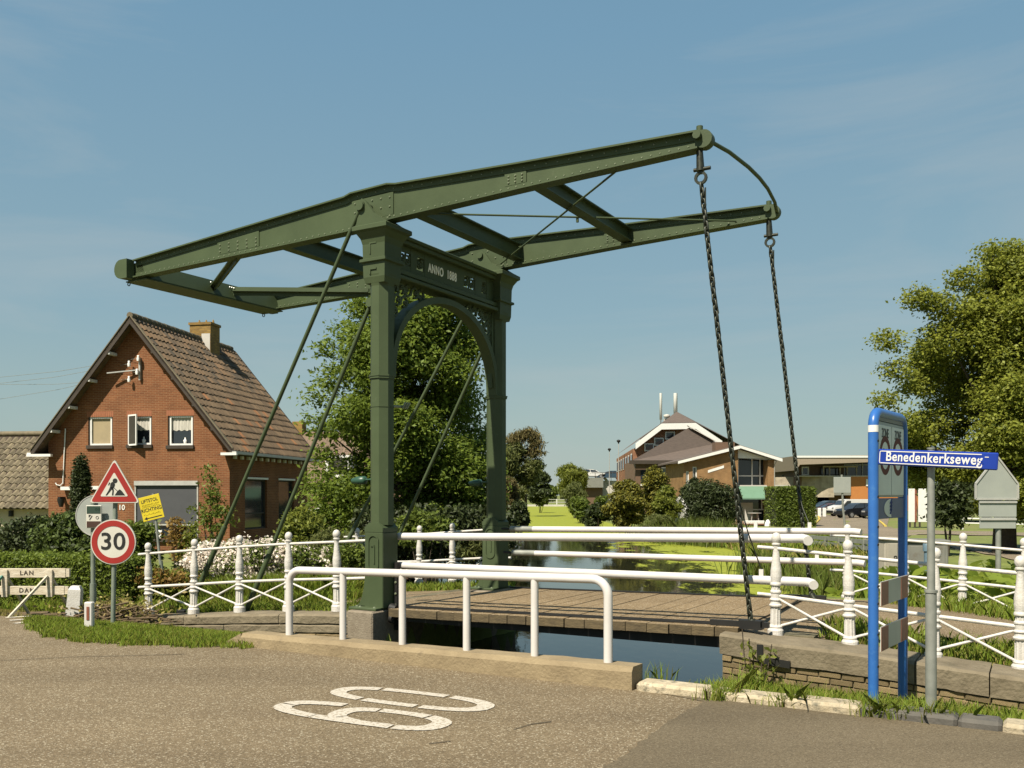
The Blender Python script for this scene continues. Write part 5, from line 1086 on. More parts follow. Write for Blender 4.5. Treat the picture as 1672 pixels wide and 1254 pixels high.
# ---------------------------------------------------------------- modern building on the right
MO = Fr((at(1280,840,130).x,130,-.6),0.0); mo = thing('modern_building', 'modern low building with curved beige wall, orange wall and overhanging roof', 'building', tuple(MO.o))
def mp_(px, py, y=0.0): q = MO.ray(px, py, 1, y); return q.x, q.z
xa, zt = mp_(1291,746,-1); xb, _ = mp_(1500,744,-1); _, zb = mp_(1300,752,-1); q = [(xa,zt+.05),(xb,zt+.3),(xb,zb),(xa+1.0,zb-.6),(xa+.4,zb-1.4)]
mb = MB(); mb.prism(q,1,-2,16); mb.build('roof', M('roof_edge', (.33,.27,.2), (.28,.23,.17), rough=.7), mo)
mb = MB(); mb.box((xa,-2.1,zt-.15),(xb,-2.0,zt+.12)); mb.build('roof_trim', WFRAME, mo)
x0, z1 = mp_(1299,752,2); x1, z0 = mp_(1378,778,2); mb = MB(); mb.box((x0,2,0),(x1,14,z1)); mb.build('upper_wall', BROWN, mo)
x2, _ = mp_(1500,760,3); mb = MB(); mb.box((x1,3,z0),(x2,3.1,z1)); mb.build('upper_glazing', GLASS, mo)
for px in (1378,1408,1420,1440,1462): x_, _ = mp_(px, 760, 2.9); MB().box((x_-.08,2.85,z0),(x_+.08,2.98,z1)).build('mullion', ALU, mo)
_, zm = mp_(1400,759,2.8); MB().box((x1,2.8,zm-.08),(x2,2.84,zm+.08)).build('transom', ALU, mo)
for (a, b, c, d) in ((1309,762,1321,776),(1339,763,1370,777)):
    xa_, za_ = mp_(a, b, 1.9); xb_, zb_ = mp_(c, d, 1.9); w = MB().box((xa_,1.9,zb_),(xb_,1.99,za_)).build('window', WFRAME if a < 1320 else BARGE, mo); MB().box((xa_+.2,1.87,zb_+.2),(xb_-.2,1.9,za_-.2)).build('pane', GLASS, w)
xs_ = [mp_(px,800)[0] for px in np.linspace(1276,1362,10)]; ztp = mp_(1300,778)[1]; zbt = mp_(1300,812)[1]; vs = []
for i, x in enumerate(xs_): yy = 7*(1-(i/9))**2; vs += [(x,yy,zbt),(x,yy,ztp)]
mb = MB(); mb.add(vs,[(i*2,i*2+2,i*2+3,i*2+1) for i in range(9)]); mb.build('curved_wall', BEIGE, mo, flip=False)
mb = MB(); mb.box((xs_[0],2,0),(xs_[-1],12,zbt)); mb.build('plinth', BLACKI, mo)
x0, _ = mp_(1362,800); x1, _ = mp_(1389,800); mb = MB(); mb.box((x0,-.1,zbt+.3),(x1,.3,ztp)); mb.build('grey_panel', GREYC, mo)
x2, _ = mp_(1500,800); mb = MB(); mb.box((x1,0,0),(x2,8,ztp)); mb.build('orange_wall', ORANGE, mo)
mb = MB(); mb.box((xs_[3],.0,ztp),(x2,2.2,ztp+.12)); mb.build('terrace_edge', GREYW, mo)
x0, z0 = mp_(1343,762,1); x1, z1 = mp_(1400,778,1); mb = MB(); mb.box((x0,.8,z0-.1),(x1,1.2,z0+.1)); [mb.box((x0+(x1-x0)*t-.08,.9,z1),(x0+(x1-x0)*t+.08,1.1,z0)) for t in (.03,.2,.5,.7,.97)]; mb.build('pergola', BEIGE, mo)
x0, z0 = mp_(1420,788,-.1); mb = MB(); mb.box((x0-.5,-.12,z0-.5),(x0+1.2,0,z0+.5)); mb.build('wall_sign', WFRAME, mo)
x0, z0 = mp_(1277,777,8); x1, z1 = mp_(1300,783,8); mb = MB(); [mb.bar((x0+(x1-x0)*i/5,8,z1),(x0+(x1-x0)*i/5,8,z0),.1,.1) for i in range(6)]; mb.box((x0,7.95,z0-.1),(x1,8.05,z0+.1)); mb.box((x0,7.95,z1),(x1,8.05,z1+.1)); mb.build('roof_railing', TEAL, mo)
# pale shed between yellow house and modern building
p = at(1272,812,120); o = MB().box((-1.2,0,0),(1.4,4,3.6)).build('shed', GREYW); o.location = (p.x,120,-.6); tag(o, 'pale little shed between the yellow house and the beige curved wall', 'shed')
# white site cabins beyond the grass on the right
for (a, b, lab) in ((1484,1497,'narrow white site board left of the pair by the pole'),(1500,1520,'wide white site board right beside the grey sign pole'),(1523,1547,'low white site board half hidden behind the hanging branches')):
    p = at(a,843,62); q = at(b,798 if a < 1520 else 815,62); root = thing('site_board', lab, 'board', (p.x,62,hz(p.x,62)), 0, 'white site boards beyond the grass'); w_ = q.x-p.x; h_ = q.z-root.location.z
    MB().cbox((0,0,.35),(w_,.12,h_),.02).build('panel', WFRAME, root); [MB().box((x-.05,.02,0),(x+.05,.1,.35)).build('leg', BARGE, root) for x in (.1, w_-.1)]
    MB().box((w_-.14,-.03,.35),(w_-.02,-.005,h_)).build('edge_strip', REDBR, root)
# ---------------------------------------------------------------- vehicles
wheel_src = None
def car(kind, label, px, py, Y, paint, heading=0.0, L_=4.3, W_=1.75, H_=1.45, z=None, grp='parked cars and vans'):
    global wheel_src
    p = at(px, py, Y); zz = hz(p.x, Y) if z is None else z; root = thing('parked_'+kind, label, kind, (p.x, Y, zz), heading, grp); h = H_
    if kind == 'van': body = [(-.5,.16),(-.5,.95),(-.49,.99),(.12,.99),(.20,.95),(.30,.66),(.46,.55),(.5,.42),(.5,.16)]
    else: body = [(-.5,.2),(-.5,.55),(-.46,.64),(-.30,.68),(.18,.67),(.42,.60),(.5,.46),(.5,.2)]
    mb = MB(); mb.prism([(x*L_, z*h) for x, z in body],1,-W_/2,W_/2); b = mb.build('body', paint, root)
    bm = bmesh.new(); bm.from_mesh(b.data); bmesh.ops.bevel(bm, geom=bm.edges[:], offset=.05, segments=2, affect='EDGES'); bm.to_mesh(b.data); bm.free()
    if kind == 'car':
        cab = [(-.44,.62),(-.33,.93),(-.20,.995),(.0,.99),(.12,.90),(.26,.64)]; n = len(cab); vs = []
        for s, k in ((-1,1),(1,1)):
            for x, z in cab: vs.append((x*L_, s*W_/2*(.92 if z < .7 else .74), z*h))
        mb = MB(); mb.add(vs,[tuple(range(n))[::-1],tuple(range(n,2*n))]+[(i,(i+1)%n,n+(i+1)%n,n+i) for i in range(n)]); c = mb.build('cabin', GLASS, root)
        vs = [(x*L_*.97-.02, s*W_/2*.745, z*h+.012) for s in (-1,1) for x, z in cab[1:5]]; MB().add(vs,[(0,1,2,3),(7,6,5,4)]+[(i,i+4,i+5,i+1) for i in range(3)]).build('roof_panel', paint, root)
        for s in (-1,1):
            mb = MB()
            for (a, b2) in ((cab[0],cab[1]),(cab[5],cab[4]),((-.08,.64),(-.10,.985))): mb.bar((a[0]*L_,s*W_/2*.925,a[1]*h),(b2[0]*L_,s*W_/2*.75,b2[1]*h),.07,.03,(0,1,0))
            mb.build('window_pillars', paint, root)
    else:
        for s in (-1,1): MB().prism([(x*L_, z*h) for x, z in ((.08,.62),(.08,.9),(.17,.9),(.27,.62))],1,s*W_/2-.012,s*W_/2+.012).build('side_window', GLASS, root)
        mb = MB(); mb.prism([(.205*L_+.03,.93*h),(.305*L_+.03,.66*h),(.305*L_-.1,.66*h),(.205*L_-.1,.93*h)],1,-W_*.43,W_*.43); mb.build('windscreen', GLASS, root)
    for x in (-.31,.31):
        for s in (-1,1):
            if wheel_src is None:
                mb = MB(); mb.tube([(0,-.1,0),(0,.1,0)],.31,16); wheel_src = mb.build('wheel', TYRE, root); o = wheel_src; r_ = MB().tube([(0,-.108,0),(0,.108,0)],.19,12).build('rim', RIM, o); wheel_rim = r_; globals()['rim_src'] = r_
            else: o = inst(wheel_src, 'wheel', root); inst(rim_src, 'rim', o)
            o.location = (x*L_, s*(W_/2-.08), .31)
    for s in (-1,1):
        MB().cbox((.47*L_,s*W_*.36-.16,.42*h),(.497*L_,s*W_*.36+.16,.52*h),.01).build('headlight', RIM, root)
        MB().cbox((-.503*L_,s*W_*.40-.11,.40*h),(-.48*L_,s*W_*.40+.11,.56*h),.01).build('rear_light', LAMPR, root)
    MB().cbox((.485*L_,-W_*.46,.2*h),(.515*L_,W_*.46,.34*h),.02).build('bumper', CARK, root)
    return root
car('van','white delivery van with a raked nose on the right car park',1388,836,95,CARW,math.pi+.12,4.5,1.8,1.78)
car('car','black hatchback parked in front of the white van',1398,839,88,CARK,math.pi+.35,4.0,1.72,1.42)
car('car','dark car cut off by the blue zone sign post',1432,840,86,CARK,math.pi+.9,4.1,1.72,1.45)
car('car','blue car behind the white van at the beige wall',1350,829,108,CARB,math.pi+.2,4.3,1.72,1.5)
car('car','dark red car low beside the blue car on the right car park',1356,832,101,CARR,math.pi+.1,4.0,1.7,1.3)
car('van','white van mostly hidden behind the dark evergreen hedge across the canal',1130,851,52,CARW,-1.45,4.9,1.8,1.75)
for px, py, Y, m_, lab in DECK_CARS: car('car', lab, px, py, Y, m_, .0 if px < 990 else math.pi, 4.3, 1.75, 1.45, z=dp(960,780)[1]+PD.o.z-(0 if px < 990 else .25), grp='cars on the rooftop deck')

# ---------------------------------------------------------------- signs on the left
def disc(mb, r, y0, y1, n=40, m=0): mb.tube([(0,y0,0),(0,y1,0)], r, n, m, smooth=False); return mb
sgn = thing('road_sign', 'steel post with red roadworks triangle above a round red 30 speed limit disc', 'road sign', (at(181,1030,12.16).x,12.16,-.12))
SO = sgn.location.copy(); SY = 12.16
def so_(px, py): q = at(px, py, SY); return q.x-SO.x, q.z-SO.z
xb, zb = so_(181,1031); xt, zt = so_(187,765)
mb = MB(); mb.tube([(xb,.05,-.3),(xb+(xt-xb)*.45,.05,zb+(zt-zb)*.45),(xt,.05,zt)],.030,10); mb.build('post', GALVG, sgn)
cx, cz = so_(185,885); mb = MB(); d = disc(MB(), .297, -.004, .0)
dk_ = d.build('speed_disc', SIGNW, sgn); dk_.location = (cx,0,cz); disc(MB(), .302, .0005, .012).build('disc_back', SIGNBACK, dk_)
mb = MB(); mb.ring((0,-.006,0),.2475,.075,1,.004,48); mb.build('red_ring', RED, dk_)
text_obj('30', .315, SIGNK, dk_, (-.004,-.0085,.0), (math.pi/2,0,0), .002, .0028, name='numeral', sx=1.08, spacing=1.02)
def tri(s, y0, y1, mb):  # s: half side scale
    h = s*math.sqrt(3); c = [(-s,-h/3),(s,-h/3),(0,2*h/3)]; r = s*.07; pts = []
    for i in range(3):
        p = Vector(c[i]); a = (Vector(c[i-1])-p).normalized(); b = (Vector(c[(i+1)%3])-p).normalized(); pts += [p+a*r*1.7, p+(a+b)*r*.45, p+b*r*1.7]
    mb.prism([(p.x, p.y) for p in pts],1,y0,y1); return mb
x0, z0 = so_(147,821); x1, _ = so_(229,821); hs_ = (x1-x0)/2; tri_c = ((x0+x1)/2, z0+hs_*math.sqrt(3)/3)
td = tri(hs_*1.02, .0005, .012, MB()).build('triangle_back', SIGNBACK, sgn); td.location = (tri_c[0],-.02,tri_c[1])
tri(hs_, -.004, .0, MB()).build('border', SIGNW, td); tri(hs_*.93, -.007, -.0041, MB()).build('red_triangle', RED, td); tri(hs_*.56, -.010, -.0071, MB()).build('white_field', SIGNW, td)
mb = MB(); Y0, Y1 = -.0125, -.0102; k = hs_
def poly(pts): mb.prism([(x*k, z*k) for x, z in pts],1,Y0,Y1)
mb.ring((.0*k+.012,(Y0+Y1)/2,.30*k),.016,.032,1,.0023,12)
poly([(-.08,.26),(.02,.20),(-.04,.02),(-.16,.06),(-.15,.18)]); poly([(-.16,.06),(-.04,.02),(-.17,-.14),(-.28,-.28),(-.34,-.28),(-.22,-.08)]); poly([(-.12,.05),(-.03,.02),(-.01,-.10),(-.03,-.28),(-.09,-.28),(-.07,-.10)])
poly([(.0,.21),(.04,.15),(.0,.03),(-.03,.05)]); poly([(-.16,.22),(-.20,.24),(-.24,.12),(-.20,.12)]); poly([(-.04,.06),(.16,-.12),(.15,-.14),(-.05,.04)]); poly([(.02,-.28),(.44,-.28),(.30,-.10),(.22,-.04),(.14,-.10)])
mb.build('worker_pictogram', SIGNK, td)
ps = thing('sign_post', 'pale green post with grey backed disc and small green cycle route board', 'road sign', (at(152,985,13.5).x,13.5,hz(at(152,985,13.5).x,13.5)))
SO2 = ps.location.copy()
def s2(px, py, y=13.5): q = at(px, py, y); return q.x-SO2.x, q.z-SO2.z
_, zt = s2(152,812); mb = MB(); mb.tube([(0,0,-.3),(0,0,.62)],.045,10); mb.tube([(0,0,.62),(0,0,zt)],.033,10); mb.build('post', GALVG, ps)
cx, cz = s2(156,842); o = disc(MB(),.30,.03,.045).build('disc_back', SIGNBACK, ps); o.location = (cx-.0,.0,cz); mb = MB(); mb.ring((0,.037,0),.302,.012,1,.024,40); mb.build('disc_rim', ALU, o)
xa, za = s2(144,825); xb, zb = s2(169,862); brd = MB().cbox((xa,-.07,zb),(xb,-.04,za),.006).build('route_board', SIGNW, ps)
hgt_ = za-zb; DKG = M('route_green', (.03,.06,.04), (.025,.05,.033), rough=.5); DKB = M('route_brown', (.07,.035,.025), rough=.5)
MB().box((xa+.012,-.074,za-hgt_*.36),(xb-.012,-.0705,za-.012)).build('green_field', DKG, brd); MB().box((xa+.012,-.074,zb+.012),(xb-.012,-.0705,zb+hgt_*.30)).build('brown_field', DKB, brd)
mb = MB(); zc = zb+hgt_*.46; mb.bar((xa+.05,-.0725,zc-.03),(xa+.09,-.0725,zc+.03),.003,.012,(0,1,0)); mb.add([(xa+.04,-.074,zc+.04),(xa+.075,-.074,zc+.04),(xa+.04,-.074,zc+.0)],[(0,1,2)]); mb.ring((xb-.06,-.0725,zc),.02,.006,1,.003,12); mb.ring((xb-.035,-.0725,za-.06),.014,.005,1,.003,10); mb.ring((xb-.075,-.0725,za-.06),.014,.005,1,.003,10); mb.build('route_symbols', SIGNK, brd)
xk, zk = s2(156,960); mb = MB(); mb.bar((.02,-.05,.06),(.10,-.05,.06),.02,.5,(0,0,1)); [mb.box((.05,-.066,-.10+.06*i),(.12,-.0605,-.07+.06*i)) for i in range(6)]; mb.build('striped_tag', WFRAME, ps)
# yellow tilted sign on a thin stake
ys = thing('yellow_notice', 'tilted yellow hand lettered RICHTING notice with black arrow on a leaning grey stake', 'notice', (at(270,958,16.2).x,16.2,hz(at(270,958,16.2).x,16.2)))
q = at(247,829,16.2)-ys.location; tp2 = at(249,806,16.2)-ys.location
MB().tube([(0,.03,-.2),(tp2.x,.03,tp2.z)],.024,8).build('stake', GALV, ys); MB().tube([(0,.03,0),(tp2.x*.42,.03,tp2.z*.42)],.036,8).build('sleeve', GALVG, ys)
yb = MB().cbox((-.19,-.008,-.215),(.19,.004,.215),.003).build('board', YEL, ys); yb.location = (q.x,0,q.z); yb.rotation_euler = (0,math.radians(-14),0)
for i, (tx, sz, zz, sx) in enumerate((('LIFTSTOL',.085,.13,.85),('RICHTING',.088,-.03,.9))): text_obj(tx, sz, SIGNK, yb, (0,-.0095,zz), (math.pi/2,0,0), .001, .0012 if sz > .06 else 0, sx=sx, name='notice_lettering')
mb = MB()
for zz in (.065,.035,-.10):   # small print, too faint to read: short pen strokes
    x = -.15
    while x < .14: w_ = random.uniform(.008,.022); mb.bar((x,-.0095,zz-.012),(x+w_,-.0095,zz+random.choice((.012,-.012,.004))),.001,.005,(0,1,0)); x += w_+.006
mb.build('small_print', SIGNK, yb, stuff=True)
mb = MB(); mb.box((-.12,-.0105,-.178),(.16,-.0085,-.163)); mb.add([(-.165,-.0105,-.17),(-.11,-.0105,-.14),(-.11,-.0105,-.20)],[(0,1,2)]); mb.build('arrow', SIGNK, yb)
# barricade
bc = thing('barricade', 'weathered white wooden barricade with two planks lettered LAN and DAM', 'barricade', (at(0,1003,13.3).x,13.3,-.03)); BO = bc.location.copy()
def b2(px, py): q = at(px, py, 13.3); return q.x-BO.x, q.z-BO.z
for (py0, py1, pxr, tx) in ((928,943,108,'LAN'),(957,971,106,'DAM')):
    xr, z1 = b2(pxr, py0); _, z0 = b2(pxr, py1); xl, _ = b2(-70,930); pk = MB().cbox((xl,-.02,z0),(xr,.02,z1),.004).build('plank', BOARDW, bc); xm, _ = b2(45,930)
    text_obj(tx, .09, BARGE, pk, (xm,-.0225,(z0+z1)/2), (math.pi/2,0,0), .001, .002, name='lettering', spacing=1.3)
    MB().box((xr,-.012,z0+.01),(xr+.05,.03,z1-.005)).build('plank_end', BOARDW, bc)
for px in (10,83):
    x0, z1 = b2(px-5,930); x1, z0 = b2(px+5,972); MB().cbox((x0,-.055,z0-.02),(x1,-.021,z1),.004).build('upright', BOARDW, bc)
    xs, zs_ = b2(px-2,940); xe, ze = b2(px-35,1003); MB().bar((xs,-.06,zs_),(xe,-.6,0),.035,.03).build('strut', BOARDW if px > 50 else TEAL, bc)
    MB().bar((xs,.03,zs_),(xs+.08,.5,-.05),.035,.03).build('strut', BOARDW, bc)
p = at(119,1004,13.2); o = thing('marker_stone', 'stubby leaning white painted stone post beside the brushwood', 'marker post', (p.x,13.2,hz(p.x,13.2)-.05)); o.rotation_euler = (0,math.radians(4),.2)
mb = MB(); square = [(.10,-.1),(.083,.55),(.055,.60)]; vs = []
for r, z in square: vs += [(-r,-r,z),(r,-r,z),(r,r,z),(-r,r,z)]
mb.add(vs,[(i*4+j,i*4+(j+1)%4,(i+1)*4+(j+1)%4,(i+1)*4+j) for i in range(2) for j in range(4)]+[(8,9,10,11)]); mb.build('shaft', WHITEF, o)
p = at(146,1030,11.55); o = thing('reflector_post', 'small white reflector post with a dark red strip in the grass under the 30 sign', 'marker post', (p.x,11.55,hz(p.x,11.55)+.03)); MB().cbox((-.052,-.04,-.1),(.052,.04,.355),.012).build('shaft', WHITE, o); MB().cbox((-.018,-.047,.13),(.018,-.0405,.30),.003).build('reflector', REDBR, o)
# ---------------------------------------------------------------- street name sign
st = thing('street_sign', 'blue street name sign reading Benedenkerkseweg on a grey steel pole', 'street sign', (at(1523,1142,7.3).x,7.3,hz(at(1523,1142,7.3).x,7.3))); TO = st.location.copy()
zc_ = EYE-(968-HZ)/F*7.3-TO.z; ztp = EYE-(733-HZ)/F*7.3-TO.z
mb = MB(); mb.tube([(0,.03,-.3),(0,.03,zc_)],.043,14); mb.tube([(0,.03,zc_),(0,.03,zc_+.02)],.05,14); mb.tube([(0,.03,zc_+.02),(0,.03,ztp)],[.031,.027],12); mb.tube([(0,.03,ztp),(0,.03,ztp+.012)],.031,12); mb.build('pole', GALV, st)
aL, aR = at(1432,746,7.66), at(1626,754,6.84); ang = math.atan2(aR.y-aL.y, aR.x-aL.x); ln = (aR-aL).length; hb = .130
bd = MB(); 
bd = MB().cbox((-.5*ln,-.012,-hb/2),(.5*ln,.012,hb/2),.008).build('name_board', BLUES, st)
mid = (aL+aR)/2; bd.location = (mid.x-TO.x+.018*math.sin(ang)*0, mid.y-TO.y-.03, (aL.z+aR.z)/2-TO.z); bd.rotation_euler = (0,math.asin((aL.z-aR.z)/ln),ang)
mb = MB(); w_ = .007; l2 = ln/2-.018; h2 = hb/2-.013
pts = [(-l2+.0,h2),(l2-.09,h2)]; mb.box((-l2+.012,-.0145,h2-w_),(l2-.10,-.0121,h2)); mb.box((-l2+.012,-.0145,-h2),(l2-.10,-.0121,-h2+w_)); mb.box((-l2,-.0145,-h2+.012),(-l2+w_,-.0121,h2-.012)); mb.ring((-l2+.0155,-.0133,h2-.0155),.012,.007,1,.0024,6,math.pi/2,math.pi); mb.ring((-l2+.0155,-.0133,-h2+.0155),.012,.007,1,.0024,6,math.pi,1.5*math.pi)
mb.box((l2-.075,-.0145,h2-.025),(l2-.045,-.0121,h2-.019)); mb.build('white_border', WFRAME, bd)
sn = text_obj('Benedenkerkseweg', .108, WFRAME, bd, (-l2+.058,-.0135,.004), (math.pi/2,0,0), .0012, .0017, align='LEFT', name='street_name', spacing=1.08); sn.scale.x = (2*l2-.155)/sn.dimensions.x
mb = MB()
for (x, z, r) in ((l2-.098,-.004,.007),(l2-.112,.02,.006),(l2-.105,-.03,.008),(l2-.088,-.018,.006),(l2-.12,-.01,.004)): mb.tube([(x,-.0157,z),(x,-.0149,z)],r,7)
mb.build('worn_patch', BLUES, bd)
for z in (-.035,.035): mb = MB(); mb.ring((0,0,0),.035,.008,2,.018,12); o = mb.build('clamp', GALV, st); o.location = (0,.03,bd.location.z+z)
# ---------------------------------------------------------------- blue zone sign with two posts
Zp1 = Vector((at(1426,1100,8.12).x,8.12,0)); Zp2 = Vector((at(1474,1100,8.92).x,8.92,0)); dZ = Zp2-Zp1; zl_ = dZ.length; za_ = math.atan2(dZ.y,dZ.x); z00 = hz(Zp1.x,Zp1.y)
zs = thing('zone_sign', 'blue two-post zone sign with paired ZONE panels and red striped boards below', 'zone sign', (Zp1.x,Zp1.y,z00), za_); ZF = Fr((Zp1.x,Zp1.y,z00), za_)
def zz_(px, py, x): q = ZF.ray(px, py, 0, x); return q.z
def zy(px, py): q = ZF.ray(px, py, 1, -.03); return q.x, q.z
ztop_ = EYE+(HZ-672)/F*8.12-z00; r_ = .045
pts = [(0,0,-.35),(0,0,ztop_-.13)]+[(.13-.13*math.cos(t),0,ztop_-.13+.13*math.sin(t)) for t in np.linspace(.2,math.pi/2,6)]+[(zl_-.13+.13*math.sin(t),0,ztop_-.13+.13*math.cos(t)) for t in np.linspace(0,math.pi/2-.2,6)]+[(zl_,0,ztop_-.13),(zl_,0,-.45)]
fr_ = MB().tube(pts,r_,14).build('blue_frame', BLUEP, zs)
mb = MB(); zw = zz_(1426,700,0); mb.tube([(0,0,zw-.03),(0,0,zw+.03)],r_+.0015,14); mb.build('white_band', WFRAME, fr_)
mb = MB()
for py in (720,811,860,889,957,985,1035,1087): z = zz_(1424,py,0); mb.tube([(-.049,.0,z),(-.02,-.03,z)],.009,6) if False else mb.tube([(-.012,-.047,z),(-.010,-.04,z)],.012,7)
mb.build('bolt_hole', SIGNK, fr_)
x0 = .06; x1 = zl_-.06; zt1 = zz_(1440,687,.1); zb1 = zz_(1440,812,.1); bk = MB().cbox((x0,-.02,zb1),(x1,.015,zt1),.004).build('backing_panel', SIGNBACK, zs)
xm = (x0+x1)/2
for (a, b) in ((x0+.012,xm-.008),(xm+.008,x1-.012)):
    p_ = MB().cbox((a,-.026,zb1+.02),(b,-.0205,zt1-.03),.002).build('zone_panel', ZONEW, bk); w = b-a; H = zt1-zb1
    text_obj('ZONE', .115, SIGNK, p_, ((a+b)/2,-.027,zt1-.03-H*.11), (math.pi/2,0,0), .001, .003, name='lettering', sx=.72)
    rr = w*.36; zc = zb1+H*.555
    mb = MB(); mb.ring((0,0,0),rr,rr*.34,1,.002,36); o = mb.build('red_ring', ZRED, p_); o.location = ((a+b)/2,-.0275,zc)
    if a < xm-.05: text_obj('30', rr*1.0, SIGNK, p_, ((a+b)/2,-.0275,zc), (math.pi/2,0,0), .001, .003, name='numeral')
mb = MB(); mb.box((x0,-.0205,zt1+.005),(x1,.01,zt1+.05)); mb.build('header_strip', GREYC, zs)
zt2 = zb1-.004; zb2 = zz_(1440,848,.05); em = MB().cbox((x0-.01,-.022,zb2),(x1+.01,.012,zt2-.004),.003).build('emblem_panel', BLUED, zs)
mb = MB(); c = x0+(x1-x0)*.46; H = (zt2-zb2)*1.12; zc = (zt2+zb2)/2
mb.prism([(c+.03-.24*math.sin(t), zc+H*.40*math.cos(t)) for t in np.linspace(0,math.pi,12)]+[(c-.0,zc-.02),(c+.02,zc+.05)],1,-.0255,-.0225); mb.build('sail_emblem', ZONEW, em)
mb = MB()
for i in range(4): z = zc-H*.26+i*H*.15; mb.bar((c-.03,-.0262,z),(c+.02+i*.006,-.0262,z+.05),.0015,.02,(0,1,0))
mb.build('emblem_lines', BLUED, em)
for (py0, py1, pa) in ((951,989,0),(1024.5,1063,0)):
    z1 = zz_(1434,py0,.06); z0 = zz_(1434,py1,.06); w = x1-x0+.04; a = x0-.02; bb = MB().box((a,-.055,z0),(a+w,-.045,z1)).build('striped_board', STRIPEW, zs)
    for s0, s1 in ((0,.25),(.73,1.0)): MB().box((a+w*s0,-.0585,z0),(a+w*s1,-.0555,z1)).build('red_stripe', REDBR, bb)
    MB().box((a,-.056,z1+.0005),(a+w,-.044,z1+.006)).build('edge_trim', ALU, bb)
# ---------------------------------------------------------------- signs seen from behind on the right
d0 = 17.5; p = at(1634,925,d0); gz_ = hz(p.x,d0); sb = thing('direction_sign', 'grey house shaped sign above two rectangular plates, seen from behind', 'road sign', (p.x,d0,gz_))
def s3(px, py): q = at(px, py, d0); return q.x-p.x, q.z-gz_
MB().tube([(-.02,.05,-.3),(-.02,.05,s3(1630,762)[1])],.05,10).build('post', GALV, sb)
P5 = [s3(*a) for a in ((1592,815),(1592,790),(1627,745),(1661,790),(1661,815))]; mb = MB(); mb.prism(P5,1,-.02,.0); b_ = mb.build('pentagon_plate', SIGNBACK, sb)
mb = MB()
for a, c in zip(P5, P5[1:]+P5[:1]): mb.bar((a[0],-.02,a[1]),(c[0],-.02,c[1]),.03,.04,(0,1,0))
mb.build('rim', ALU, b_)
for (xa, ya, xb, yb) in ((1598,817,1659,844),(1599,845,1658,863)):
    a = s3(xa, ya); b = s3(xb, yb); pl_ = MB().cbox((a[0],-.02,b[1]),(b[0],.0,a[1]),.004).build('rear_plate', SIGNBACK, sb); mb = MB(); mb.box((a[0],-.045,a[1]-.05),(b[0],-.0205,a[1]-.015)); mb.build('rail', ALU, pl_)
d0 = 42.0; p = at(1384,872,d0); gz_ = hz(p.x,d0); sb = thing('direction_sign', 'plain grey square sign plate seen from behind on a thin post by the car park', 'road sign', (p.x,d0,gz_))
a = s3(1361,778); b = s3(1389,804); 
def s4(px, py): q = at(px, py, d0); return q.x-p.x, q.z-gz_
a = s4(1361,779); b = s4(1389,805); MB().cbox((a[0],-.03,b[1]),(b[0],.0,a[1]),.01).build('rear_plate', SIGNBACK, sb); MB().tube([(0,.05,-.3),s4(1377,830)[:1]+(.05,)+s4(1377,830)[1:],s4(1375,775)[:1]+(.05,)+s4(1375,775)[1:]],.05,8).build('post', GALV, sb)
# ---------------------------------------------------------------- cabinets, bins, guard rail, lamps
def cabinet(label, px0, px1, pyt, pyb, Y, dp_, mat, rot=0.0, roof=True):
    a = at(px0, pyt, Y); b = at(px1, pyb, Y); z = min(b.z, hz((a.x+b.x)/2, Y)); r = thing('utility_cabinet', label, 'cabinet', ((a.x+b.x)/2, Y, z), rot); w = b.x-a.x; h = a.z-z
    MB().cbox((-w/2,0,-.1),(w/2,dp_,h-.05),.015).build('body', mat, r)
    if roof: MB().cbox((-w/2-.04,-.04,h-.05),(w/2+.04,dp_+.04,h),.012).build('lid', mat, r)
    MB().cbox((-w/2+.06,-.012,.08),(w/2-.06,-.001,h-.12),.004).build('door', mat, r); mb = MB(); mb.ring((w*.18,-.016,h*.55),.03,.014,1,.01,12); mb.build('lock', BLACKI, r); return r
cabinet('beige street cabinet with a round lock behind the right far fence', 1444,1470,878,930,19.0,.4,CAB,.10)
cabinet('wide grey street cabinet among big leaves beside the beige one', 1484,1546,882,962,17.2,.7,CAB2,-.25)
p = at(1514,950,16.4); o = thing('marker_pole', 'short pale blue capped plastic pipe beside the wide grey cabinet', 'pipe', (p.x,16.4,hz(p.x,16.4))); zt = at(1514,900,16.4).z-hz(p.x,16.4); PB = M('pale_blue_plastic', (.13,.2,.25), (.1,.16,.2), rough=.5); MB().tube([(0,0,-.1),(0,0,zt)],.055,10).build('pipe', PB, o); MB().lathe([(.075,0),(.075,.12),(.05,.17),(0,.18)],(0,0,zt),10).build('cap', PB, o)
gr = thing('guard_rail', 'grey steel guard rail beyond the far right handrail ends', 'guard rail', tuple(at(1326,880,30)[:2])+(hz(at(1326,880,30).x,30),)); a = at(1326,877,31); b = at(1425,886,25.5); G0 = gr.location.copy()
za = a.z-G0.z; zb = b.z-G0.z
for dz_ in (.0,-.17): mb = MB(); mb.bar(tuple(Vector((a.x-G0.x,a.y-G0.y,za+dz_))),tuple(Vector((b.x-G0.x,b.y-G0.y,zb+dz_))),.06,.12); mb.build('rail', GALV, gr)
for t in (.02,.28,.52,.72,.9): q = a.lerp(b,t); MB().box((q.x-G0.x-.05,q.y-G0.y+.05,hz(q.x,q.y)-G0.z-.1),(q.x-G0.x+.05,q.y-G0.y+.15,q.z-G0.z+.06)).build('post', GALV, gr)
a = at(1520,843,60); b = at(1672,846,57); wr = thing('white_rail', 'low white rail along the grass verge under the linden tree', 'rail', (a.x,a.y,hz(a.x,a.y))); W0 = wr.location.copy()
for z in (.75,.45): MB().bar((0,0,z),(b.x-a.x+4,b.y-a.y-1,z-.1),.06,.07).build('rail', WFRAME, wr)
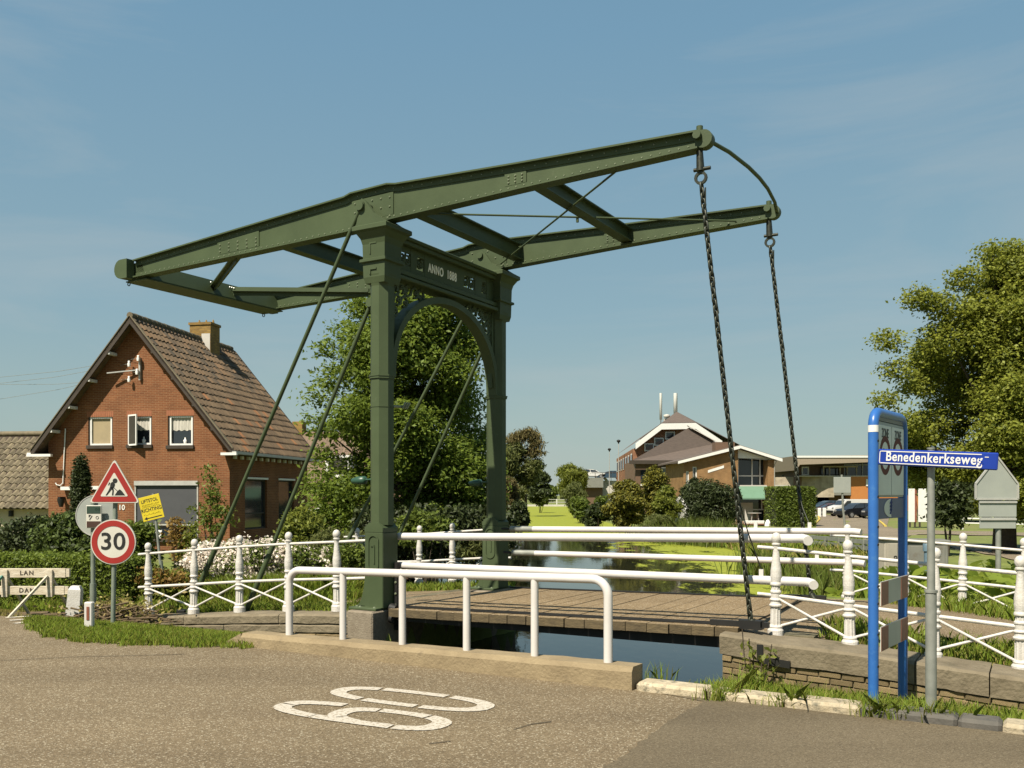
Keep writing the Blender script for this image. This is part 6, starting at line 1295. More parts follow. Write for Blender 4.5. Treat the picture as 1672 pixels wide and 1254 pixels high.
for t in (0,.2,.4,.6,.8,1): MB().box(((b.x-a.x+4)*t-.05,(b.y-a.y-1)*t,-.2),((b.x-a.x+4)*t+.05,(b.y-a.y-1)*t+.1,.8-.1*t)).build('post', WFRAME, wr)
for px, py, Yl, lab in ((995,731,135,'thin street lamp on the left of two beside the brick block'),(1010,717,118,'thin street lamp on the right, closer to the brick block')):
    p = at(px, py, Yl); g0 = hz(p.x, Yl); o = thing('street_lamp', lab, 'street lamp', (p.x,Yl,g0), 0, 'street lamps by the brick block'); h = p.z-g0
    MB().tube([(0,0,0),(0,0,h-.3)],[.07,.04],6).build('pole', ALU, o); mb = MB(); mb.lathe([(.05,-.4),(.10,-.25),(.24,-.1),(.27,.0),(.12,.12),(.0,.14)],(0,0,h-.2),8); mb.build('lamp_head', BLACKI, o)
# footbridge at the end of the canal
fb_ = thing('footbridge', 'low pale bridge with a railing closing the far end of the canal', 'footbridge', (6,186,-.3)); MB().box((-6,0,-.4),(8,3,.0)).build('deck', GREYW, fb_)
mb = MB(); mb.box((-1,0,.45),(7,.1,.58)); mb.box((-1,0,1.0),(7,.1,1.12)); fr__ = mb.build('railing', ALU, fb_); [MB().box((x,-.03,.0),(x+.15,.12,1.15)).build('post', WFRAME, fr__) for x in (-1,1,3,5,7)]
# flag mast in the garden behind the arch
p = at(736,835,30); mz = hz(p.x,30); o = thing('garden_mast', 'white garden mast with a small red pennant against the dark tree', 'mast', (p.x,30,mz)); h = at(738,768,30).z-mz
mb = MB(); mb.bar((-.1,0,0),(-.08,0,h),.04); mb.bar((.12,0,0),(.1,0,h*.9),.04); [mb.bar((-.1,0,h*t),(.11,0,h*t+.06),.025) for t in (.15,.3,.45,.6,.75,.88)]; mb.build('ladder_mast', WFRAME, o); MB().add([(-.08,-.05,h*.86),(-.34,-.05,h*.8),(-.3,-.05,h*.6),(-.08,-.05,h*.66)],[(0,1,2,3)]).build('pennant', LAMPR, o)
# ---------------------------------------------------------------- foliage builders
LEAFS = leafmat('dark_laurel_leaves', (.060,.085,.018), (.022,.032,.009), .22)
LEAFH = leafmat('hedge_leaves', (.125,.165,.024), (.07,.10,.016), .34)
def leaf_quads(P, size, up=.45, out=None, asp=.5, jit=.35, droop=0.0):
    """one kite-shaped leaf (4 corners, folded along its midrib) at each point"""
    n = len(P); d = rng.normal(size=(n,3)); d[:,2] += up
    if out is not None: d += out*.55
    nrm = d/np.linalg.norm(d,axis=1,keepdims=True); t = rng.normal(size=(n,3)); t[:,2] -= droop; t -= nrm*(t*nrm).sum(1,keepdims=True); t /= np.linalg.norm(t,axis=1,keepdims=True); b = np.cross(nrm,t)
    s = (size*(1+jit*rng.uniform(-1,1,n)))[:,None]
    v = np.empty((n,4,3)); v[:,0] = P-t*s*.5; v[:,1] = P+b*s*asp*.5+nrm*s*.07+t*s*.04; v[:,2] = P+t*s*.5-nrm*s*.06; v[:,3] = P-b*s*asp*.5+nrm*s*.07+t*s*.04
    return v.reshape(-1,3), np.arange(n*4).reshape(n,4)
def clumps(C, R, n, k=6, spread=.16, shell=.55, flat=1.0):
    """n sprigs of k leaves spread through the clump spheres"""
    C = np.array(C); R = np.array(R); w = R**2; w = w/w.sum(); ci = rng.choice(len(C), n, p=w)
    d = rng.normal(size=(n,3)); d /= np.linalg.norm(d,axis=1,keepdims=True); r = shell+(1-shell)*rng.random(n)**.6; r *= 1+.16*rng.normal(size=n)
    p = C[ci]+d*(R[ci]*r)[:,None]*np.array([1,1,flat]); 
    # each sprig is a drooping, mostly level spray of leaves
    t = rng.normal(size=(n*k,3))*np.array([1.25,1.25,.45]); t[:,2] -= .35*np.hypot(t[:,0],t[:,1]); p = np.repeat(p,k,0)+t*spread; return p, np.repeat(d,k,0)
def limb_set(mb, base, tips, r0, bend=.25):
    base = Vector(base)
    for t in tips:
        t = Vector(t); m = base.lerp(t,.5)+Vector((random.uniform(-bend,bend),random.uniform(-bend,bend),random.uniform(0,bend))); ln = (t-base).length
        mb.tube([base, base.lerp(m,.5)+Vector((0,0,.04*ln)), m, m.lerp(t,.6), t],[r0,r0*.75,r0*.5,r0*.3,r0*.12],6,cap=False)
def ell_clumps(c, rad, n, rmin, rmax, bottom=-1.0, noise=.12):
    out = []; R = []
    for _ in range(n):
        while True:
            d = Vector((random.gauss(0,1),random.gauss(0,1),random.gauss(0,1))).normalized()
            if d.z > bottom: break
        k = random.uniform(.45,.95)+random.uniform(-noise,noise); out.append((c[0]+d.x*rad[0]*k, c[1]+d.y*rad[1]*k, c[2]+d.z*rad[2]*k)); R.append(random.uniform(rmin,rmax))
    return out, R
def plant(name, label, cat, base, C, R, n, size, mat, k=6, spread=.16, trunk=None, group=None, shell=.55, up=.45, asp=.5, droop=0.0, flat=1.0, extra=None):
    """a thing: crown of leaves over clump spheres (world coords), optional trunk with limbs to the clumps"""
    root = thing(name, label, cat, base, 0, group); b = np.array(base)
    P, d = clumps(C, R, n, k, spread, shell, flat); P -= b
    v, f = leaf_quads(P, size, up, d, asp, droop=droop); raw_mesh('crown' if trunk else 'foliage', v, f, mat, root)
    if trunk:
        r0, hf = trunk; mb = MB(); top = Vector((0,0,hf)); mb.tube([(0,0,-.3),(0,0,.1),(.03,.02,hf*.5),tuple(top)],[r0*1.35,r0,r0*.85,r0*.7],10)
        tips = [Vector(c)-Vector(base) for c in random.sample(list(C), min(len(C), 26))]; limb_set(mb, top, tips, r0*.26); mb.build('trunk', BARK, root)
    else:
        mb = MB(); tips = [Vector(c)-Vector(base) for c in random.sample(list(C), min(len(C), 9))]; limb_set(mb, (0,0,-.1), tips, .035, .12); mb.build('stem', BARK, root)
    return root
def pclumps(pxs, Y, jy, rpx):
    """clump spheres from photo positions at depth Y (spread jy in depth), radius in photo pixels"""
    C, R = [], []
    for px, py, r in pxs:
        y = Y+random.uniform(-jy,jy); p = at(px,py,y); C.append(tuple(p)); R.append(r*rpx/F*y)
    return C, R
# --- the big chestnut-like tree behind the arch
B = (at(668,870,27).x,27.0,-.2)
C, R = [], []
prof_ = [(880,560,800),(850,545,812),(800,522,818),(750,512,815),(700,515,812),(650,522,808),(600,530,805),(560,548,800),(520,575,790),(490,640,765)]
for py, xl, xr in prof_:
    zc = at(0,py,27).z; x0, x1 = at(xl,py,27).x, at(xr,py,27).x; cx, hw = (x0+x1)/2, (x1-x0)/2
    for _ in range(18):
        a = random.uniform(0,2*math.pi); k = math.sqrt(random.random()); r = random.uniform(.40,.78); rr = max(.1,hw-r*.8); C.append((cx+rr*k*math.cos(a), 27+min(2.6,rr)*k*math.sin(a), zc+random.uniform(-.4,.4))); R.append(r)
for px, py, r in ((533,566,.32),(522,640,.4),(545,610,.5),(515,690,.42),(585,500,.35),(560,540,.4),(700,482,.38),(660,488,.4),(745,500,.35),(780,560,.4),(535,735,.4),(560,780,.5),(525,770,.4),(520,800,.45),(515,835,.45),(540,820,.5),(560,850,.5),(530,860,.45)): C.append(tuple(at(px,py,26.5+random.uniform(-.8,1)))); R.append(r)
plant('broadleaf_tree','big leafy tree with light green sprays seen through the bridge arch','tree',B,C,R,16000,.14,LEAFA,8,.15,(.26,1.7),asp=.5,up=1.3,flat=.85)
# --- the linden at the right edge
B = (at(1640,880,29).x,29.0,hz(at(1640,880,29).x,29.0)); C, R = [], []
for py, xl, xr in ((840,1545,1840),(800,1520,1850),(760,1480,1860),(720,1462,1870),(680,1452,1870),(640,1465,1870),(600,1475,1870),(560,1495,1865),(520,1530,1850),(485,1562,1830),(455,1590,1800),(435,1612,1760)):
    zc = at(0,py,29).z; x0, x1 = at(xl,py,29).x, at(xr,py,29).x; cx, hw = (x0+x1)/2, (x1-x0)/2
    for _ in range(21 if py < 790 else 9):
        a = random.uniform(0,2*math.pi); k = math.sqrt(random.random()); r = random.uniform(.34,.74); rr = max(.1,hw-r*.8); C.append((cx+rr*k*math.cos(a), 29+rr*.85*k*math.sin(a), zc+random.uniform(-.4,.4))); R.append(r)
for px, py, r in ((1450,552,.4),(1462,600,.4),(1500,480,.4),(1520,490,.4),(1620,408,.35),(1655,408,.4),(1445,650,.35),(1575,450,.45),(1480,690,.5),(1545,500,.5)): C.append(tuple(at(px,py,28.5))); R.append(r)
plant('linden_tree','large yellow-green linden tree filling the right edge behind the signs','tree',B,C,R,34000,.115,LEAFB,7,.13,(.36,2.6),asp=.62,up=1.3,flat=.85)
for px, py, Y, ww in ((1548,822,27,.5),): 
    C, R = pclumps([(1548,800,14),(1545,825,15),(1552,840,13),(1538,838,10),(1560,815,12)],Y,.3,1.25); plant('hanging_shrub','dark ragged shrub hanging below the linden beside the white boards','shrub',(at(1548,850,Y).x,Y,hz(at(1548,850,Y).x,Y)),C,R,700,.15,LEAFD,5,.1)
# --- left garden
def bush(label, pts, Y, n, size, mat, jy=.5, k=5, spread=.09, name='garden_shrub', cat='shrub', base=None, rp=1.0, **kw):
    C, R = pclumps(pts, Y, jy, rp); bx = sum(c[0] for c in C)/len(C); b = base or (bx, Y, hz(bx, Y)); return plant(name, label, cat, b, C, R, n, size, mat, k, spread, None, **kw)
col = [(132,752+i*7,9+min(i,5)*.8) for i in range(17)]+[(127,775+i*9,9) for i in range(9)]+[(137,775+i*9,9) for i in range(9)]
bush('dark narrow columnar conifer against the red brick gable', col, 28.5, 4200, .08, LEAFD, .05, 5, .03, 'columnar_conifer', 'conifer', up=1.2, shell=.75)
bush('dark evergreen shrub at the left edge above the clipped hedge', [(5,880,22),(30,870,24),(55,862,22),(20,900,22),(60,890,25),(80,880,20),(45,910,22),(-20,880,25),(85,905,22),(10,915,24),(40,922,22),(70,925,20)], 21, 2000, .11, LEAFD, .5)
bush('light speckled shrub between the dark evergreen and the sign post', [(85,868,20),(105,855,20),(125,850,18),(110,880,22),(140,870,20),(95,900,22),(130,900,22),(155,885,18),(75,880,15),(160,910,18),(118,920,20),(85,925,18),(150,925,18),(105,905,20)], 19.5, 2300, .11, LEAFS, .4)
bush('mid green shrub behind the round 30 sign', [(215,870,16),(228,880,16),(212,900,18),(232,900,14),(222,920,16),(205,930,15),(226,935,18),(235,860,10)], 17.5, 1000, .11, LEAFG, .3)
bush('low bush with yellow and orange tinged leaves behind the first fence posts', [(215,950,16),(235,945,18),(255,940,16),(275,948,15),(295,945,14),(245,965,16),(225,970,15),(285,962,14),(315,952,12)], 16.4, 900, .09, LEAFL, .25)
bush('sprinkle of orange leaved shrub among the low yellow bush', [(262,938,9),(292,940,9),(305,948,8),(240,935,7)], 16.2, 150, .09, LEAFO, .1)
esp = [(340,762,7),(345,780,9),(349,800,9),(352,815,8),(342,820,8),(330,835,9),(350,835,9),(362,838,9),(372,845,8),(332,850,8),(345,855,10),(358,860,9),(338,770,6),(322,828,6),(368,830,7),(347,880,8),(352,900,8)]
bush('thin espaliered fruit tree growing up the right side of the brick gable', esp, 30.5, 330, .13, LEAFG, .15, 4, .1, 'fruit_tree', 'tree')
bush('reddish tipped climbing rose in front of the grey roller screen', [(290,860,7),(288,872,7),(292,885,8),(296,900,9),(286,848,5)], 24, 190, .10, LEAFO, .1, name='climbing_rose', cat='rose')
bush('green climbing rose stem right of the reddish one', [(312,855,5),(313,868,6),(312,882,8),(318,896,9),(305,905,9),(330,890,7)], 24, 240, .10, LEAFL, .1, name='climbing_rose', cat='rose')
def flowers(root, C, R, n, size, mat, k=5, spread=.05):
    P, d = clumps(C, R, n, k, spread, .85); P -= np.array(root.location); v, f = leaf_quads(P, size, .9, d, .9); raw_mesh('flowers', v, f, mat, root)
for lab, pts, nf in (('white flowering shrub behind the left fence, under the brick corner', [(330,905,16),(350,900,18),(372,905,18),(392,898,18),(345,922,18),(370,925,20),(395,920,18),(335,935,14),(312,920,12),(300,935,12)], 1500),
                     ('tall white flowering shrub between the two stay rods and the portal', [(415,905,18),(440,900,20),(465,905,18),(490,908,16),(505,918,14),(430,925,20),(455,925,20),(480,930,18),(410,930,16),(440,945,16)], 1900),
                     ('white flowering shrub right beside the portal post behind the fence', [(540,905,14),(560,900,15),(580,905,14),(595,915,12),(550,925,14),(575,925,14),(590,895,10)], 520)):
    r = bush(lab, pts, 17.6, 1300, .085, LEAFG, .35, name='flowering_shrub'); C, R = pclumps(pts, 17.6, .3, 1.05); flowers(r, C, R, nf, .055, PETAL)
bush('bright yellow-green shrub beside the dark side windows of the brick house', [(480,850,14),(492,838,12),(500,855,14),(488,868,15),(505,872,14),(475,870,12),(510,850,9),(495,885,14),(515,880,12)], 22, 900, .11, LEAFL, .3)
bush('grey-green grassy shrub left of the portal post', [(525,885,14),(540,875,14),(555,882,14),(535,900,15),(560,895,14),(518,905,12),(575,880,12),(590,878,12)], 21, 800, .12, LEAFW, .3, asp=.22)
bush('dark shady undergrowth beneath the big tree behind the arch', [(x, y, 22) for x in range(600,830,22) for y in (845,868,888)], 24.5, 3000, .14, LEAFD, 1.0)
bush('mid green bush low inside the arch behind the white fence', [(665,855,14),(680,845,14),(700,850,14),(690,870,14),(710,865,12),(725,855,10),(672,875,12)], 22.5, 600, .12, LEAFG, .3)
bush('strappy plants at the water edge seen through the arch', [(740,885,12),(760,882,13),(780,885,12),(800,882,12),(755,900,10),(775,900,10)], 24, 600, .2, LEAFW, .3, asp=.15, up=0)
# clipped hedge: a box with a leafy skin
def hedge(label, a, b, z0, z1, dep, n, size, mat, name='clipped_hedge'):
    a = Vector((a[0],a[1],0)); b = Vector((b[0],b[1],0)); d = (b-a); L_ = d.length; d.normalize(); q = Vector((-d.y,d.x,0)); root = thing(name, label, 'hedge', (a.x,a.y,z0)); h = z1-z0
    s = rng.random(n)*L_; face = rng.random(n); tt = rng.random(n)*dep; zz = rng.random(n)*h
    top = face < .4; frn = (face >= .4) & (face < .8); tt = np.where(frn, 0, tt); end = (face >= .8) & (face < .92); s = np.where(end, np.where(rng.random(n) < .5, 0, L_), s); zz = np.where(top, h, zz); tt = np.where(face >= .92, dep, tt)
    P = np.stack([d.x*s+q.x*tt, d.y*s+q.y*tt, zz],-1)+rng.normal(size=(n,3))*np.array([.05,.05,.045]); v, f = leaf_quads(P, size, .5); raw_mesh('foliage', v, f, mat, root)
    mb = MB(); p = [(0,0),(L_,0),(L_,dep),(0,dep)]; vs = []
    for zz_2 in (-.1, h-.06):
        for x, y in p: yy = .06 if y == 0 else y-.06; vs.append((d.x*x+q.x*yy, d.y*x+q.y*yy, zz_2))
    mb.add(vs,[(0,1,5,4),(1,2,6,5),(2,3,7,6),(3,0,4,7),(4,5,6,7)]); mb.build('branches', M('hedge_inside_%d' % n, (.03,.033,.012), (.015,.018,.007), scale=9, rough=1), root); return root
pa, pb = at(-30,900,16.6), at(204,900,15.9); hedge('low clipped green hedge behind the white barricade', pa, pb, -.45, EYE-(914-HZ)/F*16.2, .7, 17000, .065, LEAFH)
# brushwood heap
bw = thing('brushwood_heap', 'heap of dry brown brushwood and weeds between the sign posts and the fence', 'brushwood', (at(180,990,13.4).x,13.4,hz(at(180,990,13.4).x,13.4))); mb = MB()
for i in range(150):
    x = random.uniform(-.75,.5); y = random.uniform(-.35,.5); z = random.uniform(.0,.34)*(1-abs(x+.1)/1.2); a = random.gauss(0,.5); l_ = random.uniform(.25,.9); dx, dy, dz_ = math.cos(a)*l_/2, math.sin(a)*l_/2, random.uniform(-.1,.12); mb.tube([(x-dx,y-dy,z-dz_),(x,y,z+.02),(x+dx,y+dy,z+dz_)],random.uniform(.005,.014),4,cap=False)
mb.build('twigs', TWIG, bw, stuff=True); P = rng.normal(size=(1100,3))*np.array([.34,.22,.11])+np.array([-.08,.15,.2]); v, f = leaf_quads(P,.07,.3); raw_mesh('dead_leaves', v, f, DRYG, bw)['kind'] = 'stuff'
mb = MB(); mb.tube([(-1.9,.2,.10),(-.9,.25,.14),(.1,.2,.26)],.045,7); mb.tube([(-2.6,.5,.06),(-1.2,.6,.1)],.06,7); mb.build('dry_branch', TWIG, bw)
# --- far trees and shrubs
def ftree_at(bpx, *a, **k):
    k['bpx'] = bpx; return ftree(*a, **k)
def ftree(label, px0, px1, pyt, pyb, Y, n, size, mat, ncl=26, name='tree', cat='tree', trunk=None, rk=(.16,.3), droop=0, asp=.5, up=.4, bottom=-1, group=None, k=5, bpx=None):
    a, b = at(px0,pyt,Y), at(px1,pyb,Y); c = ((a.x+b.x)/2, Y, (a.z+b.z)/2); rad = ((b.x-a.x)/2, min((b.x-a.x)/2, 5), (a.z-b.z)/2); m = min(rad[0], rad[2])
    C, R = ell_clumps(c, (rad[0]*.85,rad[1]*.85,rad[2]*.88), ncl, m*rk[0], m*rk[1]*1.4, bottom); bx = c[0] if bpx is None else at(bpx,800,Y).x; g = hz(bx, Y); return plant(name, label, cat, (bx,Y,g), C, R, n, size, mat, k, m*.07, trunk, group, droop=droop, asp=asp, up=up)
ftree('tall weeping tree just right of the far portal post with browning branches', 800, 876, 712, 835, 58, 2600, .32, LEAFW, 26, 'weeping_tree', trunk=(.2,2), droop=1.2, asp=.22, up=0)
C, R = pclumps([(862,706,9),(870,712,9),(876,722,8),(852,710,9),(840,715,10),(878,736,6),(868,735,8)],58,.5,1); plant('weeping_branch','drooping brown tipped crown sticking up from the weeping tree','tree',(at(858,850,58.5).x,58.5,hz(at(858,850,58.5).x,58.5)),C,R,420,.35,LEAFBR,5,.16,(.12,4.2),droop=1.6,asp=.2,up=0)
ftree('brownish willow low on the left bank beside the far portal post', 818, 858, 770, 850, 52, 1100, .3, LEAFBR, 16, 'willow_shrub', droop=1.2, asp=.22, up=0)
ftree_at(838,'dark round broadleaf tree on the left canal bank beyond the weeping tree', 850, 900, 746, 834, 100, 1800, .36, LEAFD, 22, 'dark_tree', trunk=(.25,2))
ftree('dark low bushes overhanging the left canal bank', 828, 868, 805, 866, 50, 1500, .26, LEAFD, 18, 'bank_shrub', 'shrub')
ftree('pale small tree at the left end of the far footbridge', 868, 895, 785, 826, 120, 600, .4, LEAFG, 12, 'small_tree')
ftree('row of misty young trees behind the far footbridge, left part', 884, 912, 788, 822, 210, 800, .6, LEAFG, 14, 'small_tree')
ftree('row of misty young trees behind the far footbridge, right part', 905, 940, 785, 822, 215, 800, .6, LEAFL, 14, 'small_tree')
ftree('light green willow left of the rooftop parking deck', 906, 962, 748, 822, 118, 2400, .42, LEAFL, 22, 'willow_tree', trunk=(.3,3), droop=1.2, asp=.24, up=0)
ftree('drooping willow branches at the right canal bank below the light willow', 918, 962, 782, 838, 92, 1300, .36, LEAFW, 16, 'willow_tree', droop=1.4, asp=.2, up=0)
ftree('round mid green bush on the right bank under the willow', 928, 972, 805, 845, 76, 1000, .28, LEAFG, 14, 'bank_shrub', 'shrub')
ftree('low dark shrub at the bank left of the golden junipers', 948, 1000, 822, 862, 58, 1100, .24, LEAFD, 16, 'bank_shrub', 'shrub')
ftree('green bush in front of the ramp of the parking deck', 958, 992, 800, 846, 66, 800, .26, LEAFG, 14, 'bank_shrub', 'shrub')
ftree('big golden-green juniper on the right canal bank', 984, 1062, 772, 866, 48, 4200, .2, LEAFY, 34, 'juniper', 'conifer', rk=(.14,.24), asp=.35, up=1.0)
ftree('upright olive juniper rising behind the golden one', 1044, 1098, 752, 862, 51, 2600, .22, LEAFY, 26, 'juniper', 'conifer', rk=(.2,.32), asp=.32, up=1.0)
ftree('light green airy shrub between juniper and dark hedge bush', 1060, 1118, 794, 858, 49, 1900, .17, LEAFL, 20, 'garden_shrub', 'shrub')
ftree('dense dark evergreen bush left of the near chain', 1117, 1206, 784, 868, 47, 5200, .18, LEAFD, 34, 'evergreen_bush', 'shrub', rk=(.2,.34), asp=.3, up=.8)
ftree('spiky top of the dark evergreen at its left end', 1115, 1150, 778, 822, 48, 800, .18, LEAFD, 10, 'evergreen_bush', 'shrub', asp=.3, up=1.2)
ftree('rust and green weeds along the bank below the junipers', 1040, 1125, 838, 872, 45, 1500, .16, LEAFW, 18, 'bank_shrub', 'shrub', asp=.2)
a, b = at(1269,850,64), at(1331,850,64.2); hedge('block shaped dark green hedge right of the yellow brick house', a, b, -.55, EYE-(797-HZ)/F*64, 2.5, 16000, .18, LEAFG, 'block_hedge')
ftree('dark shrub at the edge of the beige wall beyond the block hedge', 1262, 1285, 795, 845, 70, 500, .22, LEAFG, 9, 'garden_shrub', 'shrub')
ftree('dark tree belt behind the linden at the far right', 1520, 1700, 745, 850, 75, 4200, .4, LEAFD, 36, 'dark_tree', trunk=(.3,2))
ftree('mid green bush below the zone panel behind the white boards', 1470, 1530, 768, 808, 80, 1000, .3, LEAFG, 14, 'garden_shrub', 'shrub')
ftree('very distant soft tree line left of the light willow', 862, 930, 796, 816, 420, 1200, 1.0, LEAFW, 18, 'distant_trees')
# ---------------------------------------------------------------- grasses
def blades(name, label, P, h0, h1, mat, w=.008, lean=.35, parent=None):
    n = len(P); h = rng.uniform(h0,h1,n); a = rng.uniform(0,2*math.pi,n); l = rng.normal(size=(n,2))*lean*h[:,None]; d = np.stack([np.cos(a),np.sin(a)],-1)*w
    v = np.zeros((n,5,3)); v[:,0,:2] = P[:,:2]-d; v[:,1,:2] = P[:,:2]+d; v[:,2,:2] = P[:,:2]+l*.35+d*.8; v[:,3,:2] = P[:,:2]+l; v[:,4,:2] = P[:,:2]+l*.35-d*.8
    v[:,0,2] = v[:,1,2] = P[:,2]-.02; v[:,2,2] = v[:,4,2] = P[:,2]+h*.55; v[:,3,2] = P[:,2]+h*.93
    o = raw_mesh(name, v.reshape(-1,3), np.arange(n*5).reshape(n,5), mat, parent)
    o['kind'] = 'stuff'
    if parent is None: o['label'] = label
    return o
def uvpts(n, u0, u1, v0, v1, cond=None, dens=None):
    u = rng.uniform(u0,u1,n); v = rng.uniform(v0,v1,n); x = N0.x+BF.c*u-BF.s*v; y = N0.y+BF.s*u+BF.c*v
    k = np.ones(n,bool)
    if cond is not None: k &= cond(u,v)
    if dens: 
        k &= (np.sin(u*3.1+1.3*v)+np.sin(v*4.3-u*1.7)+rng.normal(size=n)*.8) > dens
    return np.stack([x,y,hgt(x,y)],-1)[k]
blades('grass', 'green grass on the verge left of the concrete beam', uvpts(40000,-4.6,.25,-2.84,-.35,lambda u,v: (v < vfront(u)-.0) & (u > -3.9-(v+2.84)*.35) & ((v > -2.76) | (rng.random(len(u)) < .5))), .04,.13, GRASSB, .006)
blades('grass', 'grass bulging from the left verge over the road edge', uvpts(26000,-4,.45,-3.66,-2.6,lambda u,v: v > np.interp(u,[-4,-3.3,-2.59,-2.0,-1.27,-.57,.41],[-2.75,-3.2,-3.5,-3.66,-3.66,-3.41,-3.05])+.14*np.abs(rng.normal(size=len(u)))+.05*np.sin(u*9)+.04*np.sin(u*23))+np.array([0,0,.03]), .02,.10, GRASSB, .0055)
blades('grass', 'strip of grass and dry stems in front of the barricade', uvpts(7000,-9,-4.2,-2.6,-.6), .03,.10, DRYG, .006)
blades('grass', 'grass between kerb and right quay wall', uvpts(15000,5.25,12,-2.6,-.5,lambda u,v: rng.random(len(u)) < .35+.65*sstep(-.6,-1.6,v)), .03,.13, GRASSB, .005)
blades('grass', 'grass behind the right front fence', uvpts(11000,5.9,14,.3,1.05,None,-.9), .04,.2, GRASSB, .007)
blades('grass', 'dry grass tufts behind the right front fence', uvpts(5000,5.7,14,.25,1.2,None,.4), .03,.14, DRYG, .007)
blades('grass', 'grass along the far edge of the right approach', uvpts(12000,6.1,16,3.35,4.9), .05,.22, GRASSB, .008)
blades('grass', 'grass behind the left fence', uvpts(12000,-7,-.2,.0,.75), .04,.18, GRASSB, .008)
blades('grass', 'grass on the far side of the left approach', uvpts(11000,-6,-.1,3.2,5.2), .05,.2, GRASSB, .009)
xx = rng.uniform(-8.5,-2.6,16000); yy = rng.uniform(15.2,19.5,16000); blades('grass', 'long garden grass behind the left fence', np.stack([xx,yy,hgt(xx,yy)],-1), .1,.32, GRASSB, .012, .4)
xx = rng.uniform(-5.2,-2.8,4200); yy = rng.uniform(15.8,17.0,4200); blades('grass', 'tall bent grass between the white flowers and the fence', np.stack([xx,yy,hgt(xx,yy)],-1), .35,.62, GRASSB, .012, .4)
xx = rng.uniform(5.2,17,26000); yy = rng.uniform(16,44,26000); k = ~in_poly(xx,yy,cpoly) & (xx < 7.4+ (yy-17)*.33); blades('grass', 'rough grass on the right canal bank', np.stack([xx,yy,hgt(xx,yy)],-1)[k], .12,.4, GRASSB, .02, .4)
xx = rng.uniform(5.0,16,9000); yy = rng.uniform(16,42,9000); k = ~in_poly(xx,yy,cpoly) & (np.sin(xx*.9)+np.cos(yy*.5) > .2) & (xx < 7.4+(yy-17)*.33); blades('dry_grass', 'straw coloured grass patches on the right bank', np.stack([xx,yy,hgt(xx,yy)],-1)[k], .15,.42, DRYG, .02, .4)
xx = rng.uniform(-3.6,.4,7000); yy = rng.uniform(19.5,30,7000); k = ~in_poly(xx,yy,cpoly); blades('grass', 'short bank grass seen through the arch', np.stack([xx,yy,hgt(xx,yy)],-1)[k], .08,.25, GRASSB, .015)
# reeds in clumps along the right bank
def reeds(label, px, Y, n, sx, sy, h0, h1):
    p = at(px,900,Y); root = thing('reed_clump', label, 'reeds', (p.x,Y,-.6), 0, 'reed clumps on the right bank'); P = np.zeros((n,3)); P[:,0] = rng.normal(size=n)*sx; P[:,1] = rng.normal(size=n)*sy; blades('blades', '', P, h0, h1, REED, .013, .28, root); return root
reeds('tall reed clump left of the near chain at the water edge', 1120, 44, 900, .75, .9, .7,1.5)
reeds('reed clump directly behind the near chain', 1172, 42, 900, .6, .9, .7,1.45)
reeds('reed clump further up the bank below the junipers', 1075, 52, 700, .7, .8, .6,1.3)
reeds('low reed clump between the near chain and the first right fence post', 1255, 26, 600, .45, .7, .4,.95)
reeds('dark reed clump at the far chain foot', 1345, 21.5, 700, .33, .5, .4,1.0)
reeds('reed clump behind the tall post beside the blue sign', 1395, 19.5, 500, .5, .5, .4,.9)
# kerb weeds, each tuft a thing
for px, py, n, h, lab in ((1180,1141,110,.22,'leafy grass tuft growing from the white kerb, left of the others'),(1298,1152,60,.27,'tall grass tuft on the white kerb left of the blue posts'),(1440,1168,130,.2,'wide grass tuft at the foot of the nearer blue post'),(1408,1160,50,.18,'small grass tuft left of the nearer blue post'),(1475,1172,70,.17,'grass tuft in front of the farther blue post'),(1530,1176,80,.22,'grass tuft in front of the grey street sign pole'),(1350,1156,50,.07,'flat mossy weed against the white kerb'),(1265,1150,26,.12,'single broad leaved weed at the white kerb base'),(1075,1108,22,.2,'thin reed-like grass in the gap beside the concrete beam end'),(1225,1128,50,.26,'tall thin grass behind the white kerb')):
    z = .0 if py > 1130 else -.05; p = gnd(px,py,z); p.y -= (.05 if z == 0 else 0); o = thing('weed_tuft', lab, 'weed', p, 0, 'weeds along the kerb'); P = rng.normal(size=(int(n*1.8),3))*np.array([.085,.03,0]); blades('blades','',P,h*.35,h,GRASSB,.0035,.5,o)
for px, py, lab in ((478,1062,'tiny weed at the left foot of the concrete beam'),(506,1062,'small weed second from the left at the beam foot'),(596,1068,'faint weed at the beam foot below the second bay'),(672,1077,'weed at the middle of the concrete beam foot'),(842,1093,'spiky weed at the right half of the beam foot'),(880,1098,'dark little weed near the right end of the beam'),(818,1093,'pale weed just left of the spiky one at the beam')):
    p = gnd(px,py-1); o = thing('weed_tuft', lab, 'weed', p, 0, 'weeds at the concrete beam'); P = rng.normal(size=(16,3))*np.array([.03,.015,0]); blades('blades','',P,.03,.10,GRASSB,.005,.6,o)
# nettle growing out of the right quay wall
nt_ = thing('nettle', 'leafy green nettle growing out of the right quay wall below the coping', 'plant', tuple(uvz(5.42,-.58,-.30))); mb = MB(); P = []
for dx, hh in ((-.12,.58),(-.02,.36),(.14,.42),(.06,.3),(-.06,.48)):
    top = Vector((dx*1.2,-.03,hh)); mb.tube([(dx*.5,0,-.1),(dx,-.02,hh*.5),tuple(top)],.006,4,cap=False)
    for k in range(16): t = random.uniform(.1,1); P.append((dx*(.5+.7*t)+random.gauss(0,.035),-.02+random.gauss(0,.03),hh*t+random.gauss(0,.015)))
mb.build('stem', BARK, nt_); v, f = leaf_quads(np.array(P),.085,.6,None,.5); raw_mesh('leaves', v, f, LEAFL, nt_)
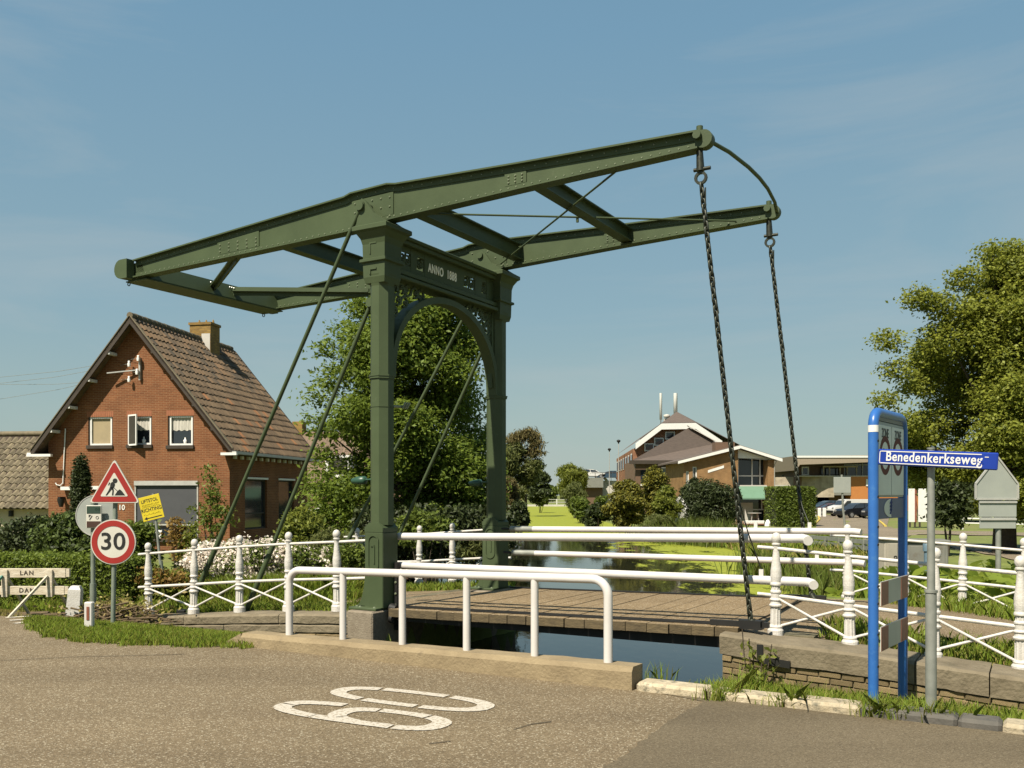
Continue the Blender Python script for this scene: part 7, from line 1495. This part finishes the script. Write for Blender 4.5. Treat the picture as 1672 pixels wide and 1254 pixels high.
# butterbur: big round leaves beyond the far right fence
def bigleaf_mesh():
    mb = MB(); n = 10; vs = [(0,0,.0)]
    for j in range(n): a = .35+5.6*j/(n-1); rr = 1+.08*math.sin(j*2.3); vs.append((rr*math.cos(a), rr*math.sin(a), .12+.05*math.sin(j*1.7)))
    return mb.add(vs,[(0,j,j+1) for j in range(1,n)],0,True)
bl = None; plants_ = [(1500,955,14.4),(1530,965,14.2),(1560,940,15.8),(1590,925,16.6),(1620,932,16),(1650,930,16.4),(1610,955,15),(1645,960,14.8),(1580,968,14.4),(1665,985,14.2),(1540,930,16.6),(1500,930,17.2),(1440,965,15.2),(1378,930,16.6),(1635,985,14),(1590,900,18.6),(1655,905,18.4),(1470,950,15.8)]
side = ['behind the wide grey cabinet side','right of the grey sign pole, low','beside the big far post, upper left','upper middle behind the far post','above the front rail on the right','at the right edge, upper row','right of the far post, second row','right edge, second row','just left of the far post, low row','right edge, lowest row','just right of the wide grey cabinet','at the foot of the wide grey cabinet','under the striped board','behind the tall post left of the blue sign','second from the right edge, lowest row','topmost, by the side road','topmost at the right edge','between the two blue posts']
for (px, py, Y), wd in zip(plants_, side):
    x = at(px,py,Y).x; z = hz(x,Y); o = thing('butterbur', 'big leaved butterbur plant '+wd, 'plant', (x,Y,z), 0, 'butterbur plants on the right bank')
    for i in range(17):
        if bl is None: q = bigleaf_mesh().build('leaf', BIGLEAF, o); bl = q
        else: q = inst(bl, 'leaf', o)
        a = random.uniform(0,6.28); r = random.uniform(.05,.5); q.location = (r*math.cos(a), r*math.sin(a), random.uniform(.08,.42)); s = random.uniform(.06,.15); q.scale = (s,s,s); q.rotation_euler = (random.gauss(0,.5)+.25,random.gauss(0,.5),a)
# ---------------------------------------------------------------- far roads on the right and bank details
def fz(px, py, z=-.3): p = gnd(px, py, z); return (p.x, p.y)
struct(sheet('side_road', [fz(1700,930,-.2),fz(1600,906,-.2),fz(1530,893,-.25),fz(1420,889,-.28),fz(1345,878,-.35),fz(1332,862,-.4),fz(1335,842,-.5),fz(1440,836,-.5),fz(1452,846,-.5),fz(1448,858,-.45),fz(1480,864,-.42),fz(1700,869,-.42),fz(1700,876,-.4),fz(1500,872,-.4),fz(1470,878,-.35),fz(1540,884,-.3),fz(1640,896,-.25),fz(1720,905,-.2)], 0, ROADF, None, 4, .03))
YL = M('yellow_kerb_paint', (.6,.45,.08), (.5,.38,.07), rough=.7)
dm = thing('road_marking', 'white dashes along the side road behind the big leaves', 'road marking', (fz(1560,904,-.2)[0], fz(1560,904,-.2)[1], 0))
for (xa, ya, xb, yb) in ((1548,901,1568,903.2),(1584,905,1600,907),(1618,909,1632,910.6)):
    a = gnd(xa,ya,-.2); b = gnd(xb,yb,-.2); mb = MB(); n = Vector((0,.07,0)); vs = []
    for q in (a-n,b-n,b+n,a+n): vs.append((q.x-dm.location.x, q.y-dm.location.y, hz(q.x,q.y)+.045))
    mb.add(vs,[(0,1,2,3)]); mb.build('dash', PAINT, dm)
for pts, lab in ((((1336,841),(1338,848),(1331,855),(1322,860)),'yellow kerb line curving at the end of the block hedge'),(((1436,850),(1441,854),(1446,859)),'short yellow kerb line at the grass corner behind the zone sign')):
    w = [gnd(a,b,-.45) for a,b in pts]; o0 = w[0]; mb = MB(); mb.tube([(q.x-o0.x,q.y-o0.y,hz(q.x,q.y)-o0.z+.05) for q in w],.09,5); o = mb.build('kerb_line', YL); o.location = o0; tag(o, lab, 'kerb line', 'yellow kerb lines')
pk = thing('road_marking','faint white bay lines on the right car park','road marking',(fz(1380,850,-.5)[0],fz(1380,850,-.5)[1],0))
for (xa, ya, xb, yb) in ((1345,841,1400,842),(1400,848,1425,849)):
    a = gnd(xa,ya,-.5); b = gnd(xb,yb,-.5); mb = MB(); n = Vector((0,.18,0)); mb.add([(q.x-pk.location.x,q.y-pk.location.y,hz(q.x,q.y)+.045) for q in (a-n,b-n,b+n,a+n)],[(0,1,2,3)]); mb.build('line', PAINT, pk)
MAR = [(1330,838),(1338,836),(1346,835)]
for i,(px,py) in enumerate(MAR):
    p = at(px,py,92); zg = hz(p.x,92); o = MB().cbox((-.15,-.15,0),(.15,.15,.9),.04).build('bollard', WFRAME); o.location = (p.x,92,zg-.02); tag(o, ('leftmost','middle','rightmost')[i]+' of three white bollards by the car park under the beige wall', 'bollard', 'white bollards at the car park')
